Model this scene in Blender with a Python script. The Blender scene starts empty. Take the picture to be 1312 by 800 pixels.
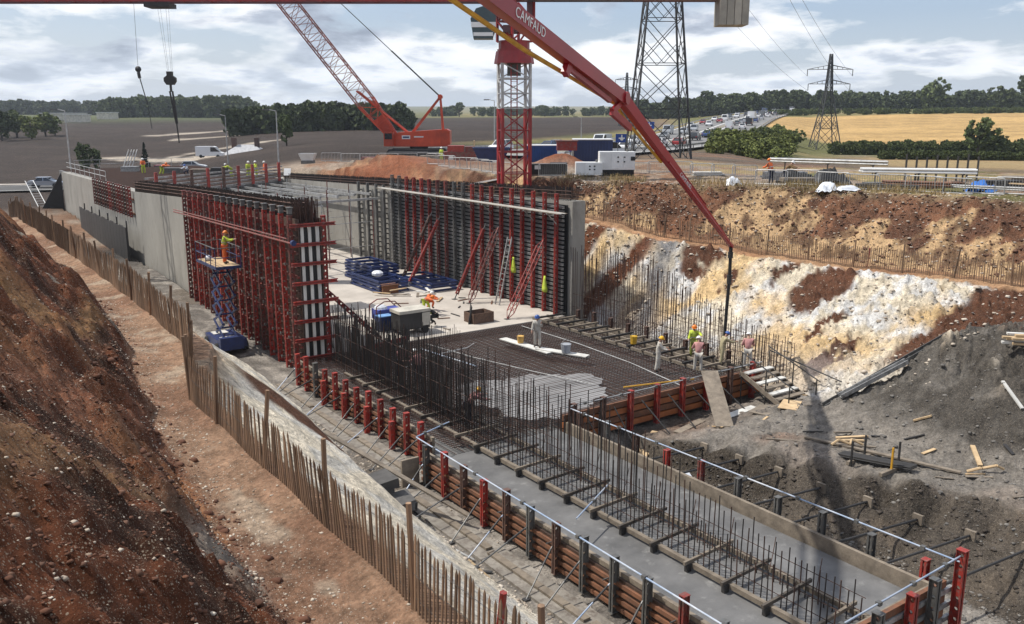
import bpy, math, random
import numpy as np
from mathutils import Vector, Matrix
R = math.radians
rnd = random.Random(7)
scene = bpy.context.scene
COL = scene.collection

# ---------------------------------------------------------------- camera, sky, sun, exposure
# world: x = across the cutting, y = along the walls, z up, slab top at 0
CAMX, CAMY, CAMZ, HEAD, PITCH = -16.23, -42.25, 12.2, 35.0, 12.5
SH, CH = math.sin(R(HEAD)), math.cos(R(HEAD))
cam_d = bpy.data.cameras.new('camera'); cam = bpy.data.objects.new('camera', cam_d); COL.objects.link(cam)
cam.location = (CAMX, CAMY, CAMZ); cam.rotation_euler = (R(90 - PITCH), 0, -R(HEAD))
cam_d.sensor_width = 36; cam_d.lens = 36 * 1136 / 1312; cam_d.clip_start = .1; cam_d.clip_end = 12000
scene.camera = cam

SUN_EL, SUN_AZ = 57.0, 314.0        # azimuth clockwise from +y
sd = Vector((math.sin(R(SUN_AZ)) * math.cos(R(SUN_EL)), math.cos(R(SUN_AZ)) * math.cos(R(SUN_EL)), math.sin(R(SUN_EL))))
sun_d = bpy.data.lights.new('sun', 'SUN'); sun = bpy.data.objects.new('sun', sun_d); COL.objects.link(sun)
sun_d.energy = 5.0; sun_d.angle = R(.7); sun_d.color = (1, .955, .88)
sun.rotation_euler = (-sd).to_track_quat('-Z', 'Y').to_euler(); sun.location = (0, 0, 60)

world = bpy.data.worlds.new('World'); scene.world = world; world.use_nodes = True
nt = world.node_tree; nt.nodes.clear()
def N(t, nt=nt, **k):
    n = nt.nodes.new(t)
    for a, b in k.items(): setattr(n, a, b)
    return n
def ramp(n, stops, interp='LINEAR'):
    e = n.color_ramp.elements; n.color_ramp.interpolation = interp
    while len(e) < len(stops): e.new(.5)
    for q, (p, c) in zip(e, stops):
        q.position = p; q.color = c if len(c) == 4 else (*c, 1)
L = nt.links.new
out = N('ShaderNodeOutputWorld'); bg = N('ShaderNodeBackground'); bg.inputs[1].default_value = .098
sky = N('ShaderNodeTexSky'); sky.sky_type = 'NISHITA'; sky.sun_disc = False
sky.sun_elevation = R(SUN_EL); sky.sun_rotation = R(SUN_AZ); sky.altitude = 100; sky.dust_density = 2.5
tc = N('ShaderNodeTexCoord'); sep = N('ShaderNodeSeparateXYZ'); L(tc.outputs['Generated'], sep.inputs[0])
mz = N('ShaderNodeMath', operation='MAXIMUM'); L(sep.outputs[2], mz.inputs[0]); mz.inputs[1].default_value = 0
az = N('ShaderNodeMath', operation='ADD'); L(mz.outputs[0], az.inputs[0]); az.inputs[1].default_value = .22
dx = N('ShaderNodeMath', operation='DIVIDE'); L(sep.outputs[0], dx.inputs[0]); L(az.outputs[0], dx.inputs[1])
dy = N('ShaderNodeMath', operation='DIVIDE'); L(sep.outputs[1], dy.inputs[0]); L(az.outputs[0], dy.inputs[1])
cmb = N('ShaderNodeCombineXYZ'); L(dx.outputs[0], cmb.inputs[0]); L(dy.outputs[0], cmb.inputs[1])
n1 = N('ShaderNodeTexNoise'); L(cmb.outputs[0], n1.inputs['Vector']); n1.inputs['Scale'].default_value = 1.5; n1.inputs['Detail'].default_value = 9; n1.inputs['Roughness'].default_value = .55; n1.inputs['Distortion'].default_value = .2
cov = N('ShaderNodeValToRGB'); ramp(cov, [(.45, (0, 0, 0)), (.54, (1, 1, 1))]); L(n1.outputs[0], cov.inputs[0])
off = N('ShaderNodeVectorMath', operation='ADD'); L(cmb.outputs[0], off.inputs[0]); off.inputs[1].default_value = (3.1, -1.7, 2.3)
n2 = N('ShaderNodeTexNoise'); L(off.outputs[0], n2.inputs['Vector']); n2.inputs['Scale'].default_value = 1.9; n2.inputs['Detail'].default_value = 8; n2.inputs['Roughness'].default_value = .52
# thick cores of the clouds are grey underneath, thin edges white
thick = N('ShaderNodeMath', operation='MULTIPLY_ADD'); L(n1.outputs[0], thick.inputs[0]); thick.inputs[1].default_value = .55; 
n2s = N('ShaderNodeMath', operation='MULTIPLY'); L(n2.outputs[0], n2s.inputs[0]); n2s.inputs[1].default_value = .6; L(n2s.outputs[0], thick.inputs[2])
shade = N('ShaderNodeValToRGB'); ramp(shade, [(.555, (12.2, 12.3, 12.4)), (.605, (10.4, 10.7, 11.2)), (.645, (6.0, 6.7, 7.9)), (.70, (3.4, 4.0, 5.1))]); L(thick.outputs[0], shade.inputs[0])
mix = N('ShaderNodeMix', data_type='RGBA'); L(cov.outputs[0], mix.inputs['Factor'])
skyb = N('ShaderNodeMix', data_type='RGBA', blend_type='ADD'); skyb.inputs['Factor'].default_value = 1
L(sky.outputs[0], skyb.inputs['A']); skyb.inputs['B'].default_value = (2.0, 2.5, 3.6, 1)
L(skyb.outputs['Result'], mix.inputs['A']); L(shade.outputs[0], mix.inputs['B'])
hz = N('ShaderNodeMapRange'); L(mz.outputs[0], hz.inputs[0]); hz.inputs[1].default_value = 0; hz.inputs[2].default_value = .10; hz.inputs[3].default_value = .55; hz.inputs[4].default_value = 0
mix2 = N('ShaderNodeMix', data_type='RGBA'); L(hz.outputs[0], mix2.inputs['Factor']); L(mix.outputs['Result'], mix2.inputs['A']); mix2.inputs['B'].default_value = (9.2, 10.2, 11.2, 1)
L(mix2.outputs['Result'], bg.inputs[0]); L(bg.outputs[0], out.inputs[0])

vs = scene.view_settings
vs.view_transform = 'Standard'; vs.look = 'None'; vs.exposure = -.05; vs.gamma = 1; vs.use_curve_mapping = False
scene.render.resolution_x, scene.render.resolution_y = 1024, 624

# ---------------------------------------------------------------- helpers
def W(x, y, z=0):
    """a place given as metres right of / ahead of the viewing bank -> world"""
    return Vector((CAMX + CH * x + SH * y, CAMY - SH * x + CH * y, z))
def tag(o, label=None, cat=None, group=None, kind=None):
    if label: o['label'] = label
    if cat: o['category'] = cat
    if group: o['group'] = group
    if kind: o['kind'] = kind
    return o
def empty(name, loc=(0, 0, 0), label=None, cat=None, group=None):
    o = bpy.data.objects.new(name, None); COL.objects.link(o); o.location = loc; o.empty_display_size = .3
    return tag(o, label, cat, group)
def origin(p):
    q = Vector((0, 0, 0))
    while p is not None: q += Vector(p.location); p = p.parent
    return q
def add(me, name, parent=None, loc=(0, 0, 0), rot=None):
    o = bpy.data.objects.new(name, me); COL.objects.link(o); o.parent = parent; o.location = loc
    if rot is not None: o.rotation_euler = rot
    return o
def put(me, name, parent, loc, rot=None):       # world location under a parent
    return add(me, name, parent, Vector(loc) - origin(parent), rot)
def copy_tree(o, parent=None):
    c = o.copy(); COL.objects.link(c); c.parent = parent
    for k in o.children: copy_tree(k, c)
    return c
def frame(d, up=(0, 0, 1)):
    d = Vector(d).normalized(); up = Vector(up)
    if abs(d.dot(up)) > .98: up = Vector((0, 1, 0)) if abs(d.y) < .9 else Vector((1, 0, 0))
    s = d.cross(up).normalized(); return d, s, s.cross(d).normalized()
class MB:
    def __init__(self): self.v = []; self.f = []; self.m = []; self.cur = 0
    def _f(self, *fs):
        for q in fs: self.f.append(q); self.m.append(self.cur)
    def hexa(self, p):
        b = len(self.v); self.v += [tuple(q) for q in p]
        self._f(*[tuple(b + i for i in q) for q in ((0, 3, 2, 1), (4, 5, 6, 7), (0, 1, 5, 4), (1, 2, 6, 5), (2, 3, 7, 6), (3, 0, 4, 7))]); return self
    def box(self, c, s, rz=0):
        x, y, z = s[0] / 2, s[1] / 2, s[2] / 2; ca, sa = math.cos(rz), math.sin(rz); p = []
        for k in (-z, z):
            for i, j in ((-x, -y), (x, -y), (x, y), (-x, y)):
                p.append((c[0] + i * ca - j * sa, c[1] + i * sa + j * ca, c[2] + k))
        return self.hexa(p)
    def bb(self, x0, x1, y0, y1, z0, z1): return self.box(((x0 + x1) / 2, (y0 + y1) / 2, (z0 + z1) / 2), (x1 - x0, y1 - y0, z1 - z0))
    def beam(self, a, b, w, h, up=(0, 0, 1), w2=None, h2=None):
        a, b = Vector(a), Vector(b); d, s, u = frame(b - a, up); p = []
        for q, ww, hh in ((a, w, h), (b, w2 or w, h2 or h)):
            for i, j in ((-1, -1), (1, -1), (1, 1), (-1, 1)): p.append(q + s * (i * ww / 2) + u * (j * hh / 2))
        return self.hexa(p)
    def tube(self, a, b, r, n=6, r2=None, cap=True):
        a, b = Vector(a), Vector(b); d, s, u = frame(b - a); k = len(self.v); r2 = r if r2 is None else r2
        for q, rr in ((a, r), (b, r2)):
            for i in range(n):
                t = 2 * math.pi * i / n; self.v.append(tuple(q + s * (math.cos(t) * rr) + u * (math.sin(t) * rr)))
        for i in range(n): self._f((k + i, k + (i + 1) % n, k + n + (i + 1) % n, k + n + i))
        if cap: self._f(tuple(k + n - 1 - i for i in range(n)), tuple(k + n + i for i in range(n)))
        return self
    def path(self, pts, r, n=6):
        for a, b in zip(pts, pts[1:]): self.tube(a, b, r, n)
        return self
    def prism(self, poly, ax, lo, hi):
        n = len(poly); k = len(self.v)
        for t in (lo, hi):
            for a, b in poly: self.v.append((t, a, b) if ax == 'x' else (a, t, b) if ax == 'y' else (a, b, t))
        for i in range(n): self._f((k + i, k + (i + 1) % n, k + n + (i + 1) % n, k + n + i))
        self._f(tuple(k + n - 1 - i for i in range(n)), tuple(k + n + i for i in range(n))); return self
    def ball(self, c, r, n=8, m=5, sz=1, z0=-1.0):
        k = len(self.v); rows = []
        for j in range(m + 1):
            t = math.asin(max(-1, z0)) + (math.pi / 2 - math.asin(max(-1, z0))) * j / m; row = []
            for i in range(n):
                a = 2 * math.pi * i / n; row.append(len(self.v)); self.v.append((c[0] + r * math.cos(t) * math.cos(a), c[1] + r * math.cos(t) * math.sin(a), c[2] + r * sz * math.sin(t)))
            rows.append(row)
        for p, q in zip(rows, rows[1:]):
            for i in range(n): self._f((p[i], p[(i + 1) % n], q[(i + 1) % n], q[i]))
        self._f(tuple(reversed(rows[0]))); return self
    def quad(self, *p):
        k = len(self.v); self.v += [tuple(q) for q in p]; self._f(tuple(range(k, k + len(p)))); return self
    def mesh(self, name, mat, smooth=False, off=None):
        me = bpy.data.meshes.new(name); v = self.v
        if off is not None: v = [(a[0] - off[0], a[1] - off[1], a[2] - off[2]) for a in v]
        me.from_pydata(v, [], self.f)
        for m in (mat if isinstance(mat, (list, tuple)) else [mat]): me.materials.append(m)
        if isinstance(mat, (list, tuple)): me.polygons.foreach_set('material_index', self.m)
        if smooth: me.polygons.foreach_set('use_smooth', [True] * len(me.polygons))
        me.update(); return me
    def build(self, name, mat, parent=None, smooth=False, base=None):
        """vertices are world places; the object's origin is its parent's, or base, or 0"""
        off = origin(parent) if parent is not None else Vector(base) if base is not None else Vector((0, 0, 0))
        o = add(self.mesh(name, mat, smooth, off), name, parent)
        if parent is None and base is not None: o.location = base
        return o

# ---------------------------------------------------------------- materials
MATS = {}
def mat(name, c, c2=None, rough=.8, scale=2.0, metal=0, bump=0, bscale=None, var=.25, dirt=None, dirt_amt=.45, stretch=(1, 1, 1), spec=.5, detail=6, rand=.12, gen='Object'):
    if name in MATS: return MATS[name]
    m = bpy.data.materials.new(name); m.use_nodes = True; t = m.node_tree; b = t.nodes['Principled BSDF']; l = t.links.new
    tcn = N('ShaderNodeTexCoord', t); oi = N('ShaderNodeObjectInfo', t)
    mp = N('ShaderNodeVectorMath', t, operation='MULTIPLY_ADD'); l(tcn.outputs[gen], mp.inputs[0]); mp.inputs[1].default_value = stretch
    rv = N('ShaderNodeMath', t, operation='MULTIPLY'); l(oi.outputs['Random'], rv.inputs[0]); rv.inputs[1].default_value = 37; l(rv.outputs[0], mp.inputs[2])
    nz = N('ShaderNodeTexNoise', t); l(mp.outputs[0], nz.inputs['Vector']); nz.inputs['Scale'].default_value = scale; nz.inputs['Detail'].default_value = detail; nz.inputs['Roughness'].default_value = .62
    rp = N('ShaderNodeValToRGB', t); c2 = c2 or tuple(x * (1 - var * 1.6) for x in c)
    ramp(rp, [(.3, c2), (.68, tuple(min(1, x * (1 + var * .35)) for x in c))]); l(nz.outputs[0], rp.inputs[0]); col = rp.outputs[0]
    if dirt:
        nd = N('ShaderNodeTexNoise', t); l(mp.outputs[0], nd.inputs['Vector']); nd.inputs['Scale'].default_value = scale * 2.7; nd.inputs['Detail'].default_value = 8; nd.inputs['Roughness'].default_value = .7
        rd = N('ShaderNodeValToRGB', t); ramp(rd, [(1 - dirt_amt - .08, (0, 0, 0)), (1 - dirt_amt + .12, (1, 1, 1))]); l(nd.outputs[0], rd.inputs[0])
        mx = N('ShaderNodeMix', t, data_type='RGBA'); l(rd.outputs[0], mx.inputs['Factor']); l(col, mx.inputs['A']); mx.inputs['B'].default_value = (*dirt, 1); col = mx.outputs['Result']
    if rand:
        mr = N('ShaderNodeMapRange', t); l(oi.outputs['Random'], mr.inputs[0]); mr.inputs[3].default_value = 1 - rand; mr.inputs[4].default_value = 1 + rand
        mu = N('ShaderNodeVectorMath', t, operation='SCALE'); l(col, mu.inputs[0]); l(mr.outputs[0], mu.inputs['Scale']); col = mu.outputs[0]
    l(col, b.inputs['Base Color']); b.inputs['Roughness'].default_value = rough; b.inputs['Metallic'].default_value = metal; b.inputs['Specular IOR Level'].default_value = spec
    if bump:
        bz = N('ShaderNodeTexNoise', t); l(mp.outputs[0], bz.inputs['Vector']); bz.inputs['Scale'].default_value = bscale or scale * 6; bz.inputs['Detail'].default_value = 6
        bn = N('ShaderNodeBump', t); bn.inputs['Strength'].default_value = bump; bn.inputs['Distance'].default_value = .03; l(bz.outputs[0], bn.inputs['Height']); l(bn.outputs[0], b.inputs['Normal'])
    MATS[name] = m; return m
RED = mat('red_painted_steel', (.33, .034, .022), (.2, .022, .018), rough=.5, scale=2.2, dirt=(.17, .13, .115), dirt_amt=.42, rand=.22)
RED2 = mat('red_worn_steel', (.21, .028, .02), (.12, .02, .016), rough=.6, scale=2, dirt=(.13, .09, .075), dirt_amt=.5, rand=.25)
GREYS = mat('galvanised_steel', (.15, .15, .145), rough=.5, scale=3, metal=.3, dirt=(.1, .085, .07), dirt_amt=.42)
BROWNS = mat('rusty_soldier_steel', (.11, .06, .045), rough=.7, scale=3, dirt=(.2, .18, .16), dirt_amt=.35)
ALU = mat('aluminium_beam', (.42, .42, .41), rough=.45, metal=.4, scale=2, dirt=(.13, .12, .11), dirt_amt=.45)
TUBE = mat('scaffold_tube', (.48, .48, .47), rough=.45, metal=.4, scale=2, dirt=(.2, .17, .14), dirt_amt=.38)
TUBEB = mat('blue_marked_tube', (.5, .52, .55), (.16, .25, .4), rough=.45, scale=.9, metal=.1)
DARK = mat('dark_steel', (.035, .033, .032), rough=.6, scale=2)
BLACK = mat('black_rubber', (.012, .012, .012), rough=.6, scale=3)
TIMB = mat('weathered_timber', (.23, .19, .145), (.12, .098, .075), rough=.85, scale=3, stretch=(1, 1, 1), bump=.3, dirt=(.1, .085, .07), dirt_amt=.35)
TIMBN = mat('new_timber', (.52, .38, .22), (.36, .25, .14), rough=.8, scale=3, bump=.2)
TIMBB = mat('orange_brown_timber', (.20, .085, .042), (.095, .045, .026), rough=.75, scale=2.5, dirt=(.07, .05, .04), dirt_amt=.38)
PALE = mat('chestnut_pale', (.24, .15, .09), (.11, .07, .045), rough=.9, scale=5, stretch=(1, 1, .2), rand=.4)
PLY = mat('film_faced_plywood', (.075, .045, .032), rough=.6, scale=1.5, dirt=(.16, .14, .12), dirt_amt=.32)
WHITEB = mat('white_board', (.62, .61, .57), (.4, .39, .36), rough=.7, scale=1.5, stretch=(1, 1, .2), dirt=(.18, .16, .14), dirt_amt=.3)
REBAR = mat('rusty_rebar', (.075, .036, .024), (.035, .02, .016), rough=.85, scale=3, rand=.3)
REBARG = mat('dull_rebar', (.036, .03, .027), (.02, .016, .015), rough=.8, scale=3, rand=.3)
CONC = mat('formed_concrete', (.285, .272, .243), (.2, .19, .17), rough=.85, scale=.35, stretch=(1, 1, .45), bump=.15, bscale=12, dirt=(.165, .15, .13), dirt_amt=.38, rand=0, detail=9)
CONCN = mat('fresh_concrete', (.155, .152, .148), (.08, .079, .078), rough=.6, scale=.8, bump=.12, bscale=9, dirt=(.25, .246, .235), dirt_amt=.36, rand=0, detail=9)
CONCS = mat('pale_slab_concrete', (.47, .425, .37), (.33, .295, .255), rough=.85, scale=.4, bump=.1, bscale=10, dirt=(.33, .27, .22), dirt_amt=.33, rand=0, detail=9)
CONCW = mat('wet_concrete', (.27, .265, .26), (.18, .178, .175), rough=.4, scale=.6, bump=.35, bscale=4, rand=0)
BLUE = mat('blue_steel', (.014, .03, .115), rough=.45, scale=2, dirt=(.03, .035, .06), dirt_amt=.4)
BLUEC = mat('blue_container_paint', (.018, .04, .13), rough=.5, scale=1, dirt=(.03, .03, .05), dirt_amt=.35)
WHITE = mat('white_paint', (.74, .74, .72), rough=.4, scale=1, var=.1, dirt=(.45, .43, .4), dirt_amt=.25)
CREAM = mat('cream_paint', (.62, .58, .49), rough=.5, scale=1, dirt=(.4, .36, .3), dirt_amt=.3)
GLASS = mat('dark_glass', (.02, .025, .03), rough=.08, scale=1, spec=.8)
TYRE = mat('tyre', (.02, .02, .02), rough=.8, scale=4)
YEL = mat('yellow_paint', (.62, .33, .03), rough=.5, scale=2, dirt=(.25, .14, .05), dirt_amt=.35)
HIY = mat('hi_vis_yellow', (.52, .62, .05), (.36, .44, .05), rough=.75, scale=6, rand=.05)
HIO = mat('hi_vis_orange', (.78, .16, .03), (.5, .1, .03), rough=.75, scale=6, rand=.05)
NAVY = mat('navy_cloth', (.02, .025, .05), rough=.85, scale=6)
COVER = mat('white_coverall', (.52, .50, .45), (.34, .31, .27), rough=.85, scale=5, rand=.05)
COVERP = mat('pink_stained_coverall', (.52, .26, .25), (.36, .17, .16), rough=.85, scale=5, rand=.05)
SKIN = mat('skin', (.42, .24, .17), rough=.6, scale=5, var=.1)
HATW = mat('white_helmet', (.75, .75, .73), rough=.35, scale=2, var=.05)
HATY = mat('yellow_helmet', (.75, .42, .02), rough=.35, scale=2, var=.05)
HATB = mat('blue_helmet', (.04, .1, .32), rough=.35, scale=2, var=.05)
HATO = mat('orange_helmet', (.72, .2, .02), rough=.35, scale=2, var=.05)
BOOT = mat('black_boot', (.02, .018, .016), rough=.6, scale=4)
POLY = mat('white_plastic_sheet', (.75, .77, .8), (.5, .54, .6), rough=.35, scale=2.5)
SILV = mat('silver_paint', (.42, .46, .52), rough=.25, metal=.6, scale=1, var=.05)
ASPH = mat('asphalt', (.075, .073, .07), (.05, .048, .046), rough=.9, scale=.3, bump=.1, bscale=20, rand=0, detail=10)
ASPHL = mat('pale_asphalt', (.19, .185, .18), (.13, .128, .125), rough=.9, scale=.1, rand=0)
LINEP = mat('road_paint', (.75, .75, .72), rough=.7, scale=2, var=.1)
# ---------------------------------------------------------------- terrain
def _hash(i, j, s):
    n = (i * 374761393 + j * 668265263 + s * 2147483647) & 0xffffffff
    n = ((n ^ (n >> 13)) * 1274126177) & 0xffffffff
    return ((n ^ (n >> 16)) & 0xffff) / 65535.0
def vnoise(x, y, s=0):
    x = np.asarray(x, float); y = np.asarray(y, float)
    i = np.floor(x).astype(np.int64); j = np.floor(y).astype(np.int64); fx = x - i; fy = y - j
    fx = fx * fx * (3 - 2 * fx); fy = fy * fy * (3 - 2 * fy)
    a, b, c, d = _hash(i, j, s), _hash(i + 1, j, s), _hash(i, j + 1, s), _hash(i + 1, j + 1, s)
    return (a + (b - a) * fx) * (1 - fy) + (c + (d - c) * fx) * fy
def fbm(x, y, o=4, s=0):
    t = 0; a = .5; n = 0
    for k in range(o): t = t + a * vnoise(x, y, s + k * 17); n += a; a *= .5; x = x * 2.03 + 11.3; y = y * 2.03 - 7.1
    return t / n
def ss(a, b, x): t = np.clip((x - a) / (b - a), 0, 1); return t * t * (3 - 2 * t)
def lin(x, *pts): return np.interp(x, [p[0] for p in pts], [p[1] for p in pts])
def head(X, Y):
    a = X - CAMX; b = Y - CAMY
    return CH * a - SH * b, SH * a + CH * b
ROAD = [(-6, 118, 6.9), (8, 140, 6.6), (21, 165, 6.3), (38.5, 200, 6.6), (58, 258, 8.2), (82, 330, 10.2), (108, 405, 12), (140, 482, 13.6), (205, 590, 16.6), (285, 690, 18.6), (420, 800, 20.5)]
def road_near(x, y):
    best = np.full(np.shape(x), 1e9); z = np.zeros(np.shape(x))
    for (x0, y0, z0), (x1, y1, z1) in zip(ROAD, ROAD[1:]):
        dx, dy = x1 - x0, y1 - y0; t = np.clip(((x - x0) * dx + (y - y0) * dy) / (dx * dx + dy * dy), 0, 1)
        d = np.hypot(x - x0 - t * dx, y - y0 - t * dy); m = d < best; best = np.where(m, d, best); z = np.where(m, z0 + t * (z1 - z0), z)
    return best, z
def far_z(x, y):
    r = np.hypot(x, y); a = x / np.maximum(y, 1)
    zl = lin(r, (0, 7.6), (95, 7.6), (115, 7.2), (220, 6.9), (430, 7.8), (600, 10.8), (1000, 13), (2000, 20), (5000, 60))
    zr = lin(r, (0, 7.6), (72, 7.6), (110, 6.6), (160, 4.6), (225, 3.2), (265, 3.6), (350, 7.9), (450, 12.6), (600, 15.5), (800, 18.5), (1500, 24), (5000, 60))
    zw = lin(r, (0, 7.6), (60, 5), (90, 1.7), (140, 1.6), (200, 1.6), (300, 3.4), (430, 6.6), (600, 9.8), (1000, 13), (2000, 20), (5000, 60))
    w = ss(-.17, -.46, a) * (y > 0); zl = zl * (1 - w) + zw * w
    w = ss(.17, .30, a) * (y > 0); z = zl * (1 - w) + zr * w
    d, rz = road_near(x, y); k = 1 - ss(13, 32, d)
    z = z * (1 - k) + (rz - .25) * k
    return z + (fbm(x / 60, y / 60, 3, 5) - .5) * 1.2 * ss(150, 400, r) * (1 - k)
def v_foot(u): return lin(u, (-60, -12.6), (-30, -12.4), (-22, -12.0), (-14, -10.95), (-8, -10.55), (16, -10.3), (40, -10.0))
def v_fence(u): return lin(u, (-60, -10.9), (-20.6, -10.9), (-16, -9.25), (40, -9.1))
def z_left(u): return lin(u, (-60, -1.1), (-2, -.95), (8, -.5), (25, .2), (45, .6), (60, 1.2), (75, 1.6))
def bench(u): return lin(u, (-60, 33), (-22, 28.8), (-15.6, 27.8), (-8.8, 26.6), (-4.8, 26.2), (-.6, 24.6), (2, 23.4), (6.4, 22.6), (30, 22)), lin(u, (-60, 4), (-8, 4), (-.6, 4.5), (2, 5), (6.4, 5.4), (14, 6.2), (40, 6.6))
def rim(u): return lin(u, (-60, 40), (-18.3, 34.9), (-11.5, 33.8), (-4.3, 31.9), (1.8, 27.9), (7.8, 24.9), (30, 24))
def foot_r(u): return lin(u, (-60, 20), (-20, 16.8), (-15, 17.6), (-2, 19.3), (40, 19.3))
def plat_edge(u): return lin(u, (-45, 14), (-31, 12.4), (-28, 11.6), (-24, 9.9), (-21, 8.9), (-18, 8.4), (-15, 8.2))
def seg(v, pts):
    z = pts[0][1] + 0 * v
    for (a, za), (b, zb) in zip(pts, pts[1:]): z = np.where(v > a, za + (zb - za) * np.clip((v - a) / np.maximum(b - a, .05), 0, 1), z)
    return z
def smooth_noise(v, u): return (fbm(v / 2.2, u / 2.2, 4, 3) - .5), (fbm(v / .45, u / .45, 3, 9) - .5)
def height(v, u):
    """terrain height (numpy arrays of world x, y)"""
    x, y = head(v, u); fz = far_z(x, y); big, small = smooth_noise(v, u)
    wob = (fbm(u / 3.0, v / 9.0, 3, 21) - .5)
    # left bank, path and slope down to the footing
    vf = v_foot(u) + wob * .9; vF = v_fence(u); zl = z_left(u)
    capz = lin(u, (-60, 10.7), (20, 10.7), (44, 4), (60, 1.8))
    zp = lin(u, (-60, 5.5), (18, 5.5), (30, 5.1), (44, 3.4), (60, 1.7))
    bank = np.minimum(zp + 1.22 * (vf - v), capz + .1 * big)
    vb = lin(u, (-60, -3.4), (-18, -3.2), (-4, -2.2), (60, -1.8))
    vm = vb - 2.5; zm = np.minimum(zp - .6, zl + lin(u, (-60, 1.9), (-26, 2.1), (-19, 3.0), (-10, 3.3), (-4, 1.8), (20, 1.2)))
    down = seg(v, [(vF + .45, zp - .1), (vm, zm), (vb, zl)])
    left = np.where(v < vf, bank, np.where(v < vF + .45, zp - .12 * np.sin(np.clip((v - vf) / (vF - vf + .01), 0, 1) * math.pi), down))
    # right: trench, working platform, chalk slope, bench, upper slope
    vb2, zb = bench(u); vr = rim(u) + wob * .8; vp = plat_edge(u); ft = foot_r(u) + wob * .8
    near = ss(-15.2, -16.6, u)
    zfl = -.95 * (1 - near) - 1.6 * near; zpl = lin(u, (-60, -.1), (-22.5, -.1), (-19.5, -.4), (-17, -.95))
    right = seg(v, [(0, zfl), (8.3, zfl), (vp + 0 * v, zfl * (1 - near) + zpl * near), (16 + 0 * v, zfl * (1 - near) + (zpl + .2) * near), (np.maximum(ft, 16.2), zfl * (1 - near) + (zpl + .3) * near), (vb2 - .9, zb - .15), (vb2 + .6, zb), (vb2 + 1.1, zb + .1), (np.maximum(vr, vb2 + 1.4), 7.6 + 0 * v)])
    # spoil mound standing on the platform
    mc = np.minimum(3.4, 3.4 - np.hypot((v - 20.5) / 1.35, (u + 26.5) / 2.3) * .82 + 1.5) * 1.0
    ridge = 3.25 - .62 * np.maximum(0, np.hypot((v - 21.5), (u + 25.5) * .62) - 1.8)
    ridge = ridge - 2.2 * np.maximum(0, (v - 15.3) * .44 + (u + 20.6) * .9); right = np.maximum(right, ridge + big * .9)
    z = np.where(v < 3, left, right)
    z = np.where((v > -3) & (v < 3) & (u < -15.4), np.minimum(z, -1.0), z)
    amp = np.where((v > vF - .2) & (v < vF + .5), .03, np.where(v < vf, .34, np.where(v < vF, .07, .22)))
    amp = np.where((v > vb) & (v < 8) & (z < 1), .05, amp)
    d_in = 1 - ss(52, 75, u); top = np.minimum(fz, 7.6)
    zz = np.where(v < 10, np.where(u < 75, z, fz), np.minimum(z, fz + .05 * 0))
    k = ss(50, 75, u)
    inside = (v > .3) & (v < 19) & (u < 75) & (u > -14)
    zz = np.where(v < .3, z * (1 - k) + fz * k, zz)
    zz = np.where(v >= .3, np.where(inside, np.where(v < 3, -1.0, z), np.where(u > 75, fz, np.minimum(z, fz))), zz)
    zz = np.where(inside, np.minimum(zz, -.95), zz)
    r = np.hypot(x, y); f = 1 - ss(70, 140, r)
    fine = fbm(v / .16, u / .16, 2, 13) - .5; gul = np.abs(fbm((u + v * .9) / .75, v / 3.5, 3, 85) - .5)
    bankm = ss(.1, -.5, v - vf) * (u < 30); clod = np.maximum(0, fbm(v / .8, u / .8, 3, 63) - .52)
    chk = ss(-.3, .8, v - foot_r(u)) * ss(0, -.9, v - vb2); upm = ss(1.0, 1.8, v - vb2) * ss(.3, -.6, v - vr)
    zz = zz + (big * amp * 1.6 + small * amp * .75) * np.where(inside, .2, 1) * f
    zz = zz + f * bankm * (.30 * np.minimum(gul * 3, .6) - .1 + clod * 1.3 + fine * .16) + f * (chk * (.9 * np.abs(small) + fine * .22 - .12) + upm * (clod * 1.6 + fine * .25))
    zz = zz + f * near * (v > 8.2) * (v < 27) * (u < -16) * (fine * .12 + clod * .5)
    for du in (-19.9, -21.4, -23.1, -24.8, -26.4, -28.0, -29.6): zz = zz - .55 * np.exp(-((u - du) / .42) ** 2 - ((v - (9.1 + .55 * (plat_edge(du) - 8.3))) / .7) ** 2)
    # crane mound of spoil beside the tower crane and red heap by the cabins
    zz = zz + 1.1 * np.exp(-((x + 13) / 7.5) ** 2 - ((y - 88) / 5) ** 2) * f + 1.5 * np.exp(-((x - 4.5) / 2.2) ** 2 - ((y - 81) / 2.4) ** 2)
    return zz
def hz_at(x, y): return float(height(np.array([float(x)]), np.array([float(y)]))[0])
def on(x, y, dz=0): return Vector((x, y, hz_at(x, y) + dz))
def Wg(x, y, dz=0):
    p = W(x, y); p.z = hz_at(p.x, p.y) + dz; return p

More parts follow.
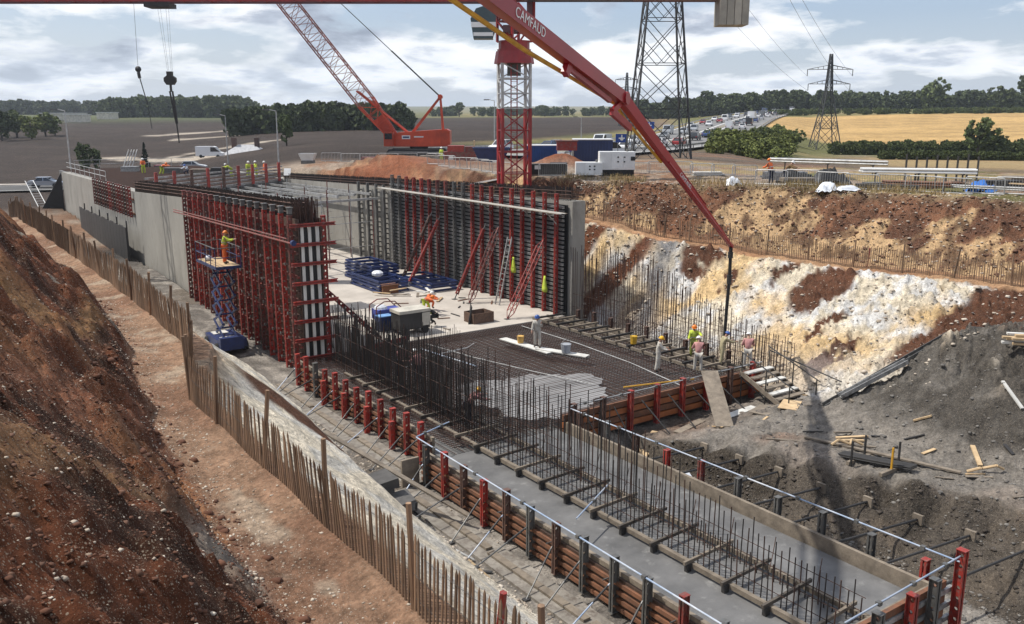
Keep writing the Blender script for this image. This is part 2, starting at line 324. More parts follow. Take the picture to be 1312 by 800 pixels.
SOIL = np.array((.125, .043, .020)); SOILD = np.array((.060, .024, .013)); SAND = np.array((.275, .172, .112)); CHALK = np.array((.60, .53, .40)); OCHRE = np.array((.47, .32, .15))
MUD = np.array((.125, .105, .085)); MUDL = np.array((.175, .158, .138)); PLOUGH = np.array((.030, .022, .018)); STUB = np.array((.40, .26, .105)); GRASS = np.array((.075, .095, .026)); DRYG = np.array((.27, .20, .10)); GREY = np.array((.30, .28, .25))
def mixc(c, d, k): return c * (1 - k[..., None]) + d * k[..., None]
def colours(v, u):
    x, y = head(v, u); r = np.hypot(x, y); a = x / np.maximum(y, 1)
    c = np.zeros(v.shape + (3,)) + SOIL; peb = np.full(v.shape, .55)
    n = fbm(v / 3, u / 3, 4, 31); n2 = fbm(v / .9, u / .9, 4, 57); n3 = fbm(v / 9, u / 9, 3, 71)
    vf, vF = v_foot(u), v_fence(u); vb2, zb = bench(u); vr = rim(u); vp = plat_edge(u)
    # left bank: streaks of red, dark and ochre soil running down the fall line
    st = fbm((u + v * .9) / 1.1, v / 7.0, 4, 83); st2 = fbm((u + v * .9) / 3.0, v / 9.0, 3, 97)
    lb = mixc(c, np.array((.055, .024, .014)), ss(.42, .55, st)); lb = mixc(lb, np.array((.26, .122, .058)), ss(.58, .68, st2) * .9)
    lb = mixc(lb, np.array((.14, .055, .028)), ss(.56, .7, n) * .8); lb = mixc(lb, np.array((.24, .215, .175)), ss(.66, .75, st) * ss(-13.9, -12.6, v) * .8)
    s1 = np.exp(-((u - lin(v, (-16.6, -37), (-15.8, -35.0), (-14.4, -31.4), (-12.9, -30.4), (-12, -30))) / (.55 + .35 * n)) ** 2); lb = mixc(lb, np.array((.27, .145, .072)), np.clip(s1 * 1.15, 0, 1) * .85); lb = mixc(lb, np.array((.20, .185, .165)), s1 * ss(-14.2, -13, v) * .9)
    s2 = np.exp(-((u - lin(v, (-16.6, -32), (-15.3, -29.3), (-12.2, -23.0), (-11.5, -21.5))) / (1.0 + .5 * n2)) ** 2); lb = mixc(lb, np.array((.175, .072, .04)), np.clip(s2 * 1.1, 0, 1) * .85)
    s3 = np.exp(-((u - lin(v, (-14, -22), (-10.5, -11.5))) / .7) ** 2); lb = mixc(lb, np.array((.28, .155, .07)), np.clip(s3, 0, 1) * .8)
    k = ss(.15, -.15, v - vf); c = mixc(c, lb, k); peb = np.where(v < vf, .8, peb)
    pth = mixc(np.zeros(c.shape) + SAND, np.array((.205, .115, .073)), ss(.46, .66, n)); pth = mixc(pth, np.array((.40, .33, .25)), ss(.60, .74, n2) * .6)
    pth = mixc(pth, np.array((.2, .11, .065)), ss(.45, .7, fbm(u / 1.2, v / 3, 3, 41)) * .5 * ss(0, -1.2, v - vF + .4))
    k = ss(-.15, .15, v - vf) * (v < 2); c = mixc(c, pth, k); peb = np.where((v >= vf) & (v < vF + .3), .45, peb)
    ch = mixc(np.zeros(c.shape) + np.array((.66, .585, .46)), np.array((.55, .52, .46)), ss(.45, .6, n2)); ch = mixc(ch, np.array((.42, .31, .19)), ss(1.6, .4, v - vF) * .8); ch = mixc(ch, np.array((.095, .042, .024)), ss(1.15, .85, np.hypot((v + 6.2 + (n - .5)) / 2.2, (u + 16.2 + (n2 - .5) * .8) / 1.15)))
    k = ss(.35, .8, v - vF) * (v < 3) ; c = mixc(c, ch, k); peb = np.where((v > vF + .4) & (v < 3), .5, peb)
    fl = mixc(np.zeros(c.shape) + np.array((.15, .135, .12)), np.array((.26, .235, .205)), ss(.45, .65, n2)); fl = mixc(fl, MUD, ss(.55, .7, n))
    vb = lin(u, (-60, -3.4), (-18, -3.2), (-4, -2.2), (60, -1.8))
    k = ss(-.5, .3, v - vb); c = mixc(c, fl, k)
    k = ss(26, 40, u) * (v < .5) * (v > vF); c = mixc(c, np.array((.035, .032, .03)), k)
    # right hand side
    near = ss(-15, -17, u)
    md = mixc(np.zeros(c.shape) + MUD * .38, MUD * .62, ss(.42, .62, n)); md = mixc(md, np.array((.10, .078, .058)), ss(.6, .72, n2) * .5)
    pl = mixc(np.zeros(c.shape) + MUDL, np.array((.185, .155, .13)), ss(.42, .6, n)); pl = mixc(pl, np.array((.185, .115, .08)), ss(.56, .7, fbm(v / 5, u / 5, 3, 123)) * .8)
    k = ss(7.6, 8.2, v) * near; c = mixc(c, md, k); k = ss(-.1, .7, v - vp + (n2 - .5) * .6) * near; c = mixc(c, pl, k); peb = np.where((v > 8) & (u < -15), .5, peb)
    mnd = mixc(np.zeros(c.shape) + np.array((.060, .054, .047)), np.array((.105, .096, .085)), ss(.42, .62, n2)); mnd = mixc(mnd, np.array((.19, .18, .165)), ss(.62, .72, n) * .6)
    rg = 3.25 - .62 * np.maximum(0, np.hypot(v - 21.5, (u + 25.5) * .62) - 1.8) - 2.2 * np.maximum(0, (v - 15.3) * .44 + (u + 20.6) * .9); on_m = ss(.7, .25, np.abs(height(v, u) - rg)) * ss(.1, .6, rg)
    # chalk slope with ochre and red patches sliding down it
    sl = (v - foot_r(u)) / np.maximum(vb2 - foot_r(u), 1); drip = fbm((u - v * .25) / 2.3, v / 7.0, 4, 141); drip2 = fbm((u - v * .2) / 4.5, v / 6.0, 3, 151)
    cs = mixc(np.zeros(c.shape) + np.array((.56, .49, .375)), np.array((.56, .55, .53)), ss(.44, .6, n2)); cs = mixc(cs, OCHRE * 1.12, ss(.45, .64, fbm(v / 3.4, u / 3.4, 4, 161)) * .85)
    wv, wu = v + (n2 - .5) * 1.6 + (n - .5) * .8, u + (n2 - .5) * 1.2 + (drip - .5) * 1.5
    redk = np.zeros(v.shape)
    for pv, pu, rv, ru in ((25.3, -13.2, 2.0, 1.5), (25.6, -10.2, 1.1, .55), (24.6, -4.4, 1.2, 1.5), (20.4, -16.9, 1.3, .5), (22.6, -15.4, 1.2, .35), (23.6, -7.5, .8, .4)): redk = np.maximum(redk, ss(1.12, .88, np.hypot((wv - pv) / rv, (wu - pu - (pv - wv) * .25) / ru)))
    redk = np.maximum(redk, ss(-19.7, -20.3, wu) * ss(.2, .35, sl)); cs = mixc(cs, np.array((.085, .036, .020)), redk)
    cs = mixc(cs, np.array((.36, .345, .33)), ss(.4, .05, sl) * .6)
    stp = .5 + .5 * np.sin((u + (v - 21) * .55 + (n - .5) * 1.6) * 2.1); fk = ss(-1.6, -.6, u)
    cs = mixc(cs, np.array((.115, .043, .021)), fk * ss(.50, .64, stp)); cs = mixc(cs, np.array((.24, .105, .05)), fk * ss(.35, .2, stp) * ss(.45, .6, n) * ss(2, 4, u))
    scr = np.exp(-((u + 3.0 + (v - 22) * -.55) / .95) ** 2) * ss(1.15, .9, sl); cs = mixc(cs, np.array((.17, .165, .165)), np.clip(scr * (1.1 + (n2 - .5)), 0, 1))
    k = ss(-.8, .3, v - foot_r(u)); c = mixc(c, cs, k); peb = np.where((v > foot_r(u)) & (v < vb2), .45, peb)
    c = mixc(c, mnd, on_m * (v > 10)); peb = np.where((on_m > .5) & (v > 10), .6, peb)
    bn = mixc(np.zeros(c.shape) + np.array((.36, .215, .12)), np.array((.28, .15, .08)), ss(.45, .6, n)); k = ss(-.7, -.3, v - vb2); c = mixc(c, bn, k)
    us = mixc(np.zeros(c.shape) + np.array((.098, .043, .024)), np.array((.165, .075, .040)), ss(.45, .65, n)); tt = (v - vb2 - 1) / np.maximum(vr - vb2 - 1, .8)
    us = mixc(us, np.array((.42, .28, .15)), ss(.53, .57, fbm((u + v * .45) / 2.1, v / 5, 3, 171) - (tt - .42) * .42)); us = mixc(us, np.array((.22, .155, .09)), ss(.82, 1.0, tt + (n2 - .5) * .3))
    us = mixc(us, np.array((.062, .026, .015)), ss(.5, .66, n2) * .8)
    k = ss(.9, 1.15, v - vb2); c = mixc(c, us, k); peb = np.where(v > vb2 + 1, .75, peb)
    # plateau and the country beyond
    pt = mixc(np.zeros(c.shape) + np.array((.25, .2, .155)), np.array((.2, .115, .07)), ss(.42, .62, n)); pt = mixc(pt, DRYG, ss(.45, .6, n3) * ss(.05, .14, a))
    pt = mixc(pt, GRASS, ss(.55, .66, n) * ss(.26, .34, a) * .7)
    k = ss(-.3, .6, v - vr) * (v > 10); k = np.maximum(k, ss(40, 48, u)); k = np.maximum(k, ss(90, 100, r)); c = mixc(c, pt, k); peb = np.where(k > .5, .25, peb)
    c = mixc(c, np.array((.19, .066, .032)), np.clip(1.2 * np.exp(-((x + 13) / 8) ** 2 - ((y - 84) / 5) ** 2) + 1.4 * np.exp(-((x - 4.5) / 2.4) ** 2 - ((y - 81) / 2.6) ** 2), 0, 1) * (y > 70))
    pf = mixc(np.zeros(c.shape) + PLOUGH, PLOUGH * 1.45, ss(.4, .65, fbm(x / 25, y / 6, 4, 181))); k = ss(104, 122, r + (n3 - .5) * 10) * ss(.20, .12, a); c = mixc(c, pf, k)
    bare = mixc(np.zeros(c.shape) + np.array((.105, .082, .062)), np.array((.17, .10, .065)), ss(.5, .7, n3)); k = ss(92, 104, r) * ss(.12, .18, a) * (1 - ss(175, 215, r)); c = mixc(c, bare, k)
    gr = mixc(np.zeros(c.shape) + np.array((.115, .115, .042)), np.array((.21, .17, .075)), ss(.45, .65, fbm(x / 18, y / 40, 4, 191)))
    d, _ = road_near(x, y); k = np.maximum(ss(560, 680, r) * (a < .6), ss(200, 230, r) * ss(.16, .19, a)); k = np.maximum(k, (1 - ss(24, 40, d)) * ss(150, 190, r)); c = mixc(c, gr, k)
    rows = .5 + .5 * np.sin(y / 2.6 + 1.5 * np.sin(x / 60)); sb = mixc(np.zeros(c.shape) + STUB, STUB * .72, ss(.35, .9, rows) * .8); sb = mixc(sb, STUB * 1.25, ss(.5, .7, fbm(x / 40, y / 12, 3, 201)) * .6)
    e = np.hypot((x - 235) / 165, (y - 318) / 108); k = ss(1.02, .97, e) * ss(228, 236, r); c = mixc(c, sb, k)
    st = mixc(np.zeros(c.shape) + np.array((.27, .19, .095)), DRYG, ss(.4, .6, n3)); k = ss(95, 120, r) * (1 - ss(190, 205, r)) * ss(.36, .42, a); c = mixc(c, st, k)
    # pale stripped haul roads across the ploughed land
    for (x0, y0, x1, y1, w) in ((-128, 330, -66, 385, 9), (-108, 292, -60, 300, 5), (-62, 186, -95, 215, 4), (-78, 206, -62, 232, 4)):
        t = np.clip(((x - x0) * (x1 - x0) + (y - y0) * (y1 - y0)) / ((x1 - x0) ** 2 + (y1 - y0) ** 2), 0, 1); dd = np.hypot(x - x0 - t * (x1 - x0), y - y0 - t * (y1 - y0)); c = mixc(c, np.array((.36, .31, .25)), ss(w, w * .6, dd + (n3 - .5) * 6) * .9)
    k = ss(480, 620, r) * ss(.0, -.2, a); c = mixc(c, np.array((.06, .075, .03)), k * .8)
    return c, peb
def terrain():
    ang = np.unique(np.concatenate([np.linspace(-33.5, 34.5, 860), np.linspace(-33.5, -180, 60), np.linspace(34.5, 180, 60)]))
    rad = np.concatenate([np.linspace(1.2, 16, 90, endpoint=False), np.linspace(16, 75, 330, endpoint=False), 75 * (5600 / 75) ** np.linspace(0, 1, 190)])
    A, D = np.meshgrid(np.radians(ang), rad, indexing='ij'); x = D * np.sin(A); y = D * np.cos(A)
    v = CAMX + CH * x + SH * y; u = CAMY - SH * x + CH * y; z = height(v, u); n, m = z.shape
    co = np.stack([v, u, z], -1).reshape(-1, 3); idx = np.arange(n * m).reshape(n, m)
    q = np.stack([idx[:-1, :-1], idx[1:, :-1], idx[1:, 1:], idx[:-1, 1:]], -1).reshape(-1, 4)[:, ::-1]
    inner = np.concatenate([[n * m], idx[:, 0]]); co = np.vstack([co, [CAMX, CAMY, hz_at(CAMX, CAMY)]])
    tri = np.array([(n * m, idx[i + 1, 0], idx[i, 0]) for i in range(n - 1)])
    me = bpy.data.meshes.new('ground'); nf, ntri = len(q), len(tri)
    me.vertices.add(len(co)); me.vertices.foreach_set('co', co.ravel())
    me.loops.add(nf * 4 + ntri * 3); me.loops.foreach_set('vertex_index', np.concatenate([q.ravel(), tri.ravel()]).astype(np.int32))
    me.polygons.add(nf + ntri); me.polygons.foreach_set('loop_start', np.concatenate([np.arange(nf) * 4, nf * 4 + np.arange(ntri) * 3]).astype(np.int32))
    me.polygons.foreach_set('use_smooth', np.ones(nf + ntri, bool)); me.update(); me.validate()
    c, p = colours(v, u); cc = np.concatenate([c, p[..., None]], -1).reshape(-1, 4); cc = np.vstack([cc, [[.15, .06, .03, .5]]])
    at = me.color_attributes.new('Soil', 'FLOAT_COLOR', 'POINT'); at.data.foreach_set('color', cc.astype(np.float32).ravel())
    m_ = bpy.data.materials.new('soil_and_fields'); m_.use_nodes = True; t = m_.node_tree; b = t.nodes['Principled BSDF']; l = t.links.new
    a_ = N('ShaderNodeVertexColor', t); a_.layer_name = 'Soil'; g = N('ShaderNodeNewGeometry', t)
    col = a_.outputs[0]
    for sc, lo, hi, dt in ((.35, .80, 1.2, 5), (2.2, .62, 1.4, 6), (11, .65, 1.38, 4)):
        nz = N('ShaderNodeTexNoise', t); l(g.outputs['Position'], nz.inputs['Vector']); nz.inputs['Scale'].default_value = sc; nz.inputs['Detail'].default_value = dt; nz.inputs['Roughness'].default_value = .65
        mr = N('ShaderNodeMapRange', t); l(nz.outputs[0], mr.inputs[0]); mr.inputs[1].default_value = .3; mr.inputs[2].default_value = .7; mr.inputs[3].default_value = lo; mr.inputs[4].default_value = hi
        s_ = N('ShaderNodeVectorMath', t, operation='SCALE'); l(col, s_.inputs[0]); l(mr.outputs[0], s_.inputs['Scale']); col = s_.outputs[0]
    # scattered pale pebbles in the soil
    for sc, th, pc, am in ((34, .24, (.36, .30, .23), .7), (70, .26, (.33, .27, .2), .6)):
        vo = N('ShaderNodeTexVoronoi', t); l(g.outputs['Position'], vo.inputs['Vector']); vo.inputs['Scale'].default_value = sc
        lt = N('ShaderNodeMapRange', t); l(vo.outputs['Distance'], lt.inputs[0]); lt.inputs[1].default_value = th; lt.inputs[2].default_value = th + .08; lt.inputs[3].default_value = 1; lt.inputs[4].default_value = 0
        sx = N('ShaderNodeSeparateColor', t); l(vo.outputs['Color'], sx.inputs[0]); th2 = N('ShaderNodeMath', t, operation='LESS_THAN'); l(sx.outputs[0], th2.inputs[0])
        pm = N('ShaderNodeMath', t, operation='MULTIPLY'); l(a_.outputs['Alpha'], pm.inputs[0]); pm.inputs[1].default_value = .55; l(pm.outputs[0], th2.inputs[1])
        ml = N('ShaderNodeMath', t, operation='MULTIPLY'); l(lt.outputs[0], ml.inputs[0]); l(th2.outputs[0], ml.inputs[1]); m3 = N('ShaderNodeMath', t, operation='MULTIPLY'); l(ml.outputs[0], m3.inputs[0]); m3.inputs[1].default_value = am
        mx = N('ShaderNodeMix', t, data_type='RGBA'); l(m3.outputs[0], mx.inputs['Factor']); l(col, mx.inputs['A']); mx.inputs['B'].default_value = (*pc, 1); col = mx.outputs['Result']
    l(col, b.inputs['Base Color']); b.inputs['Roughness'].default_value = .95; b.inputs['Specular IOR Level'].default_value = .15
    bz = N('ShaderNodeTexNoise', t); l(g.outputs['Position'], bz.inputs['Vector']); bz.inputs['Scale'].default_value = 5; bz.inputs['Detail'].default_value = 9; bz.inputs['Roughness'].default_value = .7
    bn = N('ShaderNodeBump', t); bn.inputs['Strength'].default_value = 1.0; bn.inputs['Distance'].default_value = .14; l(bz.outputs[0], bn.inputs['Height']); l(bn.outputs[0], b.inputs['Normal'])
    me.materials.append(m_); o = add(me, 'ground'); tag(o, kind='structure'); return o
GROUND = terrain()
# ---------------------------------------------------------------- soldiers (perforated formwork posts)
_sold = {}
def soldier_mesh(L_, m, w=.11, d=.20, pitch=.30, gap=.05):
    """two channels back to back with round holes through both webs; stands along +z, web normals along y"""
    k = (round(L_, 2), m.name, w, d)
    if k in _sold: return _sold[k]
    b = MB(); hw = w / 2
    for s in (-1, 1):
        y = s * gap / 2; n = max(1, int(L_ / pitch)); hz = L_ / n; r = min(.055, d * .27)
        for i in range(n):
            z0 = i * hz; zc = z0 + hz / 2; k0 = len(b.v)
            pts = []
            for j in range(8):
                a = 2 * math.pi * (j + .5) / 8; pts.append((math.cos(a) * r, math.sin(a) * r))
            corners = [(d / 2, z0 + hz * .5 + .25 * hz), (d / 4, z0 + hz), (-d / 4, z0 + hz), (-d / 2, zc + .25 * hz), (-d / 2, zc - .25 * hz), (-d / 4, z0), (d / 4, z0), (d / 2, zc - .25 * hz)]
            for p, c in zip(pts, corners): b.v.append((p[0], y, zc + p[1])); b.v.append((c[0], y, c[1]))
            for j in range(8):
                a0, a1 = k0 + 2 * j, k0 + 2 * ((j + 1) % 8); b._f((a0, a0 + 1, a1 + 1, a1))
            for cx, cz in ((1, 1), (-1, 1), (-1, -1), (1, -1)):
                q = len(b.v); b.v += [(cx * d / 2, y, zc + cz * hz / 2), (cx * d / 2, y, zc + cz * hz * .25), (cx * d / 4, y, zc + cz * hz / 2)]; b._f((q, q + 1, q + 2))
        for e in (-1, 1): b.box((e * (d / 2 - .006), s * (gap / 2 + (hw - gap / 2) / 2), L_ / 2), (.012, hw - gap / 2, L_ - .002))
    b.box((0, 0, L_ + .008), (d + .02, w + .02, .016)); b.box((0, 0, .008), (d + .02, w + .02, .016))
    for z in np.arange(.6, L_ - .2, 1.2): b.box((0, 0, z), (d * .8, gap - .004, .03))
    _sold[k] = b.mesh('soldier', m); return _sold[k]
def walls_top_left(u): return float(np.interp(u, [0, 20, 36, 72], [7.1, 6.7, 6.05, 5.85]))
def walls_top_right(u): return float(np.interp(u, [0, 48, 75], [7.1, 5.75, 5.6]))

# ---------------------------------------------------------------- slabs and footing (setting)
s = MB(); s.bb(1.9, 17.4, 0, 75, -.9, 0); tag(s.build('base_slab', CONCS), kind='structure')
s = MB(); s.bb(-.35, 17.1, -15.3, -.02, -.93, -.42); tag(s.build('slab_bottom_layer', CONCN), kind='structure')
s = MB(); s.bb(-1.25, 4.85, -31.1, -15.35, -.95, -.25); tag(s.build('footing_concrete', CONCN), kind='structure')
s = MB(); s.bb(-2.9, -1.9, -33, -15.6, -1.2, -.93); s.bb(-2.1, -.95, -15.5, .5, -1.2, -.9); tag(s.build('blinding_strip', mat('dirty_blinding', (.27, .245, .21), (.14, .125, .105), rough=.9, scale=1.2, bump=.3, dirt=(.10, .08, .065), dirt_amt=.45, rand=0, detail=9)), kind='structure')
# wet concrete being poured over the mesh
w = MB(); pts = []
for i in range(90):
    a = 2 * math.pi * i / 90; rr = 1 + .14 * math.sin(3 * a + 1) + .07 * math.sin(7 * a) + .04 * math.sin(17 * a + 2) + .03 * math.sin(31 * a)
    pts.append((6.6 + 3.4 * rr * math.cos(a), -11.6 + 3.1 * rr * math.sin(a)))
w.prism(pts, 'z', -.4, -.035); pass
tag(w.build('poured_concrete', CONCW), kind='structure')

# ---------------------------------------------------------------- left cast wall
lw = empty('retaining_wall', (.85, 45, -.9), 'long pale grey cast concrete wall beside the red formwork', 'wall')
b = MB(); us = [19.4, 28, 36.1, 36.1, 71.5]; prof = [(19.4, -.95), (72, -.95), (72, 5.85), (36.1, 6.05), (19.4, 6.72)]
joints = [19.4, 26.5, 36.1, 48, 60, 72]
for a, c in zip(joints, joints[1:]):
    q = MB(); q.prism([(a + .006, -.95), (c - .006, -.95), (c - .006, walls_top_left(c)), (a + .006, walls_top_left(a))], 'x', .45, 1.35); q.build('wall_pour', CONC, lw)
q = MB(); q.bb(.5, 1.3, 19.3, 72, -.9, 5.7); q.build('wall_core', CONC, lw)
def bars(name, rows, ztop, zbot, r, m, parent, jit=.05, n=4, lean=.02):
    q = MB()
    for x, ys in rows:
        for y in ys:
            zt = ztop(y) + rnd.uniform(-jit, jit); q.tube((x + rnd.uniform(-.02, .02), y, zbot(y)), (x + rnd.uniform(-lean, lean) * 2, y + rnd.uniform(-lean, lean) * 2, zt), r, n, cap=False)
    o = q.build(name, m, parent); tag(o, kind='stuff'); return o
REBARB = mat('brown_rebar_band', (.06, .042, .032), (.035, .024, .018), rough=.9, scale=3)
sb = empty('starter_bar_band', (.9, 18, 6), 'dense brown band of rusty starter bars along the left wall top', 'rebar')
bars('vertical_bars', [(x, np.arange(1.0, 36, .11)) for x in (.55, .95, 1.3)], lambda y: float(np.interp(y, [0, 20, 36], [8.0, 7.45, 6.9])), lambda y: walls_top_left(y) - .3, .034, REBARB, sb)
q = MB()
for x in (.52, .75, 1.1, 1.33):
    for dz in (.25, .5, .72): q.path([(x, y, float(np.interp(y, [0, 20, 36], [7.9, 7.4, 6.85])) - .75 + dz) for y in (.8, 10, 20, 36)], .035, 4)
q.build('lacing_bar', REBAR, sb)
# red and rusty hanging panel on the far end of the left wall
hp = empty('hung_formwork', (.2, 44, 4), 'row of red and rusty formwork posts hung on the far wall end', 'formwork')
for i in range(16):
    u = 36.6 + i * 1.02; m = [RED, RED2, BROWNS, RED2][(i * 7) % 4 if i < 9 else 2 - (i % 2)]
    put(soldier_mesh(2.5, m, .14, .2), 'soldier', hp, (.2, u, walls_top_left(u) - 2.15))
q = MB(); q.bb(.33, .44, 36.2, 52.6, 4.1, 4.25); q.bb(.33, .44, 36.2, 52.6, 5.3, 5.45); q.build('waling', TIMBB, hp)
# dark hoarding at the far foot of the left wall
dh = empty('dark_hoarding', (-.6, 40, 0), 'low dark panel fence standing against the concrete wall foot', 'hoarding')
for i in range(17):
    u = 35.4 + i * 1.22; q = MB(); q.bb(-.62, -.56, u, u + 1.18, .5, 3.2 + .06 * math.sin(i * 2.1)); q.build('panel', DARK, dh)
    if i % 3 == 0: q = MB(); q.bb(-.56, -.46, u - .05, u + .05, .3, 3.75); q.build('post', DARK, dh)

# ---------------------------------------------------------------- left wall formwork
lf = empty('wall_formwork', (.5, 10, -.9), 'tall red soldier formwork on the left wall beside the scissor lift', 'formwork')
for i in range(17):
    u = .28 + i * 1.19; zt = 7.4 - .023 * u
    put(soldier_mesh(round(zt + .85, 1), RED if i % 4 else RED2, .16, .24), 'soldier', lf, (.0, u, -.88))
    q = MB(); q.box((.02, u, zt + .16), (.22, .2, .3)); q.box((.02, u, zt + .33), (.3, .3, .05)); q.build('grey_head', GREYS if i < 11 else RED2, lf)
    if i < 16:
        for kz in range(6): q = MB(); q.tube((-.16, u + .6, -.3 + kz * 1.28), (.3, u + .6, -.3 + kz * 1.28), .022, 6); q.box((-.13, u + .6, -.3 + kz * 1.28), (.03, .14, .14)); q.build('tie_rod', GREYS, lf)
for k in range(19):
    z = -.7 + k * .405; q = MB(); q.bb(.14, .26, -.05, 19.5, z, z + .12); q.build('waling', BROWNS if k % 3 else RED2, lf)
q = MB(); q.prism([(-.1, -.9), (19.42, -.9), (19.42, 6.75), (-.1, 7.15)], 'x', .27, .33); q.build('plywood_face', PLY, lf)
q = MB(); q.prism([(-.1, -.9), (12.5, -.9), (12.5, 6.95), (-.1, 7.15)], 'x', 1.45, 1.51); q.build('plywood_face', PLY, lf)
for k in range(17):
    z = -.5 + k * .44; q = MB(); q.bb(1.52, 1.62, -.05, 12.4, z, z + .12); q.build('waling', BROWNS, lf)
for i in range(10): put(soldier_mesh(8.1, RED, .16, .24), 'soldier', lf, (1.78, .28 + i * 1.3, -.88))
for k in range(8):                                                # red channels across the stop end
    z = -.1 + k * .98; q = MB(); q.bb(-.18, 2.25, -.21, -.11, z, z + .05); q.bb(-.18, 2.25, -.21, -.11, z + .13, z + .18); q.bb(-.16, 2.23, -.125, -.105, z + .05, z + .13); q.build('stop_end_channel', RED, lf)
for x0, x1 in ((.40, .56), (.80, .96), (1.2, 1.38)): q = MB(); q.bb(x0, x1, -.095, -.03, -.6, 6.9); q.build('stop_end_board', WHITEB, lf)
q = MB(); q.bb(.33, 1.45, -.03, .0, -.85, 6.7); q.build('stop_end_sheet', BLACK, lf)
q = MB(); q.tube((-.3, -.8, 6.05), (-.3, 21, 5.75), .05, 8); q.tube((-.3, .0, 6.22), (-.3, 21, 5.9), .035, 8); q.build('guard_tube', RED2, lf)
q = MB(); q.tube((-.3, -.95, 6.1), (-.3, -.75, 6.1), .14, 10); q.build('tube_end_cap', BLUE, lf)
for i in range(9): q = MB(); q.beam((.35, -.3 + i * .02, 7.2), (1.5, .6, 7.7), .04, .04); 
bars('projecting_bars', [(x, np.arange(.05, 1.2, .13)) for x in (.5, .8, 1.15, 1.4)], lambda y: 8.0, lambda y: 6.9, .03, REBAR, lf, .2)

# ---------------------------------------------------------------- right wall and its formwork
rw = empty('retaining_wall', (18.2, 30, -.9), 'grey cast concrete wall with bare end behind aluminium formwork', 'wall')
for a, c in ((-.15, 8), (8, 16), (16, 23), (23, 31), (31, 40), (40, 50), (50, 75)):
    q = MB(); q.prism([(a + .006, -.95), (c - .006, -.95), (c - .006, walls_top_right(c)), (a + .006, walls_top_right(a))], 'x', 17.75, 18.75); q.build('wall_pour', CONC, rw)
q = MB(); q.bb(17.8, 18.7, 0, 75, -.9, 5.5); q.build('wall_core', CONC, rw)
sb2 = empty('starter_bar_band', (18.2, 24, 6.5), 'dense brown starter bars above the right wall below the tower crane', 'rebar')
bars('vertical_bars', [(x, np.arange(.2, 48, .13)) for x in (17.85, 18.25, 18.65)], lambda y: 7.9 - .033 * y, lambda y: walls_top_right(y) - .3, .024, REBARG, sb2)
q = MB()
for x in (17.82, 18.68):
    for dz in (.2, .42, .64): q.path([(x, y, 7.05 + dz - .033 * y) for y in (.1, 20, 48)], .03, 4)
q.build('lacing_bar', REBAR, sb2)
rf = empty('wall_formwork', (17.2, 11, 0), 'tall formwork of grey walings and red posts along the right wall', 'formwork')
for i in range(19):
    u = .75 + i * 1.2; m = (RED, RED, GREYS, RED, RED2, GREYS, RED, RED2)[i * 5 % 8] if i > 4 else RED
    put(soldier_mesh(7.5, m, .16, .24), 'soldier', rf, (17.2, u, .02))
for k in range(25):
    z = .12 + k * .272; q = MB(); q.bb(17.36, 17.5, .3, 23.2, z, z + .035); q.bb(17.36, 17.5, .3, 23.2, z + .10, z + .135); q.bb(17.44, 17.46, .3, 23.2, z + .03, z + .105); q.build('waling', ALU, rf)
q = MB(); q.bb(17.6, 17.68, .2, 23.3, .02, 6.85); q.build('plywood_face', BLACK, rf)
for k in range(5): q = MB(); q.bb(16.35 + k * .15, 16.48 + k * .15, -.5, 23.6, 6.42, 6.46); q.build('walkway_board', WHITEB if k % 2 else TIMB, rf)
for i in range(10):
    u = .6 + i * 2.4; q = MB(); q.beam((16.3, u, 6.38), (17.1, u, 6.38), .06, .07); q.beam((16.4, u, 6.36), (17.1, u, 5.7), .05, .05); q.build('walkway_bracket', ALU, rf)
for k, u in enumerate((24.2, 25.6, 27.2, 29)): q = MB(); q.bb(17.3, 17.5, u, u + .2, .02, 6.6); [q.bb(17.5, 17.72, u + .02, u + .18, .4 + j * .42, .5 + j * .42) for j in range(14)]; q.build('steel_stud', GREYS, rf)

# ---------------------------------------------------------------- raking push-pull props
def raking_prop(foot, top, m, label, lattice=True):
    o = empty('raking_prop', foot, label, 'prop', 'props bracing the formwork'); d, sx, up = frame(Vector(top) - Vector(foot)); f = Vector(foot); t = Vector(top); ln = (t - f).length; w = .16
    a, c = f + d * .5, t - d * .5
    q = MB()
    for i, j in ((-1, -1), (1, -1), (1, 1), (-1, 1)): q.beam(a + sx * i * w + up * j * w, c + sx * i * w + up * j * w, .045, .045)
    n = int((c - a).length / .4)
    for k in range(n):
        p0, p1 = a + d * ((c - a).length * k / n), a + d * ((c - a).length * (k + 1) / n)
        for e in (-1, 1): q.beam(p0 + sx * e * w - up * w * (1 if k % 2 else -1), p1 + sx * e * w + up * w * (1 if k % 2 else -1), .025, .025); q.beam(p0 + up * e * w - sx * w * (1 if k % 2 else -1), p1 + up * e * w + sx * w * (1 if k % 2 else -1), .025, .025)
    q.build('lattice_shaft', m, o)
    for p, e in ((a, f), (c, t)):
        q = MB()
        for i, j in ((-1, -1), (1, -1), (1, 1), (-1, 1)): q.beam(p + sx * i * w + up * j * w, e, .04, .04)
        q.build('tapered_end', m, o)
    q = MB(); q.box(f + Vector((0, 0, .02)), (.3, .3, .04)); q.beam(f, f + d * .3, .06, .06); q.build('foot_plate', GREYS, o); return o
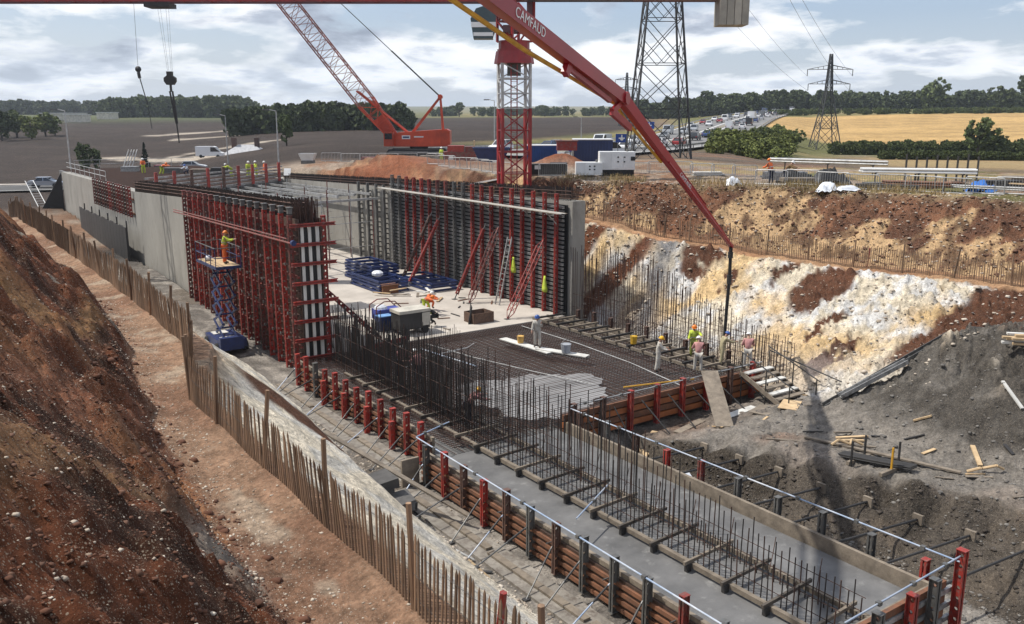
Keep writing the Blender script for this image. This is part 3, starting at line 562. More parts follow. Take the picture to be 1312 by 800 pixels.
def plain_prop(foot, top, m, label):
    o = empty('raking_prop', foot, label, 'prop', 'props bracing the formwork'); f, t = Vector(foot), Vector(top); d = (t - f).normalized()
    me = soldier_mesh(round((t - f).length - .8, 1), m, .14, .22); q = add(me, 'soldier_shaft', o, d * .4); q.rotation_euler = d.to_track_quat('Z', 'X').to_euler()
    q = MB(); q.tube(f, f + d * .45, .04, 8); q.tube(t - d * .45, t, .04, 8); q.build('screw_jack', GREYS, o)
    q = MB(); q.box(f + Vector((0, 0, .02)), (.3, .3, .04)); q.build('foot_plate', GREYS, o); return o
raking_prop((13.9, 1.3, 0), (17.0, 1.8, 4.6), RED, 'red lattice prop nearest the bare wall end, one vest hanging behind')
raking_prop((14.5, 6.6, 0), (17.0, 6.8, 4.9), RED2, 'dark red slender lattice prop in the middle of the right formwork')
plain_prop((14.4, 8.3, 0), (17.0, 8.3, 5.0), RED, 'broad red perforated prop behind the kneeling workers')
plain_prop((14.0, 14.2, 0), (17.0, 14.4, 5.0), RED, 'red perforated prop next to the dark grey prop')
plain_prop((14.0, 15.4, 0), (17.0, 15.6, 5.2), BROWNS, 'dark grey perforated prop beside the blue stacked frames')
plain_prop((4.9, -.2, .1), (2.0, 1.6, 3.4), RED, 'red perforated prop leaning on the inside of the left formwork')
o = empty('prop_base_beam', (4.6, -.2, .1), 'red perforated beam lying at the left prop foot among bars', 'beam')
q = add(soldier_mesh(3.0, RED, .14, .22), 'soldier_shaft', o, (-1.2, -.5, .1), (0, R(90), R(12)))

# ---------------------------------------------------------------- bridge deck, edge beams, falsework
dk = MB(); dk.prism([(1.36, 36.1), (17.7, 47.6), (17.7, 80), (1.36, 80)], 'z', 5.2, 5.62); tag(dk.build('bridge_deck', CONCN), kind='structure')
de = empty('deck_edge_formwork', (9, 42, 5.6), 'stacked grey beams on red posts along the skew deck edge', 'formwork')
def edge(t, dz=0, k=0): return Vector((1.4 + 16.2 * t - .57 * k, 36.3 + 11.4 * t + .82 * k, 5.62 + dz))
for k in range(5): q = MB(); q.beam(edge(0, .1 + k * .33), edge(1, .1 + k * .33), .12, .15); q.build('edge_beam', ALU, de)
for i in range(9): q = MB(); p = edge(.05 + i * .112, 0, -.35); q.box(p + Vector((0, 0, .95)), (.24, .24, 1.9)); q.build('edge_post', RED if i not in (2, 4) else BROWNS, de)
sf = empty('soffit_falsework', (9, 30, 0), 'open steel beams and scaffold tubes between the walls below the deck', 'scaffold')
for i in range(9):
    x = 3.2 + i * 1.72; q = MB(); q.beam((x, 21.5 + i * .55, 5.75 + .05 * (i % 2)), (x, 38 + i * 1.1, 5.45), .14, .2); q.build('falsework_beam', ALU if i % 3 else TUBE, sf)
for j in range(4): u = 23.5 + j * 4.6; q = MB(); q.beam((2.2, u, 5.45), (17.4, u + 1.5, 5.45), .12, .18); q.build('primary_beam', TUBE, sf)
for i in range(7):
    for j in range(4):
        x, u = 4 + i * 2.1, 23.6 + j * 4.6 + i * .2; q = MB(); q.tube((x, u, 0), (x, u, 6.4 if (i + j) % 3 else 5.4), .045, 6); q.build('standard', TUBE if i % 2 else RED2, sf)
for j in range(4):
    u = 23.6 + j * 4.6
    for z in (1.6, 3.6): q = MB(); q.tube((3.8, u, z), (17, u + 1.3, z), .03, 6); q.build('ledger', TUBE, sf)
sc = empty('scaffold_platform', (12, 21, 3), 'timber boarded scaffold platform hung beside the left formwork end', 'scaffold')
for k in range(5): q = MB(); q.bb(3.0, 6.6, 11.6 + k * .26, 11.82 + k * .26, 5.55, 5.6); q.build('scaffold_board', TIMBN if k % 2 else WHITEB, sc)
for k in range(4): q = MB(); q.bb(2.4, 4.6, 9.4 + k * .26, 9.62 + k * .26, 5.1, 5.15); q.build('scaffold_board', WHITEB, sc)
for k in range(4): q = MB(); q.bb(3.4, 7.2, 12.0 + k * .26, 12.22 + k * .26, 3.6, 3.65); q.build('scaffold_board', TIMB, sc)
for x, u in ((2.6, 9.3), (4.5, 9.3), (6.5, 11.6), (6.5, 13), (3.2, 13), (4.8, 13)): q = MB(); q.tube((x, u, 0), (x, u, 7), .03, 6); q.build('standard', TUBE, sc)
for a, c in (((2.6, 11.6, 6.5), (6.6, 11.6, 6.5)), ((6.5, 11.6, 5.5), (4.8, 11.6, 6.9)), ((6.5, 11.6, 3.6), (5, 11.6, 5.2)), ((2.6, 9.3, 5), (6.6, 12.9, 5))): q = MB(); q.tube(a, c, .028, 6); q.build('brace', TUBE, sc)
# railings along the deck
def railing(name, pts, h, label, post=2.4, group=None):
    o = empty(name, pts[0], label, 'railing', group)
    for z in (h, h * .55): q = MB(); q.path([Vector(p) + Vector((0, 0, z)) for p in pts], .03, 6); q.build('rail', TUBE, o)
    for a, c in zip(pts, pts[1:]):
        a, c = Vector(a), Vector(c); n = max(1, int((c - a).length / post))
        for i in range(n): p = a.lerp(c, i / n); q = MB(); q.tube(p, p + Vector((0, 0, h)), .03, 6); q.build('post', TUBE, o)
    return o
railing('guard_rail', [(1.0, 50, 5.9), (.9, 71, 5.86)], 1.1, 'grey tube guard rail on the far top of the left wall')
railing('guard_rail', [(3, 79, 5.7), (17.4, 79, 5.7)], 1.1, 'grey tube guard rail across the far side of the deck')
# ---------------------------------------------------------------- footing formwork: soldiers, boards, props, rails
POSTM = {'r': RED, 'd': RED2, 'g': GREYS, 'b': BROWNS}
def footing_side(label, x, us, kinds, ztop, zbot, face, prop=None, boards=4, bm=TIMBB, tilt=None):
    """row of soldiers at x facing -x (face=-1) or +x, timber boards on the concrete side"""
    o = empty('footing_formwork', (x, us[0], zbot), label, 'formwork'); u0, u1 = min(us) - .5, max(us) + .5
    for k in range(boards):
        z = zbot + .06 + k * (ztop - zbot - .15) / boards; h = (ztop - zbot - .15) / boards - .05; q = MB()
        q.bb(x - face * .13 - .07, x - face * .13 + .07, u0, u1, z, z + h * .62); q.build('board', bm, o)
        q = MB(); q.bb(x - face * .17 - .04, x - face * .17 + .04, u0, u1, z + h * .66, z + h + .02); q.build('board', PLY, o)
    q = MB(); q.bb(x - face * .28 - .06, x - face * .28 + .06, u0, u1, zbot, ztop + .02); q.build('top_plate', TIMB, o)
    for i, (u, kd) in enumerate(zip(us, kinds)):
        ln = round(ztop - zbot + .48 + .06 * ((i * 5) % 3), 2); put(soldier_mesh(ln, POSTM[kd], .17, .21), 'soldier', o, (x + rnd.uniform(-.02, .02), u, zbot))
        if i % 2 == 0: q = MB(); q.tube((x - face * .3, u + .3, ztop - .25), (x + face * .14, u + .3, ztop - .25), .02, 6); q.build('tie_rod', GREYS, o)
        if prop: prop(o, x, u, i)
    return o
def left_prop(o, x, u, i):
    f = Vector((x - 1.5 - .35 * (i % 3), u - .6 + .25 * (i % 2), 0)); f.z = hz_at(f.x, f.y) + .03; t = Vector((x - .13, u + .02, -.05 + .1 * (i % 2)))
    q = MB(); q.tube(f, t, .024, 6); q.build('raking_tube', GREYS if i % 4 else TUBEB, o)
    q = MB(); q.tube(f.lerp(t, .62), f.lerp(t, .95), .034, 6); q.build('outer_sleeve', DARK, o)
    q = MB(); q.box(f, (.2, .16, .04)); q.build('foot_plate', DARK, o)
near_u = [-15.9 - i * 1.27 for i in range(13)]
footing_side('near left footing formwork of perforated posts and brown boards', -1.55, near_u, 'grbrbgbgggdgr', .18, -.92, -1, left_prop)
far_u = [-1.4 - i * 1.13 for i in range(12)]
footing_side('far left footing formwork of short red posts below the tall formwork', -.62, far_u, 'rrgrrrrrrrrr', .18, -.92, -1, left_prop)
extra = empty('packing_posts', (-.9, -8, -.9), 'second row of short red posts strapped to the far left footing', 'formwork')
for i in (3, 5, 7, 9): put(soldier_mesh(1.15, RED, .15, .2), 'soldier', extra, (-.88, far_u[i] - .35, -.9))
def right_prop(o, x, u, i):
    if i < 2: return
    vp = float(plat_edge(u - .2)); f = Vector((8.6 + .5 * (vp - 8.3), u - .25, 0)); f.z = hz_at(f.x, f.y) + .1; t = Vector((x + .12, u, -.45))
    q = MB(); q.tube(t, f, .04, 6); q.build('strut', DARK, o); q = MB(); q.box(f, (.1, .34, .34)); q.build('thrust_pad', TIMB, o)
right_u = [-16.2 - i * 1.62 for i in range(10)]
footing_side('right footing formwork along the trench with struts into dark bank', 5.35, right_u, 'bgbrdggggr', .1, -1.6, 1, right_prop, 5)
# stop end of the footing with the tall red corner post
se = empty('stop_end_formwork', (2, -31.5, -1.4), 'footing end formwork with tall red corner post and galvanised walings', 'formwork')
for x, kd, h in ((5.55, 'r', 2.75), (4.35, 'g', 2.3), (3.35, 'r', 2.2), (1.9, 'g', 2.2), (.4, 'r', 2.2), (-1.0, 'r', 2.2)):
    q = put(soldier_mesh(h, POSTM[kd], .2, .24), 'soldier', se, (x, -31.62, -1.6), (0, 0, R(90)))
for k in range(4):
    z = -1.35 + k * .42; q = MB(); q.bb(-1.4, 5.6, -31.46, -31.36, z, z + .13); q.build('galvanised_waling', ALU, se); q = MB(); q.bb(-1.4, 5.3, -31.42, -31.3, z + .16, z + .36); q.build('board', TIMBB, se)
q = MB(); q.bb(-1.3, 5.1, -31.28, -31.12, -1.5, .12); q.build('top_plate', TIMB, se)
# cross formwork of the main slab
cf = empty('slab_edge_formwork', (11, -15.5, -.9), 'red posts and orange boards closing the slab edge behind the pink-suited worker', 'formwork')
for i in range(8):
    x = 5.4 + i * 1.55; put(soldier_mesh(1.75, POSTM['bbrrrrbr'[i]], .18, .22), 'soldier', cf, (x, -15.72, -.92), (0, 0, R(90)))
for k in range(4):
    z = -.8 + k * .31; q = MB(); q.bb(5.0, 17.2, -15.56, -15.46, z, z + .24); q.build('board', TIMBB if k % 2 else mat('orange_board', (.36, .12, .04), rough=.7, scale=2), cf)
q = MB(); q.bb(5.0, 17.2, -15.44, -15.34, -.9, .38); q.build('plywood_face', PLY, cf)
for i in range(7):
    x = 5.9 + i * 1.55; q = MB(); q.tube((x, -15.85, .35), (x + .2, -17.4, hz_at(x + .2, -17.4) + .05), .03, 6); q.build('raking_tube', DARK, cf)
# right slab edge formwork, dark posts along the right wall line
ru = [-1.2 - i * 1.5 for i in range(10)]
footing_side('dark post formwork along the right slab edge below starter bars', 17.45, ru, 'bbbbbbbbbb', .1, -.92, 1, None, 3, PLY)
lad = empty('timber_kicker_frame', (16.2, -8, 0), 'dark ladder-like timber kicker frame beside the right slab edge', 'timber frame')
for x in (15.2, 16.3): q = MB(); q.bb(x - .06, x + .06, -14.6, .4, .02, .16); q.build('kicker_timber', TIMB, lad)
for i in range(15): q = MB(); q.bb(15.0, 17.3, -14.5 + i * 1.02, -14.38 + i * 1.02, .162, .26); q.build('spreader', TIMB if i % 2 else DARK, lad)
DARKT = mat('dark_timber', (.09, .075, .06), (.045, .038, .032), rough=.85, scale=3)
# left kicker frame on the footing
kf = empty('timber_kicker_frame', (1.6, -20, 0), 'long timber kicker frame with spreaders holding the near starter bars', 'timber frame')
for x in (.95, 2.55): q = MB(); q.bb(x - .07, x + .07, -31, -3.5, -.16, -.02); q.build('kicker_timber', TIMB, kf)
for i in range(20): u = -30.6 + i * 1.36; q = MB(); q.beam((.62, u, .035), (2.75, u + .12, .05), .075, .1); q.build('spreader', DARKT if i % 3 else TIMB, kf)
for i in range(20): u = -30.6 + i * 1.36; q = MB(); q.bb(.7, .87, u - .06, u + .06, -.24, -.02); q.build('packer', DARK, kf)
# guard rails
def rail(label, pts, m=TUBEB, clamps=6, group=None):
    o = empty('guard_tube', pts[0], label, 'scaffold tube', group)
    q = MB(); q.path(pts, .025, 8); q.build('tube', m, o)
    for i in range(clamps):
        p = Vector(pts[0]).lerp(Vector(pts[-1]), (i + .5) / clamps); q = MB(); q.box(p, (.12, .12, .1)); q.build('coupler', GREYS, o)
    return o
rail('long blue and white tube over the near left footing posts', [(-1.6, -15.3, .78), (-1.75, -31.4, .76)])
rail('long blue and white tube over the right footing posts', [(5.2, -15.6, .68), (5.5, -31.6, .82)], clamps=8)
rail('blue and white tube ending on the tall red corner post', [(5.5, -31.6, .98), (-1.7, -31.6, .72)], clamps=5)
rail('grey tube along the slab edge posts behind pink workers', [(4.9, -15.8, .8), (16.8, -15.8, .78)], TUBE, 6)
rail('short tube joining the near and far left footing rails', [(-1.6, -15.3, .80), (.2, -14.6, .80)], TUBEB, 2)
rail('loose blue tube laid across the near footing bars', [(-.7, -23.4, .52), (1.6, -22.2, .62)], TUBEB, 1)
sw = empty('timber_stop_end', (-2.4, -15.8, -.9), 'grey timber stop panel between near and far left footings', 'panel'); q = MB(); q.bb(-2.35, -1.65, -15.55, -15.45, -.92, .12); q.build('panel_board', TIMB, sw)
q = MB(); q.bb(-2.36, -1.64, -15.44, -15.38, -.6, -.45); q.build('batten', TIMB, sw)
def plank(label, a, c, w=.22, t=.05, m=TIMBN, name='loose_plank', group=None):
    a, c = Vector(a), Vector(c); o = MB(); d, sx, up = frame(c - a); o.beam(a, c, w, t); return tag(o.build(name, m, base=a), label, 'plank', group)
plank('bowed grey plank propped across the foot of the chalk slope', on(-4.8, -14.5, .1), (-2.0, -19.5, -.55), .2, .06, TIMB)
# timber sill boards beside the left footing
for k, (x, u0, u1) in enumerate(((-2.35, -21.2, -16.6), (-2.42, -26, -21.4), (-2.35, -31, -26.2))): plank('sill plank laid outside the near left footing posts', (x, u0, -.88), (x - .03, u1, -.88), .24, .07, TIMB, 'sill_plank', 'sill planks beside the near footing')
for k, (x, u0, u1) in enumerate(((-1.5, -5.2, -1), (-1.55, -10, -5.4), (-1.5, -15, -10.2))): plank('sill plank laid outside the far red footing posts', (x, u0, -.86), (x, u1, -.86), .24, .07, TIMB, 'sill_plank', 'sill planks beside the far footing')

# ---------------------------------------------------------------- reinforcement
def bar_mesh(h, r=.014, m=REBARG, n=5):
    q = MB(); q.tube((0, 0, 0), (0, 0, h), r, n); return q.mesh('bar', m)
_bars = {}
def stand_bar(parent, x, y, z, h, r=.014, m=REBARG, lean=.02, name='bar'):
    k = (round(h * 5) / 5, r, m.name)
    if k not in _bars: _bars[k] = bar_mesh(k[0], r, m)
    return put(_bars[k], name, parent, (x, y, z), (rnd.gauss(0, lean), rnd.gauss(0, lean), 0))
def left_h(u): return float(np.interp(u, [-31.5, -28, -26, -23.5, -21, -18, -12, 0], [1.0, 1.35, 1.8, 2.7, 3.3, 3.5, 3.5, 3.3]))
c1 = empty('starter_bars', (1.4, -16, -.25), 'tall dark starter bars rising from the near left footing kicker', 'rebar')
for x in (1.25, 2.3):
    for i in range(146):
        u = -30.9 + i * .202; h = left_h(u) * rnd.uniform(.8, 1.04) * (1 if i % 2 else .86); stand_bar(c1, x + rnd.uniform(-.03, .03), u + rnd.uniform(-.03, .03), -.26, h, .018, REBARG if i % 3 else REBAR, .012)
q = MB()
for x in (1.25, 2.3):
    for z in (.15, .55): q.tube((x + .02, -31, z), (x + .02, -1.5, z), .011, 5)
for z in (1.5, 2.3): q.tube((1.27, -20, z), (1.27, -1.5, z), .011, 5)
q.build('lacing_bar', REBAR, c1)
for i in range(9):
    u = -29.6 + i * 1.5; q = MB(); q.path([(2.3, u, .05), (2.6, u + .15, .35), (2.75, u + .2, .8)], .012, 5); q.build('bent_bar', REBAR, c1)
bars('inner_bars', [(x, np.arange(-14.5, -.6, .17)) for x in (1.5, 1.75, 2.05)], lambda y: 2.6, lambda y: -.3, .018, REBARG, c1, .5)
c2 = empty('starter_bars', (18.2, -8, -.4), 'tall rusty starter bars in front of the chalk slope', 'rebar')
for x in (17.85, 18.65):
    for i in range(84):
        u = -16.2 + i * .195; h = float(np.interp(u, [-16.2, -13, -10, -6, 0], [2.0, 2.6, 3.6, 4.9, 4.9])) * rnd.uniform(.82, 1.03) * 1.05; stand_bar(c2, x + rnd.uniform(-.04, .04), u + rnd.uniform(-.03, .03), -.5, h, .018, REBAR, .012)
q = MB()
for z in (.6, 1.4): q.tube((17.87, -16, z), (17.87, 0, z), .012, 5); q.tube((18.63, -16, z), (18.63, 0, z), .012, 5)
q.build('lacing_bar', REBAR, c2)
c3 = empty('starter_bars', (5, -.1, 0), 'short starter bars fringing the pale slab edge by the generator', 'rebar')
for i in range(62): stand_bar(c3, 2.3 + i * .12, -.12 + rnd.uniform(-.03, .03), -.4, rnd.uniform(1.1, 1.5) if i < 45 else rnd.uniform(.6, 1.0), .015, REBARG, .02)
for i in range(44): stand_bar(c3, 2.35 + rnd.uniform(-.05, .05), .1 + i * .17, -.1, rnd.uniform(1.0, 1.4), .015, REBARG, .02)
for i in range(30): stand_bar(c3, 3.2 + i * .11, 2.6 + rnd.uniform(-.05, .05), -.1, rnd.uniform(.8, 1.2), .014, REBARG, .02)
mm = empty('rebar_mat', (9, -8, -.2), 'rusty mesh of flat bars covering the unpoured slab', 'rebar')
lx = MB(); lx.tube((0, -15.2, 0), (0, -.1, 0), .016, 4); lxm = lx.mesh('long_bar', REBAR)
for i in range(88): add(lxm, 'long_bar', mm, (-9 + 0.1 + i * .192, 8, .13 + rnd.uniform(-.01, .01)))
lx = MB(); lx.tube((0, 0, 0), (17, 0, 0), .016, 4); lym = lx.mesh('cross_bar', REBAR)
for i in range(76): add(lym, 'cross_bar', mm, (-9.0, 8 - 15.15 + i * .2, .165 + rnd.uniform(-.01, .01)))
bt = MB(); bt.tube((0, -15.2, 0), (0, -.1, 0), .016, 4); 
for i in range(44): add(lxm, 'bottom_bar', mm, (-9 + .15 + i * .384, 8, -.12))
# conduit-like white hoses and a batten lying over the mesh
def hose(label, pts, r, m, name='grout_hose'): q = MB(); q.path(pts, r, 6); return tag(q.build(name, m, base=pts[0]), label, 'hose')
hose('white hose snaking along the far edge of the rebar mat', [(3.4, -4.8, .03), (5, -3.9, .04), (6.5, -3.4, .04), (8.2, -3.2, .05), (9, -2.6, .04)], .024, TUBE)
hose('long white tube laid across the rebar mat toward wet concrete', [(6.8, -1.2, .05), (7.4, -5, .05), (8.3, -8.6, .06), (9.4, -12.2, .06)], .022, TUBE)
hose('pale tube lying beside the planks toward the pink workers', [(13.5, -.8, .05), (13.6, -6, .05), (13.3, -10.5, .06), (12.6, -14.6, .06)], .024, TUBE)
hose('blue and white tube lying on bars beside the grey pour', [(6.0, -2.0, .06), (6.6, -6.6, .07)], .03, TUBEB)
hose('grey tube lying across the mat near the yellow-helmeted worker', [(10.2, -13.4, .08), (13.8, -14.3, .08)], .04, YEL)
plank('pale walking board under the worker in white coveralls', (10.9, -2.6, .04), (11.2, -6.6, .05), .5, .05, WHITEB)
plank('second pale walking board beside the grey bucket', (11.1, -5.6, .1), (12.3, -8.3, .07), .5, .05, WHITEB)
# ---------------------------------------------------------------- chestnut paling fences
pm = []
for k in range(5):
    q = MB(); w, d = .034 + .008 * (k % 3), .02
    q.hexa([(-w / 2, -d / 2, -.05), (w / 2, -d / 2, -.05), (w / 2, d / 2, -.05), (-w / 2, d / 2, -.05), (-w * .46 + .008 * (k - 2), -d / 2, 1.0 + .018 * k), (w * .46 + .008 * (k - 2), -d / 2, 1.0 + .018 * k), (w * .46 + .008 * (k - 2), d / 2, 1.0 + .018 * k), (-w * .46 + .008 * (k - 2), d / 2, 1.0 + .018 * k)])
    n = len(q.v); q.v.append((.008 * (k - 2), 0, 1.08 + .018 * k)); q.f.pop(1); q.m.pop()
    for i in range(4): q._f((4 + i, 4 + (i + 1) % 4, n))
    pm.append(q.mesh('pale', PALE))
postq = MB(); postq.tube((0, 0, -.4), (0, 0, 1.55), .05, 7, .042); post_me = postq.mesh('fence_post', PALE)
def paling(label, pts, pitch, posts, h=1.0, maxp=300, lean=.016, wide=1.0):
    """pts: plan points; pales follow the ground"""
    o = empty('paling_fence', on(*pts[0]), label, 'fence'); segs = []; tot = 0
    for a, c in zip(pts, pts[1:]): l = math.hypot(c[0] - a[0], c[1] - a[1]); segs.append((tot, l, a, c)); tot += l
    def at(s):
        for t0, l, a, c in segs:
            if s <= t0 + l + 1e-6: k = (s - t0) / l; return a[0] + (c[0] - a[0]) * k, a[1] + (c[1] - a[1]) * k, math.atan2(c[1] - a[1], c[0] - a[0])
        return (*segs[-1][3], 0)
    n = int(tot / pitch); wires = [[], [], []]; rest = MB()
    for i in range(n):
        s = i * pitch; x, y, a = at(s); z = hz_at(x, y); sag = .03 * math.sin(s * 1.7); bend = .05 * math.sin(s * .55)
        ex = -math.sin(a) * sag
        if i < maxp:
            p = put(pm[rnd.randrange(5)], 'pale', o, (x + ex, y, z + rnd.uniform(-.03, .03)), (rnd.gauss(0, lean) + bend, rnd.gauss(0, lean), a)); p.scale = (wide, 1, h)
        else:
            hh = h * rnd.uniform(1.05, 1.12); rest.beam((x + ex, y, z - .05), (x + rnd.uniform(-.015, .015), y, z + hh), .06, .022)
        if i % 6 == 0:
            for w, f in zip(wires, (.2, .55, .9)): w.append((x + ex, y, z + f * h))
    if rest.v: tag(rest.build('far_pales', PALE, o), kind='stuff')
    for w in wires: q = MB(); q.path(w, .004, 4); q.build('wire', DARK, o)
    for s in posts:
        x, y, a = at(min(s, tot)); put(post_me, 'fence_post', o, (x, y - .04, hz_at(x, y)), (rnd.gauss(0, .05), rnd.gauss(0, .05), 0))
    return o
FL = [(-10.95, -37.5), (-10.9, -28), (-10.85, -20.9)]
paling('brown chestnut paling fence along the near red earth path', FL, .105, [2.2 + 3.05 * i for i in range(5)] + [16.5], 1.0)
paling('chestnut paling fence running away along the path beside the concrete wall', [(-10.8, -20.9), (-9.5, -16.2), (-9.3, -10), (-9.2, 0), (-9.2, 12), (-9.1, 24), (-8.6, 36), (-8, 44)], .09, [.1, 4.4] + [7.5 + 3 * i for i in range(19)], 1.12, wide=1.5)
b0 = [(float(bench(u)[0]) + .25, u) for u in (-30, -26, -21.7, -15.6, -8.8, -4.8, -1.8)]
paling('chestnut paling fence along the bench above the chalk slope', b0, .115, [1 + 2.7 * i for i in range(12)], 1.12)
b1 = [(float(bench(u)[0]) + .3, u) for u in (-.9, 1.2, 4, 7.5, 12)]
paling('leaning paling fence on the bench behind the right wall end', b1, .13, [.2, 2.3, 4.8, 7.3, 9.8], 1.15, lean=.1)
rm = MB(); rm.tube((0, 0, -.3), (0, 0, 1.0), .05, 6); tag(add(rm.mesh('marker_post', RED), 'marker_post', None, on(-10.7, -34.0), (.1, .05, 0)), 'short red marker post at the near paling fence', 'post')
rm = MB(); rm.tube((0, 0, -.3), (0, 0, 1.1), .04, 6); tag(add(rm.mesh('marker_post', RED), 'marker_post', None, on(float(bench(-14)[0]) + .5, -13.6), (.05, .05, 0)), 'thin red stake in the fence above the chalk slope', 'post')

# ---------------------------------------------------------------- stones
def stones(name, n, area, size, m, seed):
    g = np.random.default_rng(seed); v, u = area(g, n); ok = np.ones(len(v), bool); z = height(v, u); k = len(v)
    base = np.array([(-1, -.8, -.5), (1, -.7, -.6), (.9, .9, -.5), (-.8, 1, -.6), (-.6, -.7, .6), (.7, -.5, .5), (.6, .6, .7), (-.7, .5, .5)], float)
    s = size[0] * (size[1] / size[0]) ** (g.random(k) ** 3.2); a = g.random(k) * 6.283
    P = base[None] * (1 + .5 * (g.random((k, 8, 3)) - .5)) * (s[:, None] * np.stack([np.ones(k), .6 + .5 * g.random(k), .35 + .4 * g.random(k)], -1))[:, None, :]
    ca, sa = np.cos(a)[:, None], np.sin(a)[:, None]; X = P[..., 0] * ca - P[..., 1] * sa + v[:, None]; Y = P[..., 0] * sa + P[..., 1] * ca + u[:, None]; Z = P[..., 2] + z[:, None] + s[:, None] * .15
    co = np.stack([X, Y, Z], -1).reshape(-1, 3); fq = np.array([(0, 3, 2, 1), (4, 5, 6, 7), (0, 1, 5, 4), (1, 2, 6, 5), (2, 3, 7, 6), (3, 0, 4, 7)]); F = (np.arange(k)[:, None, None] * 8 + fq[None]).reshape(-1, 4)
    me = bpy.data.meshes.new(name); me.vertices.add(len(co)); me.vertices.foreach_set('co', co.ravel()); me.loops.add(F.size); me.loops.foreach_set('vertex_index', F.ravel().astype(np.int32)); me.polygons.add(len(F)); me.polygons.foreach_set('loop_start', (np.arange(len(F)) * 4).astype(np.int32)); me.update()
    me.materials.append(m); return add(me, name)
STONE = mat('pale_stone', (.52, .46, .38), (.24, .18, .13), rough=.9, scale=1.3, detail=2, rand=0)
STONED = mat('brown_stone', (.15, .075, .045), (.065, .032, .02), rough=.95, scale=1.3, detail=2, rand=0)
STONEG = mat('grey_stone', (.20, .185, .165), (.07, .065, .06), rough=.9, scale=1.3, detail=2, rand=0)
STONEK = mat('dark_earth_lump', (.075, .06, .048), (.035, .028, .022), rough=.95, scale=1.3, detail=2, rand=0)
STONEB = mat('red_earth_clod', (.13, .055, .03), (.05, .022, .013), rough=1, scale=1.1, detail=3, rand=0)
def rect(v0, v1, u0, u1): return lambda g, n: (v0 + (v1 - v0) * g.random(n), u0 + (u1 - u0) * g.random(n))
def band(f0, f1, u0, u1, p=1):
    def r(g, n): u = u0 + (u1 - u0) * g.random(n); t = g.random(n) ** p; a, c = f0(u), f1(u); return a + (c - a) * t, u
    return r
K = lambda c: (lambda u: u * 0 + c)
S = lambda name, label, *a: tag(stones(name, *a), label, 'stones', kind='stuff')
S('bank_stones', 'pale stones scattered over the red left bank', 9000, band(K(-17.2), v_foot, -40, -8, .8), (.006, .028), STONE, 1)
S('bank_clods', 'fine crumbly earth over the red left bank', 26000, band(K(-17.2), v_foot, -40, -4, .8), (.008, .03), STONEB, 21)
S('bank_clods', 'larger fallen clods at the toe of the left bank', 1500, band(lambda u: v_foot(u) - 1.2, lambda u: v_foot(u) + .35, -38, 10), (.02, .10), STONEB, 22)
S('bank_stones', 'brown clods scattered over the red left bank', 12000, band(K(-17.2), v_foot, -40, 6, .8), (.008, .04), STONED, 2)
S('path_stones', 'small pale stones along the foot of the left bank', 4200, band(lambda u: v_foot(u) - .5, lambda u: v_foot(u) + .9, -38, -6), (.006, .035), STONE, 3)
S('path_stones', 'loose stones lying on the sandy path', 2600, band(v_foot, v_fence, -38, 22), (.008, .035), STONE, 4)
S('slope_stones', 'pale rubble in the upper red slope', 4200, band(lambda u: bench(u)[0] + 1.2, rim, -30, 8), (.015, .11), STONE, 5)
S('slope_stones', 'brown clods on the upper red slope', 5200, band(lambda u: bench(u)[0] + 1, rim, -30, 8), (.03, .15), STONED, 6)
S('chalk_rubble', 'chalk rubble on the lower slope', 2600, band(foot_r, lambda u: bench(u)[0] - .6, -24, 6), (.03, .15), STONE, 7)
S('mound_stones', 'grey stones on the spoil mound', 3800, rect(10, 27, -34, -18), (.015, .10), STONEG, 8)
S('trench_stones', 'dark lumps on the trench side', 2600, band(K(7.6), plat_edge, -36, -17), (.02, .10), STONEK, 9)
S('trench_stones', 'grey gravel along the trench floor', 2200, rect(5.9, 8.6, -36, -17), (.02, .09), STONEG, 10)
S('slope_debris', 'pale rubble beside the near footing formwork', 2600, band(K(-4.4), K(-1.8), -33, -3), (.02, .09), STONE, 11)
S('plateau_stones', 'loose stones along the excavation rim', 1400, band(lambda u: rim(u) - .3, lambda u: rim(u) + 3, -30, 10), (.03, .12), STONE, 12)
# ---------------------------------------------------------------- lattice work
def lattice(o, a, c, wa, wc, n, m, chord=.08, brace=.045, side=None, ends=True, parts='chord', sides=(0, 1, 2, 3)):
    """square lattice between two points; four chords and one bracing part under o"""
    a, c = Vector(a), Vector(c); d, sx, up = frame(c - a, side or (0, 1, 0)); cr = ((-1, -1), (1, -1), (1, 1), (-1, 1))
    P = lambda t, k: a.lerp(c, t) + (sx * cr[k][0] + up * cr[k][1]) * ((wa + (wc - wa) * t) / 2)
    for k in range(4): q = MB(); q.beam(P(0, k), P(1, k), chord, chord); q.build(parts, m, o)
    q = MB()
    for i in range(n):
        t0, t1 = i / n, (i + 1) / n
        for k in sides:
            j = (k + 1) % 4
            if i or ends: q.beam(P(t0, k), P(t0, j), brace, brace)
            q.beam(P(t0, k), P(t1, j), brace, brace) if (i + k) % 2 else q.beam(P(t0, j), P(t1, k), brace, brace)
    q.build('bracing', m, o); return o
WHITEL = mat('white_lattice_paint', (.5, .5, .49), rough=.5, scale=1, dirt=(.25, .22, .2), dirt_amt=.4)
CRED = mat('crane_red', (.30, .018, .018), rough=.4, scale=1, dirt=(.16, .02, .02), dirt_amt=.4)
CORG = mat('crawler_crane_red', (.58, .065, .02), rough=.4, scale=.6, dirt=(.35, .05, .02), dirt_amt=.35)
BOOMR = mat('pump_boom_red', (.31, .011, .017), rough=.35, scale=.6, var=.12, dirt=(.3, .02, .025), dirt_amt=.3)
JIB = mat('jib_grey_red', (.16, .055, .06), (.10, .06, .065), rough=.5, scale=.3)
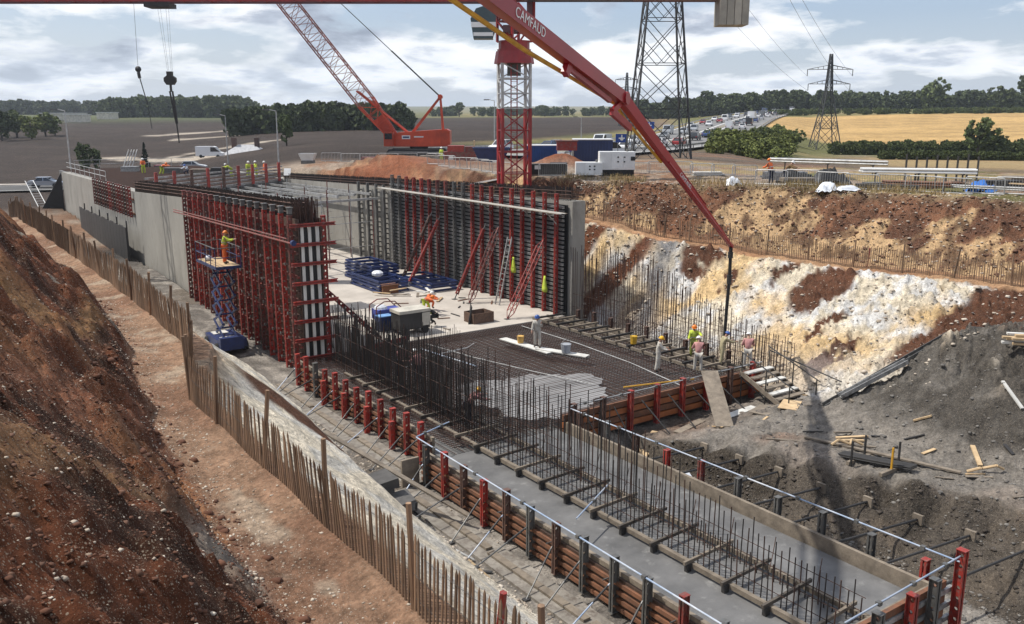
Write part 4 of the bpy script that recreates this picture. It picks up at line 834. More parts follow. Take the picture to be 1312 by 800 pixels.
def txt(name, s, size, m, M_, parent, ext=.004):
    c = bpy.data.curves.new(name, 'FONT'); c.body = s; c.size = size; c.extrude = ext; c.align_x = 'CENTER'; c.align_y = 'CENTER'; c.space_character = 1.05
    tmp = bpy.data.objects.new(name, c); COL.objects.link(tmp); bpy.context.view_layer.update()
    me = bpy.data.meshes.new_from_object(tmp.evaluated_get(bpy.context.evaluated_depsgraph_get())); bpy.data.objects.remove(tmp); me.materials.clear(); me.materials.append(m)
    o = add(me, name, parent); M2 = M_.copy(); M2.translation = M_.translation - origin(parent); o.matrix_local = M2; return o
def face_matrix(p, xdir, ydir): x = Vector(xdir).normalized(); y = Vector(ydir); y = (y - x * x.dot(y)).normalized(); z = x.cross(y); return Matrix(((x.x, y.x, z.x, p[0]), (x.y, y.y, z.y, p[1]), (x.z, y.z, z.z, p[2]), (0, 0, 0, 1)))
HX = Vector((CH, -SH, 0)); HY = Vector((SH, CH, 0)); UZ = Vector((0, 0, 1))

# ---------------------------------------------------------------- tower crane
TX, TY = 0.15, 67.4
tcr = empty('tower_crane', W(TX, TY, 6.6), 'red and white lattice tower crane rising behind the right wall', 'crane')
def Wt(x, y, z): return W(TX + x, TY + y, z)
sdm = HX * math.cos(R(9)) + HY * math.sin(R(9))
lattice(tcr, Wt(0, 0, 6.4), Wt(0, 0, 12.7), 2.05, 2.05, 4, CRED, .2, .09, sdm, parts='mast_chord')
lattice(tcr, Wt(0, 0, 12.72), Wt(0, 0, 15.9), 2.05, 2.05, 3, WHITEL, .17, .08, sdm, parts='mast_chord')
q = MB(); q.beam(Wt(-.22, -.9, 6.6), Wt(-.22, -.9, 15.8), .06, .06); q.beam(Wt(.22, -.9, 6.6), Wt(.22, -.9, 15.8), .06, .06)
for k in range(30): q.beam(Wt(-.22, -.9, 6.8 + k * .3), Wt(.22, -.9, 6.8 + k * .3), .03, .03)
q.build('ladder', CRED, tcr)
q = MB(); q.box(Wt(0, 0, 15.5), (1.0, 1.0, .9), -R(35)); q.build('drive_box', GREYS, tcr)
q = MB(); q.tube(Wt(0, 0, 15.9), Wt(0, 0, 16.75), 1.5, 16, 1.35); q.tube(Wt(0, 0, 16.9), Wt(0, 0, 17.5), 1.15, 16); q.tube(Wt(0, 0, 16.7), Wt(0, 0, 16.9), 1.25, 16); q.build('slewing_ring', CRED, tcr)
lattice(tcr, Wt(.1, 0, 17.45), Wt(.1, 0, 20.3), 1.9, 1.9, 2, CRED, .16, .1, parts='head_chord')
q = MB(); q.box(Wt(.2, 0, 18.3), (2.0, 1.6, .5), -R(35)); q.box(Wt(1.15, 0, 19.3), (.45, .5, 1.9), -R(35)); q.build('slewing_platform', JIB, tcr)
cab = MB(); prof = [(-2.9, 17.55), (-1.5, 17.55), (-1.3, 18.3), (-1.3, 19.6), (-1.9, 19.85), (-2.7, 19.6), (-3.1, 18.9)]
n0 = len(prof)
for yy in (-1.5, -.2): cab.v += [tuple(Wt(p[0], yy, p[1])) for p in prof]
for i in range(n0): cab._f((i, (i + 1) % n0, n0 + (i + 1) % n0, n0 + i))
cab._f(tuple(range(n0 - 1, -1, -1)), tuple(range(n0, 2 * n0))); cb = cab.build('operator_cab', mat('cab_tinted_glass', (.03, .06, .07), rough=.1, scale=1), tcr)
q = MB(); q.beam(Wt(-3.05, -1.53, 18.5), Wt(-1.3, -1.53, 18.5), .03, .35); q.beam(Wt(-2.9, -1.53, 17.85), Wt(-1.5, -1.53, 17.85), .03, .25); q.build('cab_panel', WHITE, cb)
# jib to the left, counter-jib and ballast to the right
for yy in (-.7, .7): q = MB(); q.beam(Wt(-62, yy, 20.28), Wt(0, yy, 20.28), .2, .24); q.build('jib_lower_chord', CRED if yy < 0 else JIB, tcr)
q = MB(); q.beam(Wt(-62, 0, 22.0), Wt(0, 0, 22.3), .22, .22); q.build('jib_top_chord', CRED, tcr)
q = MB()
for i in range(31):
    x0, x1 = -62 + i * 2, -61 + i * 2
    for yy in (-.7, .7): q.beam(Wt(x0, yy, 20.35), Wt(x1, 0, 22.05), .09, .09); q.beam(Wt(x1, 0, 22.05), Wt(x1 + 1, yy, 20.35), .09, .09)
    q.beam(Wt(x0, -.7, 20.3), Wt(x0, .7, 20.3), .09, .09)
q.build('jib_bracing', CRED, tcr)
q = MB(); q.beam(Wt(0, -.75, 20.42), Wt(16.6, -.75, 20.42), .14, .26); q.beam(Wt(0, .75, 20.42), Wt(16.6, .75, 20.42), .14, .26); q.beam(Wt(.3, 0, 20.35), Wt(16.4, 0, 20.35), 1.4, .05); q.build('counter_jib', JIB, tcr)
q = MB(); q.beam(Wt(1, -.85, 20.16), Wt(8.5, -.85, 20.16), .07, .08); q.build('service_rail', DARK, tcr)
for k in range(4): q = MB(); q.box(Wt(14.95 + k * .53, 0, 19.7), (.49, 1.9, 2.3), -R(35)); q.build('ballast_block', mat('ballast_concrete', (.38, .35, .29), (.27, .25, .21), rough=.8, scale=.8), tcr)
q = MB(); q.beam(Wt(0, 0, 26.5), Wt(-40, 0, 22.2), .08, .08); q.beam(Wt(0, 0, 26.5), Wt(15.5, 0, 20.7), .08, .08); q.beam(Wt(0, 0, 20.3), Wt(0, 0, 26.5), .5, .5); q.build('apex_and_ties', CRED, tcr)
# trolley, hoist rope and hook block
hx = -25.3
th = empty('crane_hook_block', Wt(hx, 0, 14), 'dark hook block with chains hanging from the tower crane jib', 'hook')
q = MB(); q.box(Wt(hx - .3, 0, 19.95), (1.8, 1.5, .3), -R(35)); q.build('trolley', DARK, th)
q = MB(); [q.tube(Wt(hx - .5 + i * .2, 0, 19.9), Wt(hx - .15 + i * .09, 0, 15.4), .008, 4) for i in (0, 1, 3, 4)]; q.build('hoist_rope', GREYS, th)
q = MB(); q.prism([(-.42, -.1), (-.25, -.35), (.25, -.35), (.42, -.1), (.42, .15), (.18, .32), (.2, .6), (-.2, .6), (-.18, .32), (-.42, .15)], 'y', -.18, .18)
bk = q.build('sheave_block', DARK, th); bk.location = Wt(hx, 0, 14.75) - Wt(hx, 0, 14) + Vector((0, 0, 0)); bk.rotation_euler = (0, 0, -R(35))
for v_ in bk.data.vertices: v_.co += Wt(hx, 0, 14)
q = MB(); q.tube(Wt(hx, 0, 14.4), Wt(hx, 0, 13.9), .09, 8); q.tube(Wt(hx - .1, 0, 13.95), Wt(hx + .2, 0, 11.6), .07, 6); q.tube(Wt(hx + .1, 0, 13.95), Wt(hx + .27, 0, 11.6), .07, 6); q.tube(Wt(hx + .22, 0, 11.6), Wt(hx + .3, 0, 10.2), .05, 6); q.build('chain_sling', DARK, th)

# ---------------------------------------------------------------- crawler crane with lattice boom
CY = 126.0; gz = hz_at(*W(-13, CY)[:2])
cc = empty('crawler_crane', W(-13, CY, gz), 'orange-red crawler crane with long lattice boom on the skyline', 'crane')
def Wc(x, y, z): return W(x, CY + y, z)
for s in (-1, 1):
    q = MB(); pr = [(-17.3, gz + .5), (-16.8, gz), (-9.6, gz), (-9.1, gz + .5), (-9.5, gz + 1.05), (-16.9, gz + 1.05)]; k0 = len(q.v)
    for yy in (s * 2.2 - .45, s * 2.2 + .45): q.v += [tuple(Wc(a, yy, b)) for a, b in pr]
    for i in range(6): q._f((i, (i + 1) % 6, 6 + (i + 1) % 6, 6 + i))
    q._f((5, 4, 3, 2, 1, 0), (6, 7, 8, 9, 10, 11)); q.build('track', DARK, cc)
q = MB(); q.tube(Wc(-13, 0, gz + .8), Wc(-13, 0, gz + 1.35), 1.3, 14); q.build('turntable', DARK, cc)
q = MB(); pr = [(-16.6, gz + 1.4), (-9.0, gz + 1.4), (-8.6, gz + 1.9), (-8.6, gz + 3.5), (-9.0, gz + 3.75), (-15.6, gz + 3.3), (-16.2, gz + 3.0)]; n0 = len(pr)
for yy in (-1.5, 1.5): q.v += [tuple(Wc(a, yy, b)) for a, b in pr]
for i in range(n0): q._f((i, (i + 1) % n0, n0 + (i + 1) % n0, n0 + i))
q._f(tuple(range(n0 - 1, -1, -1)), tuple(range(n0, 2 * n0))); hs = q.build('machine_house', CORG, cc)
q = MB(); q.box(Wc(-14.6, -1.53, gz + 2.65), (1.15, .03, .5), -R(35)); q.build('name_plate', WHITE, hs)
q = MB(); q.box(Wc(-14.6, -1.55, gz + 2.65), (.85, .03, .22), -R(35)); q.build('name_plate_band', BLUEC, hs)
q = MB(); q.box(Wc(-12.85, -1.53, gz + 2.7), (1.3, .03, .17), -R(35)); q.build('lettering_strip', WHITE, hs)
q = MB(); q.box(Wc(-16.9, -1.9, gz + 2.4), (1.3, 1.2, 1.9), -R(35)); cbn = q.build('cab', CORG, cc); q = MB(); q.box(Wc(-16.9, -2.53, gz + 2.8), (1.0, .03, .8), -R(35)); q.build('cab_window', GLASS, cbn)
q = MB(); q.box(Wc(-9.2, 0, gz + 2.6), (1.3, 3.3, 1.9), -R(35)); q.build('counterweight', CORG, cc)
bf, bk1, bt = Wc(-15.9, 0, gz + 1.9), Wc(-20.2, 0, gz + 7.4), Wc(-48.5, 0, 50.5)
LAT = mat('boom_lattice_red', (.34, .10, .07), (.2, .08, .06), rough=.5, scale=.3)
lattice(cc, bf, bk1, .9, 2.3, 4, CORG, .2, .09, HY, parts='butt_chord')
q = MB(); q.beam(bf, bf.lerp(bk1, .62), 1.0, .5, HY, 1.7, .4); q.build('boom_butt_plate', CORG, cc)
lattice(cc, bk1, bt, 2.3, 2.1, 34, LAT, .15, .06, HY, parts='boom_chord')
at_ = Wc(-9.9, 0, gz + 8.1)
for yy in (-.8, .8):
    q = MB(); q.beam(Wc(-13.9, yy, gz + 3.2), at_ + HY * yy * .5, .2, .26); q.build('gantry_leg', CORG, cc)
    q = MB(); q.beam(Wc(-9.6, yy, gz + 3.6), at_ + HY * yy * .5, .16, .2); q.build('gantry_stay', CORG, cc)
    q = MB(); q.tube(at_ + HY * yy * .5, at_.lerp(bt, .17) + HY * yy * .5, .09, 6); q.build('luffing_rope', DARK, cc)
    q = MB(); q.tube(at_.lerp(bt, .17) + HY * yy * .5, bt + HY * yy * .4, .045, 6); q.build('boom_pendant', GREYS, cc)
    q = MB(); q.tube(Wc(-14.3, yy, gz + 3.1), bk1.lerp(bt, .04) + HY * yy, .13, 6); q.build('boom_backstop', CORG, cc)
q = MB(); q.tube(at_ - HY * .7, at_ + HY * .7, .32, 10); q.build('gantry_sheave', CORG, cc)
ch = empty('crane_hook_block', Wc(-50, 0, 18.8), 'small ball hook on a thin rope from the crawler crane', 'hook')
q = MB(); q.tube(Wc(-50.6, 0, 50.4), Wc(-51.3, 0, 18.9), .022, 4); q.build('hoist_rope', DARK, ch)
q = MB(); q.ball(Wc(-51.3, 0, 18.4), .42, 10, 6); q.build('ball_weight', DARK, ch)
q = MB(); q.tube(Wc(-51.3, 0, 18), Wc(-51.2, 0, 17.2), .22, 8); q.tube(Wc(-51.2, 0, 17.3), Wc(-50.4, 0, 13.6), .07, 6); q.tube(Wc(-50.4, 0, 13.7), Wc(-50.1, 0, 10.4), .05, 5); q.build('hook_and_sling', DARK, ch)

# ---------------------------------------------------------------- concrete pump boom reaching over the works
pb = empty('concrete_pump', W(-14, -9, 10.6), 'red concrete pump boom with yellow pipe reaching over the slab', 'concrete pump')
J = [W(-14, -9, 10.6), W(-14, -9, 13.2), W(-9.5, 2, 27.5), W(-3.55, 20.5, 17.0), W(4.25, 35.2, 12.85), W(10.75, 43.2, 5.95)]
q = MB(); q.box(J[0] + Vector((0, 0, .9)), (2.4, 2.4, 1.6)); q.tube(J[0] + UZ * 1.6, J[1] + UZ * .4, .6, 12); q.build('pedestal', BOOMR, pb)
dims = [(.5, .6, .45, .55), (.5, .6, .42, .55), (.42, .52, .36, .46), (.34, .44, .13, .17)]
for k, (a, c) in enumerate(zip(J[1:], J[2:])):
    q = MB(); w0, h0, w1, h1 = dims[k]; q.beam(a, c, w0, h0, UZ, w1, h1); sec = q.build('boom_section', BOOMR, pb)
    q = MB(); d, sx, up = frame(c - a); q.tube(c - sx * (w1 * .7), c + sx * (w1 * .7), h1 * .55, 10); q.build('boom_joint', BOOMR, sec)
    q = MB(); q.beam(a.lerp(c, .3) + up * h0 * .505, a.lerp(c, .7) + up * h0 * .47, w0 * .5, .03); q.build('stiffener', BOOMR, sec)
d, sx, up = frame(J[4] - J[3]); q = MB(); o1 = -up * .62 - sx * .32; q.path([J[3] + d * .1 - up * .1 - sx * .3, J[3] + d * 1.2 + o1, J[3].lerp(J[4], .55) + o1 * .92, J[3].lerp(J[4], .72) - up * .42 - sx * .3], .075, 8); q.path([J[3].lerp(J[4], .72) - up * .42 - sx * .3, J[4] - up * .2 - sx * .3], .07, 8); q.build('delivery_pipe', YEL, pb)
q = MB(); q.beam(J[3].lerp(J[4], .70) - up * .35, J[3].lerp(J[4], .93) - up * .42, .14, .16); q.build('boom_cylinder', BOOMR, pb)
q = MB(); q.beam(J[3].lerp(J[4], .70) - up * .2, J[3].lerp(J[4], .69) - up * .62, .2, .3); q.build('cylinder_bracket', BOOMR, pb); q = MB(); q.beam(J[4] - up * .15, J[4] - d * .9 - up * .75, .14, .22); q.beam(J[4] - d * .9 - up * .75, J[4] + (J[5] - J[4]).normalized() * .9 - up * .65, .16, .26); q.build('link_plate', BOOMR, pb)
d2, s2, u2 = frame(J[5] - J[4]); q = MB(); q.path([J[4] - up * .3 - s2 * .2, J[4] + d2 * 1.0 - u2 * .35 - s2 * .2, J[4].lerp(J[5], .35) - u2 * .2 - s2 * .18], .06, 8); q.build('delivery_pipe', YEL, pb)
q = MB(); q.path([J[4].lerp(J[5], .35) - u2 * .2 + s2 * .18, J[5] + s2 * .1 - u2 * .05], .055, 8); q.build('delivery_pipe', BOOMR, pb)
q = MB(); tip = J[5]; q.tube(tip, tip + Vector((0, 0, -.25)), .1, 10); q.path([tip + Vector((0, 0, -.2)), tip + Vector((.02, 0, -1.6)), tip + Vector((-.05, .02, -3.2)), tip + Vector((-.12, 0, -4.6)), tip + Vector((-.25, .0, -5.6))], .085, 10); q.build('rubber_end_hose', BLACK, pb)
q = MB(); q.tube(tip + Vector((0, 0, -1.45)), tip + Vector((0, 0, -1.9)), .12, 10); q.build('hose_coupling', DARK, pb); q = MB(); q.tube(tip + Vector((0, 0, -.3)), tip + Vector((0, 0, -.6)), .13, 10); q.build('hose_coupling', DARK, pb)
fx = lambda a, c, t, w, s_: txt('lettering', 'CAMFAUD', s_, WHITE, face_matrix(a.lerp(c, t) - frame(c - a)[1] * 0 + (frame(c - a)[1] * (w if frame(c - a)[1].dot(HY) < 0 else -w)), c - a, frame(c - a)[2]), pb)
fx(J[3], J[4], .505, .21, .42); fx(J[4], J[5], .50, .135, .25)

# ---------------------------------------------------------------- pylons and wires
PYL = mat('pylon_steel', (.045, .047, .05), (.03, .031, .033), rough=.7, metal=.1, scale=.3)
def pylon(label, x, y, h, wb, ww, waist, arms, brace=.1, chord=.2, panels=None):
    g = W(x, y); g.z = hz_at(g.x, g.y) - .2; o = empty('electricity_pylon', g, label, 'pylon'); ax, ay = HX, HY
    def half(z): return wb / 2 + (ww / 2 - wb / 2) * min(1, z / waist) if z < waist else ww / 2 + (.25 - ww / 2) * (z - waist) / (h - waist)
    cr = ((-1, -1), (1, -1), (1, 1), (-1, 1)); P = lambda z, k: g + (ax * cr[k][0] + ay * cr[k][1]) * half(z) + UZ * z
    zs = [0]; 
    while zs[-1] < h - 1.2: zs.append(min(h, zs[-1] + max(1.1, half(zs[-1]) * (2.0 if zs[-1] > waist * .4 else 1.75))))
    for k in range(4): q = MB(); [q.beam(P(a, k), P(c, k), chord, chord) for a, c in ((0, waist), (waist, h))]; q.build('leg', PYL, o)
    q = MB()
    for a, c in zip(zs, zs[1:]):
        for k in range(4):
            j = (k + 1) % 4; q.beam(P(a, k), P(c, j), brace, brace); q.beam(P(a, j), P(c, k), brace, brace); q.beam(P(c, k), P(c, j), brace, brace)
            if half(a) > 1.8: m_ = (a + c) / 2; q.beam(P(a, k).lerp(P(a, j), .5), P(m_, k), brace * .8, brace * .8); q.beam(P(a, k).lerp(P(a, j), .5), P(m_, j), brace * .8, brace * .8)
    q.build('bracing', PYL, o); tips = []
    for z, ln in arms:
        for s in (-1, 1):
            q = MB(); t = g + ax * s * ln + UZ * z; hw = half(z)
            for e in (-1, 1): q.beam(g + ax * s * hw + ay * e * hw + UZ * z, t, brace * 1.1, brace * 1.1); q.beam(g + ax * s * hw + ay * e * hw + UZ * (z + 1.0), t, brace, brace)
            for i in range(1, 4): p0 = g + ax * s * (hw + (ln - hw) * i / 4) + UZ * z; q.beam(p0 - ay * hw * (1 - i / 4), p0 + ay * hw * (1 - i / 4), brace * .8, brace * .8); q.beam(p0, p0 + UZ * (1 - i / 4), brace * .8, brace * .8)
            arm = q.build('cross_arm', PYL, o); q = MB(); q.tube(t, t - UZ * 1.6, .09, 6); q.build('insulator', DARK, arm); tips.append(t - UZ * 1.6)
    return o, tips
pyA, tA = pylon('tall dark electricity pylon standing behind the pump boom', 17.4, 107.9, 42, 6.9, 2.3, 27, ((29, 5.5), (34, 6.5), (39, 5)), .085, .18)
pyB, tB = pylon('smaller pylon with two crossarms in front of the stubble field', 78.7, 227, 23.7, 6.4, 1.5, 14.5, ((16.5, 5.2), (20, 5.6)), .11, .2)
pyC, tC = pylon('distant pale pylon behind the tall dark pylon', 50.2, 400, 23, 6, 1.6, 12, ((12, 5.5), (16, 6), (20, 5)), .2, .3)
for i in range(4):
    a, c = tA[2 + i], tB[i]; q = MB(); q.path([a.lerp(c, t / 14) - UZ * 4.0 * (t / 14) * (1 - t / 14) * 4 * .6 for t in range(15)], .03, 4)
    tag(q.build('power_line', PYL, base=a), 'thin power line sagging between the two nearer pylons', 'cable', 'power lines')

# ---------------------------------------------------------------- scissor lift
slr = empty('scissor_lift', (-1.75, 6.3, hz_at(-1.75, 6.3) + .02), 'blue scissor lift raised against the red formwork', 'scissor lift'); X0, Y0, Z0 = slr.location
q = MB(); q.bb(X0 - .75, X0 + .75, Y0 - 1.3, Y0 + 1.3, Z0 + .3, Z0 + .75); q.bb(X0 - .78, X0 + .5, Y0 - 1.55, Y0 - 1.2, Z0 + .25, Z0 + .95); ch_ = q.build('chassis', BLUE, slr)
for s in (-1, 1): q = MB(); q.bb(X0 - .5, X0 + .3, Y0 + s * .8 - .35, Y0 + s * .8 + .35, Z0 + .752, Z0 + .79); q.build('cover_plate', WHITEB, ch_)
for sx in (-1, 1):
    for sy in (-1, 1): q = MB(); q.tube((X0 + sx * .62, Y0 + sy * .95, Z0 + .3), (X0 + sx * .85, Y0 + sy * .95, Z0 + .3), .3, 14); q.build('wheel', TYRE, slr)
zt = 4.15
for k in range(5):
    a = Z0 + .8 + k * (zt - Z0 - .8) / 5; c = Z0 + .8 + (k + 1) * (zt - Z0 - .8) / 5
    for sx in (-.36, .36):
        q = MB(); q.beam((X0 + sx, Y0 - .8, a), (X0 + sx, Y0 + .8, c), .07, .12); q.beam((X0 + sx + .08, Y0 + .8, a), (X0 + sx + .08, Y0 - .8, c), .07, .12); q.build('scissor_arm', BLUE, slr)
    q = MB(); q.tube((X0 - .5, Y0, (a + c) / 2), (X0 + .5, Y0, (a + c) / 2), .05, 6); q.build('pivot', BLUE, slr)
q = MB(); q.bb(X0 - .7, X0 + .7, Y0 - 1.4, Y0 + 2.2, zt, zt + .14); pf = q.build('platform', BLUE, slr)
q = MB(); q.bb(X0 - .62, X0 + .62, Y0 - 1.3, Y0 + 2.1, zt + .142, zt + .16); q.build('platform_deck', TIMBN, pf)
for z in (.62, 1.15): q = MB(); q.path([(X0 - .68, Y0 - 1.38, zt + z), (X0 + .68, Y0 - 1.38, zt + z), (X0 + .68, Y0 + 2.18, zt + z), (X0 - .68, Y0 + 2.18, zt + z), (X0 - .68, Y0 - 1.38, zt + z)], .025, 6); q.build('guard_rail', BLUE if z < 1 else GREYS, pf)
for sx in (-.68, .68):
    for k in range(5): q = MB(); q.tube((X0 + sx, Y0 - 1.38 + k * .89, zt + .1), (X0 + sx, Y0 - 1.38 + k * .89, zt + 1.15), .025, 6); q.build('rail_post', BLUE, pf)
bgm = MB(); bgm.ball((X0 - .3, Y0 + 1.2, zt + .3), .2, 8, 5, .8); tag(bgm.build('tool_bag', POLY, base=(X0 - .3, Y0 + 1.2, zt + .16)), 'white bag on the scissor lift platform', 'bag')
# ---------------------------------------------------------------- trees, hedges, woods
def foliage_mat(name, c, c2):
    m = mat(name, c, c2, rough=.8, scale=.9, rand=.2, spec=.2, detail=3); return m
FOL = [foliage_mat('oak_leaves', (.12, .145, .048), (.055, .075, .028)), foliage_mat('dark_leaves', (.10, .125, .05), (.05, .066, .028)), foliage_mat('light_leaves', (.19, .21, .06), (.09, .11, .033)), foliage_mat('conifer_leaves', (.035, .048, .026), (.016, .024, .014))]
BARK = mat('bark', (.06, .045, .035), rough=.95, scale=4)
def leaf_mesh(name, g, clumps, per, leaf, crown, m, inner=.35, flat=.8):
    """crown: list of (cx, cy, cz, rx, ry, rz) lobes; returns a mesh of leaf-sized quads"""
    cs = []
    cr = np.array(crown)
    for k in range(clumps):
        l = cr[g.integers(len(cr))]; d = g.normal(size=3); d /= np.linalg.norm(d); rr = inner + (1 - inner) * g.random() ** .5; cs.append(np.concatenate([l[:3] + d * l[3:] * rr, [l[3:].mean() * (.16 + .16 * g.random())]]))
    cs = np.array(cs); idx = np.repeat(np.arange(clumps), per); n = len(idx); d = g.normal(size=(n, 3)); d /= np.linalg.norm(d, axis=1)[:, None]
    p = cs[idx, :3] + d * (cs[idx, 3] * (.5 + .6 * g.random(n)))[:, None] * np.array((1, 1, flat))
    a = g.normal(size=(n, 3)); a /= np.linalg.norm(a, axis=1)[:, None]; b = np.cross(a, d + .3 * g.normal(size=(n, 3))); b /= np.linalg.norm(b, axis=1)[:, None] + 1e-9
    s = (leaf * (.6 + .8 * g.random(n)))[:, None]; co = np.stack([p - a * s - b * s * .6, p + a * s - b * s * .6, p + a * s + b * s * .6, p - a * s + b * s * .6], 1)
    return leaf_from(name, co, m)
def leaf_from(name, co, m):
    k = len(co); me = bpy.data.meshes.new(name); me.vertices.add(k * 4); me.vertices.foreach_set('co', co.reshape(-1)); me.loops.add(k * 4); me.loops.foreach_set('vertex_index', np.arange(k * 4, dtype=np.int32)); me.polygons.add(k); me.polygons.foreach_set('loop_start', (np.arange(k) * 4).astype(np.int32)); me.update(); me.materials.append(m); return me
def get_co(me): a = np.empty(len(me.vertices) * 3); me.vertices.foreach_get('co', a); return a.reshape(-1, 4, 3)
gen = np.random.default_rng(5)
def lobes(g, h, r, z0, n): return [(g.uniform(-.5, .5) * r, g.uniform(-.5, .5) * r, z0 + (h - z0) * (.35 + .4 * g.random()), r * g.uniform(.45, .7), r * g.uniform(.45, .7), (h - z0) * g.uniform(.28, .42)) for _ in range(n)] + [(0, 0, z0 + (h - z0) * .5, r * .7, r * .7, (h - z0) * .45)]
KIND = []                                                        # unit-ish trees (height 10)
for i in range(5):
    g = np.random.default_rng(20 + i); r = (4.4, 3.6, 5.0, 3.2, 4.0)[i]; cr = leaf_mesh('crown', g, 80, 26, .34, lobes(g, 10, r, .4, 7), FOL[(0, 1, 0, 1, 2)[i]])
    q = MB(); q.tube((0, 0, -.4), (.1, 0, 3.2), .36, 8, .24)
    for k in range(5): a = k * 1.26 + i; q.tube((.1, 0, 2.4 + .3 * k), (math.cos(a) * r * .5, math.sin(a) * r * .5, 5 + .4 * k), .16, 6, .05)
    q.tube((.1, 0, 3), (0, .1, 8), .22, 6, .05); KIND.append((cr, q.mesh('trunk', BARK)))
g = np.random.default_rng(77); cl = [(0, 0, z, (10 - z) * .26, (10 - z) * .26, 1.2) for z in np.linspace(1, 9.4, 9)]
q = MB(); q.tube((0, 0, -.4), (0, 0, 9), .2, 7, .04); KIND.append((leaf_mesh('crown', g, 110, 22, .26, cl, FOL[3], .5), q.mesh('trunk', BARK)))
def tree(label, x, y, h, kind=0, wide=1.0, group=None, name='tree', dz=-.1):
    p = Wg(x, y, dz); o = empty(name, p, label, 'tree', group); cr, tr = KIND[kind]; s = h / 10
    for me, nm in ((cr, 'crown'), (tr, 'trunk')): c = add(me, nm, o); c.scale = (s * wide, s * wide, s); c.rotation_euler = (0, 0, rnd.uniform(0, 6))
    return o
def px(x, d): return (x - 656) / 1136 * d * 1.0                    # lateral metres for a bearing at a distance
def wood(name, label, spots, kinds=(0, 1, 3), lift=0, thin=.5, fm=None):
    """a far wood that reads as one mass"""
    cos = []
    for x, y, h, wd in spots:
        c = get_co(KIND[kinds[rnd.randrange(len(kinds))]][0]); c = c[gen.random(len(c)) < thin]; a = rnd.uniform(0, 6.28); ca, sa = math.cos(a), math.sin(a); s = h / 10; ctr = c.mean(1, keepdims=True); c = ctr + (c - ctr) * 1.45
        c[..., 2] = (c[..., 2] - 1.2) * 1.12; c = np.stack([(c[..., 0] * ca - c[..., 1] * sa) * s * wd, (c[..., 0] * sa + c[..., 1] * ca) * s * wd, c[..., 2] * s], -1); c[..., 2] -= .08 * h; p = Wg(x, y, lift); cos.append(c + np.array(p))
    o = add(leaf_from(name, np.concatenate(cos), fm or FOL[0 if 'hedge' in name else 1]), name); return tag(o, label, 'trees', kind='stuff')
sp = [(px(rnd.uniform(300, 512), 300 + k), 290 + rnd.uniform(0, 45), rnd.uniform(7.5, 10.5) * (1 if j % 3 else .8), 1.0) for j in range(190) for k in (0,)]
wood('far_wood', 'dark wood standing behind the ploughed field left of the crawler crane', sp, thin=.55)
sp = [(px(rnd.uniform(150, 320), 640), 620 + rnd.uniform(0, 70), rnd.uniform(12, 17), 1.1) for j in range(170)]
wood('far_wood', 'hazy wooded hill beyond the pale haul road', sp, thin=.4)
sp = [(px(rnd.uniform(-40, 170), 900), 860 + rnd.uniform(0, 120), rnd.uniform(11, 16), 1.2) for j in range(180)]
wood('far_wood', 'distant bluish tree line along the left skyline', sp, thin=.35)
sp = [(px(rnd.uniform(560, 800), 800), 760 + rnd.uniform(0, 80), rnd.uniform(6, 10), 1.3) for j in range(70)]
wood('far_wood', 'thin distant tree line behind the tower crane mast', sp, thin=.35)
sp = [(px(rnd.uniform(800, 1330), 560), 540 + rnd.uniform(0, 60), rnd.uniform(7, 13.5), 1.15) for j in range(330)]
wood('far_wood', 'dark tree belt along the skyline above the stubble field', sp, thin=.45)
for X, d, h, k, w, lb in ((1183, 520, 19, 2, 1.05, 'largest round tree rising above the skyline belt'), (1268, 500, 14, 0, 1.1, 'broad tree in the skyline belt beside the tallest right tree'), (1306, 480, 20, 1, 1.0, 'tall dark tree at the end of the skyline belt'), (900, 560, 15, 1, 1.2, 'dark tree in the belt above the motorway'), (1010, 540, 13, 3, 1.2, 'rounded dark tree over the motorway bend'), (852, 520, 14, 3, .9, 'narrow dark tree behind the tall pylon'), (590, 700, 11, 1, 1.1, 'lone small tree on the skyline beside the crane mast'), (697, 700, 9, 3, 1.3, 'small flat-topped tree on the skyline behind the pump boom')):
    tree(lb, px(X, d), d, h, k, w)
# left mid-distance clump
for X, d, h, k in ((-10, 300, 11, 0), (14, 290, 9.5, 1), (34, 310, 10, 0), (52, 300, 8, 4), (70, 320, 9, 0), (-30, 310, 12, 1), (82, 330, 7, 4)): tree('leafy tree in the clump on the edge of the ploughed field', px(X, d), d, h, k, 1.15, 'trees at the edge of the ploughed field')
tree('dense round tree standing behind the white-roofed house', px(372, 190), 190, 6.6, 1, .8); tree('dark bush-like tree beside the left street lamp', px(114, 170), 170, 6, 3, .7); tree('reddish low tree next to the dark bush by the lamp', px(128, 172), 172, 4.5, 1, .8); tree('dark pointed conifer behind the deck workers', px(192, 175), 175, 5.2, 5, .75, name='conifer_tree')
tree('big round oak standing alone in the stubble field hedge', px(1243, 205), 205, 9.2, 0, 1.0, name='oak_tree'); tree('low dark bush touching the round oak', px(1274, 203), 203, 4.6, 1, 1.3, name='bush')
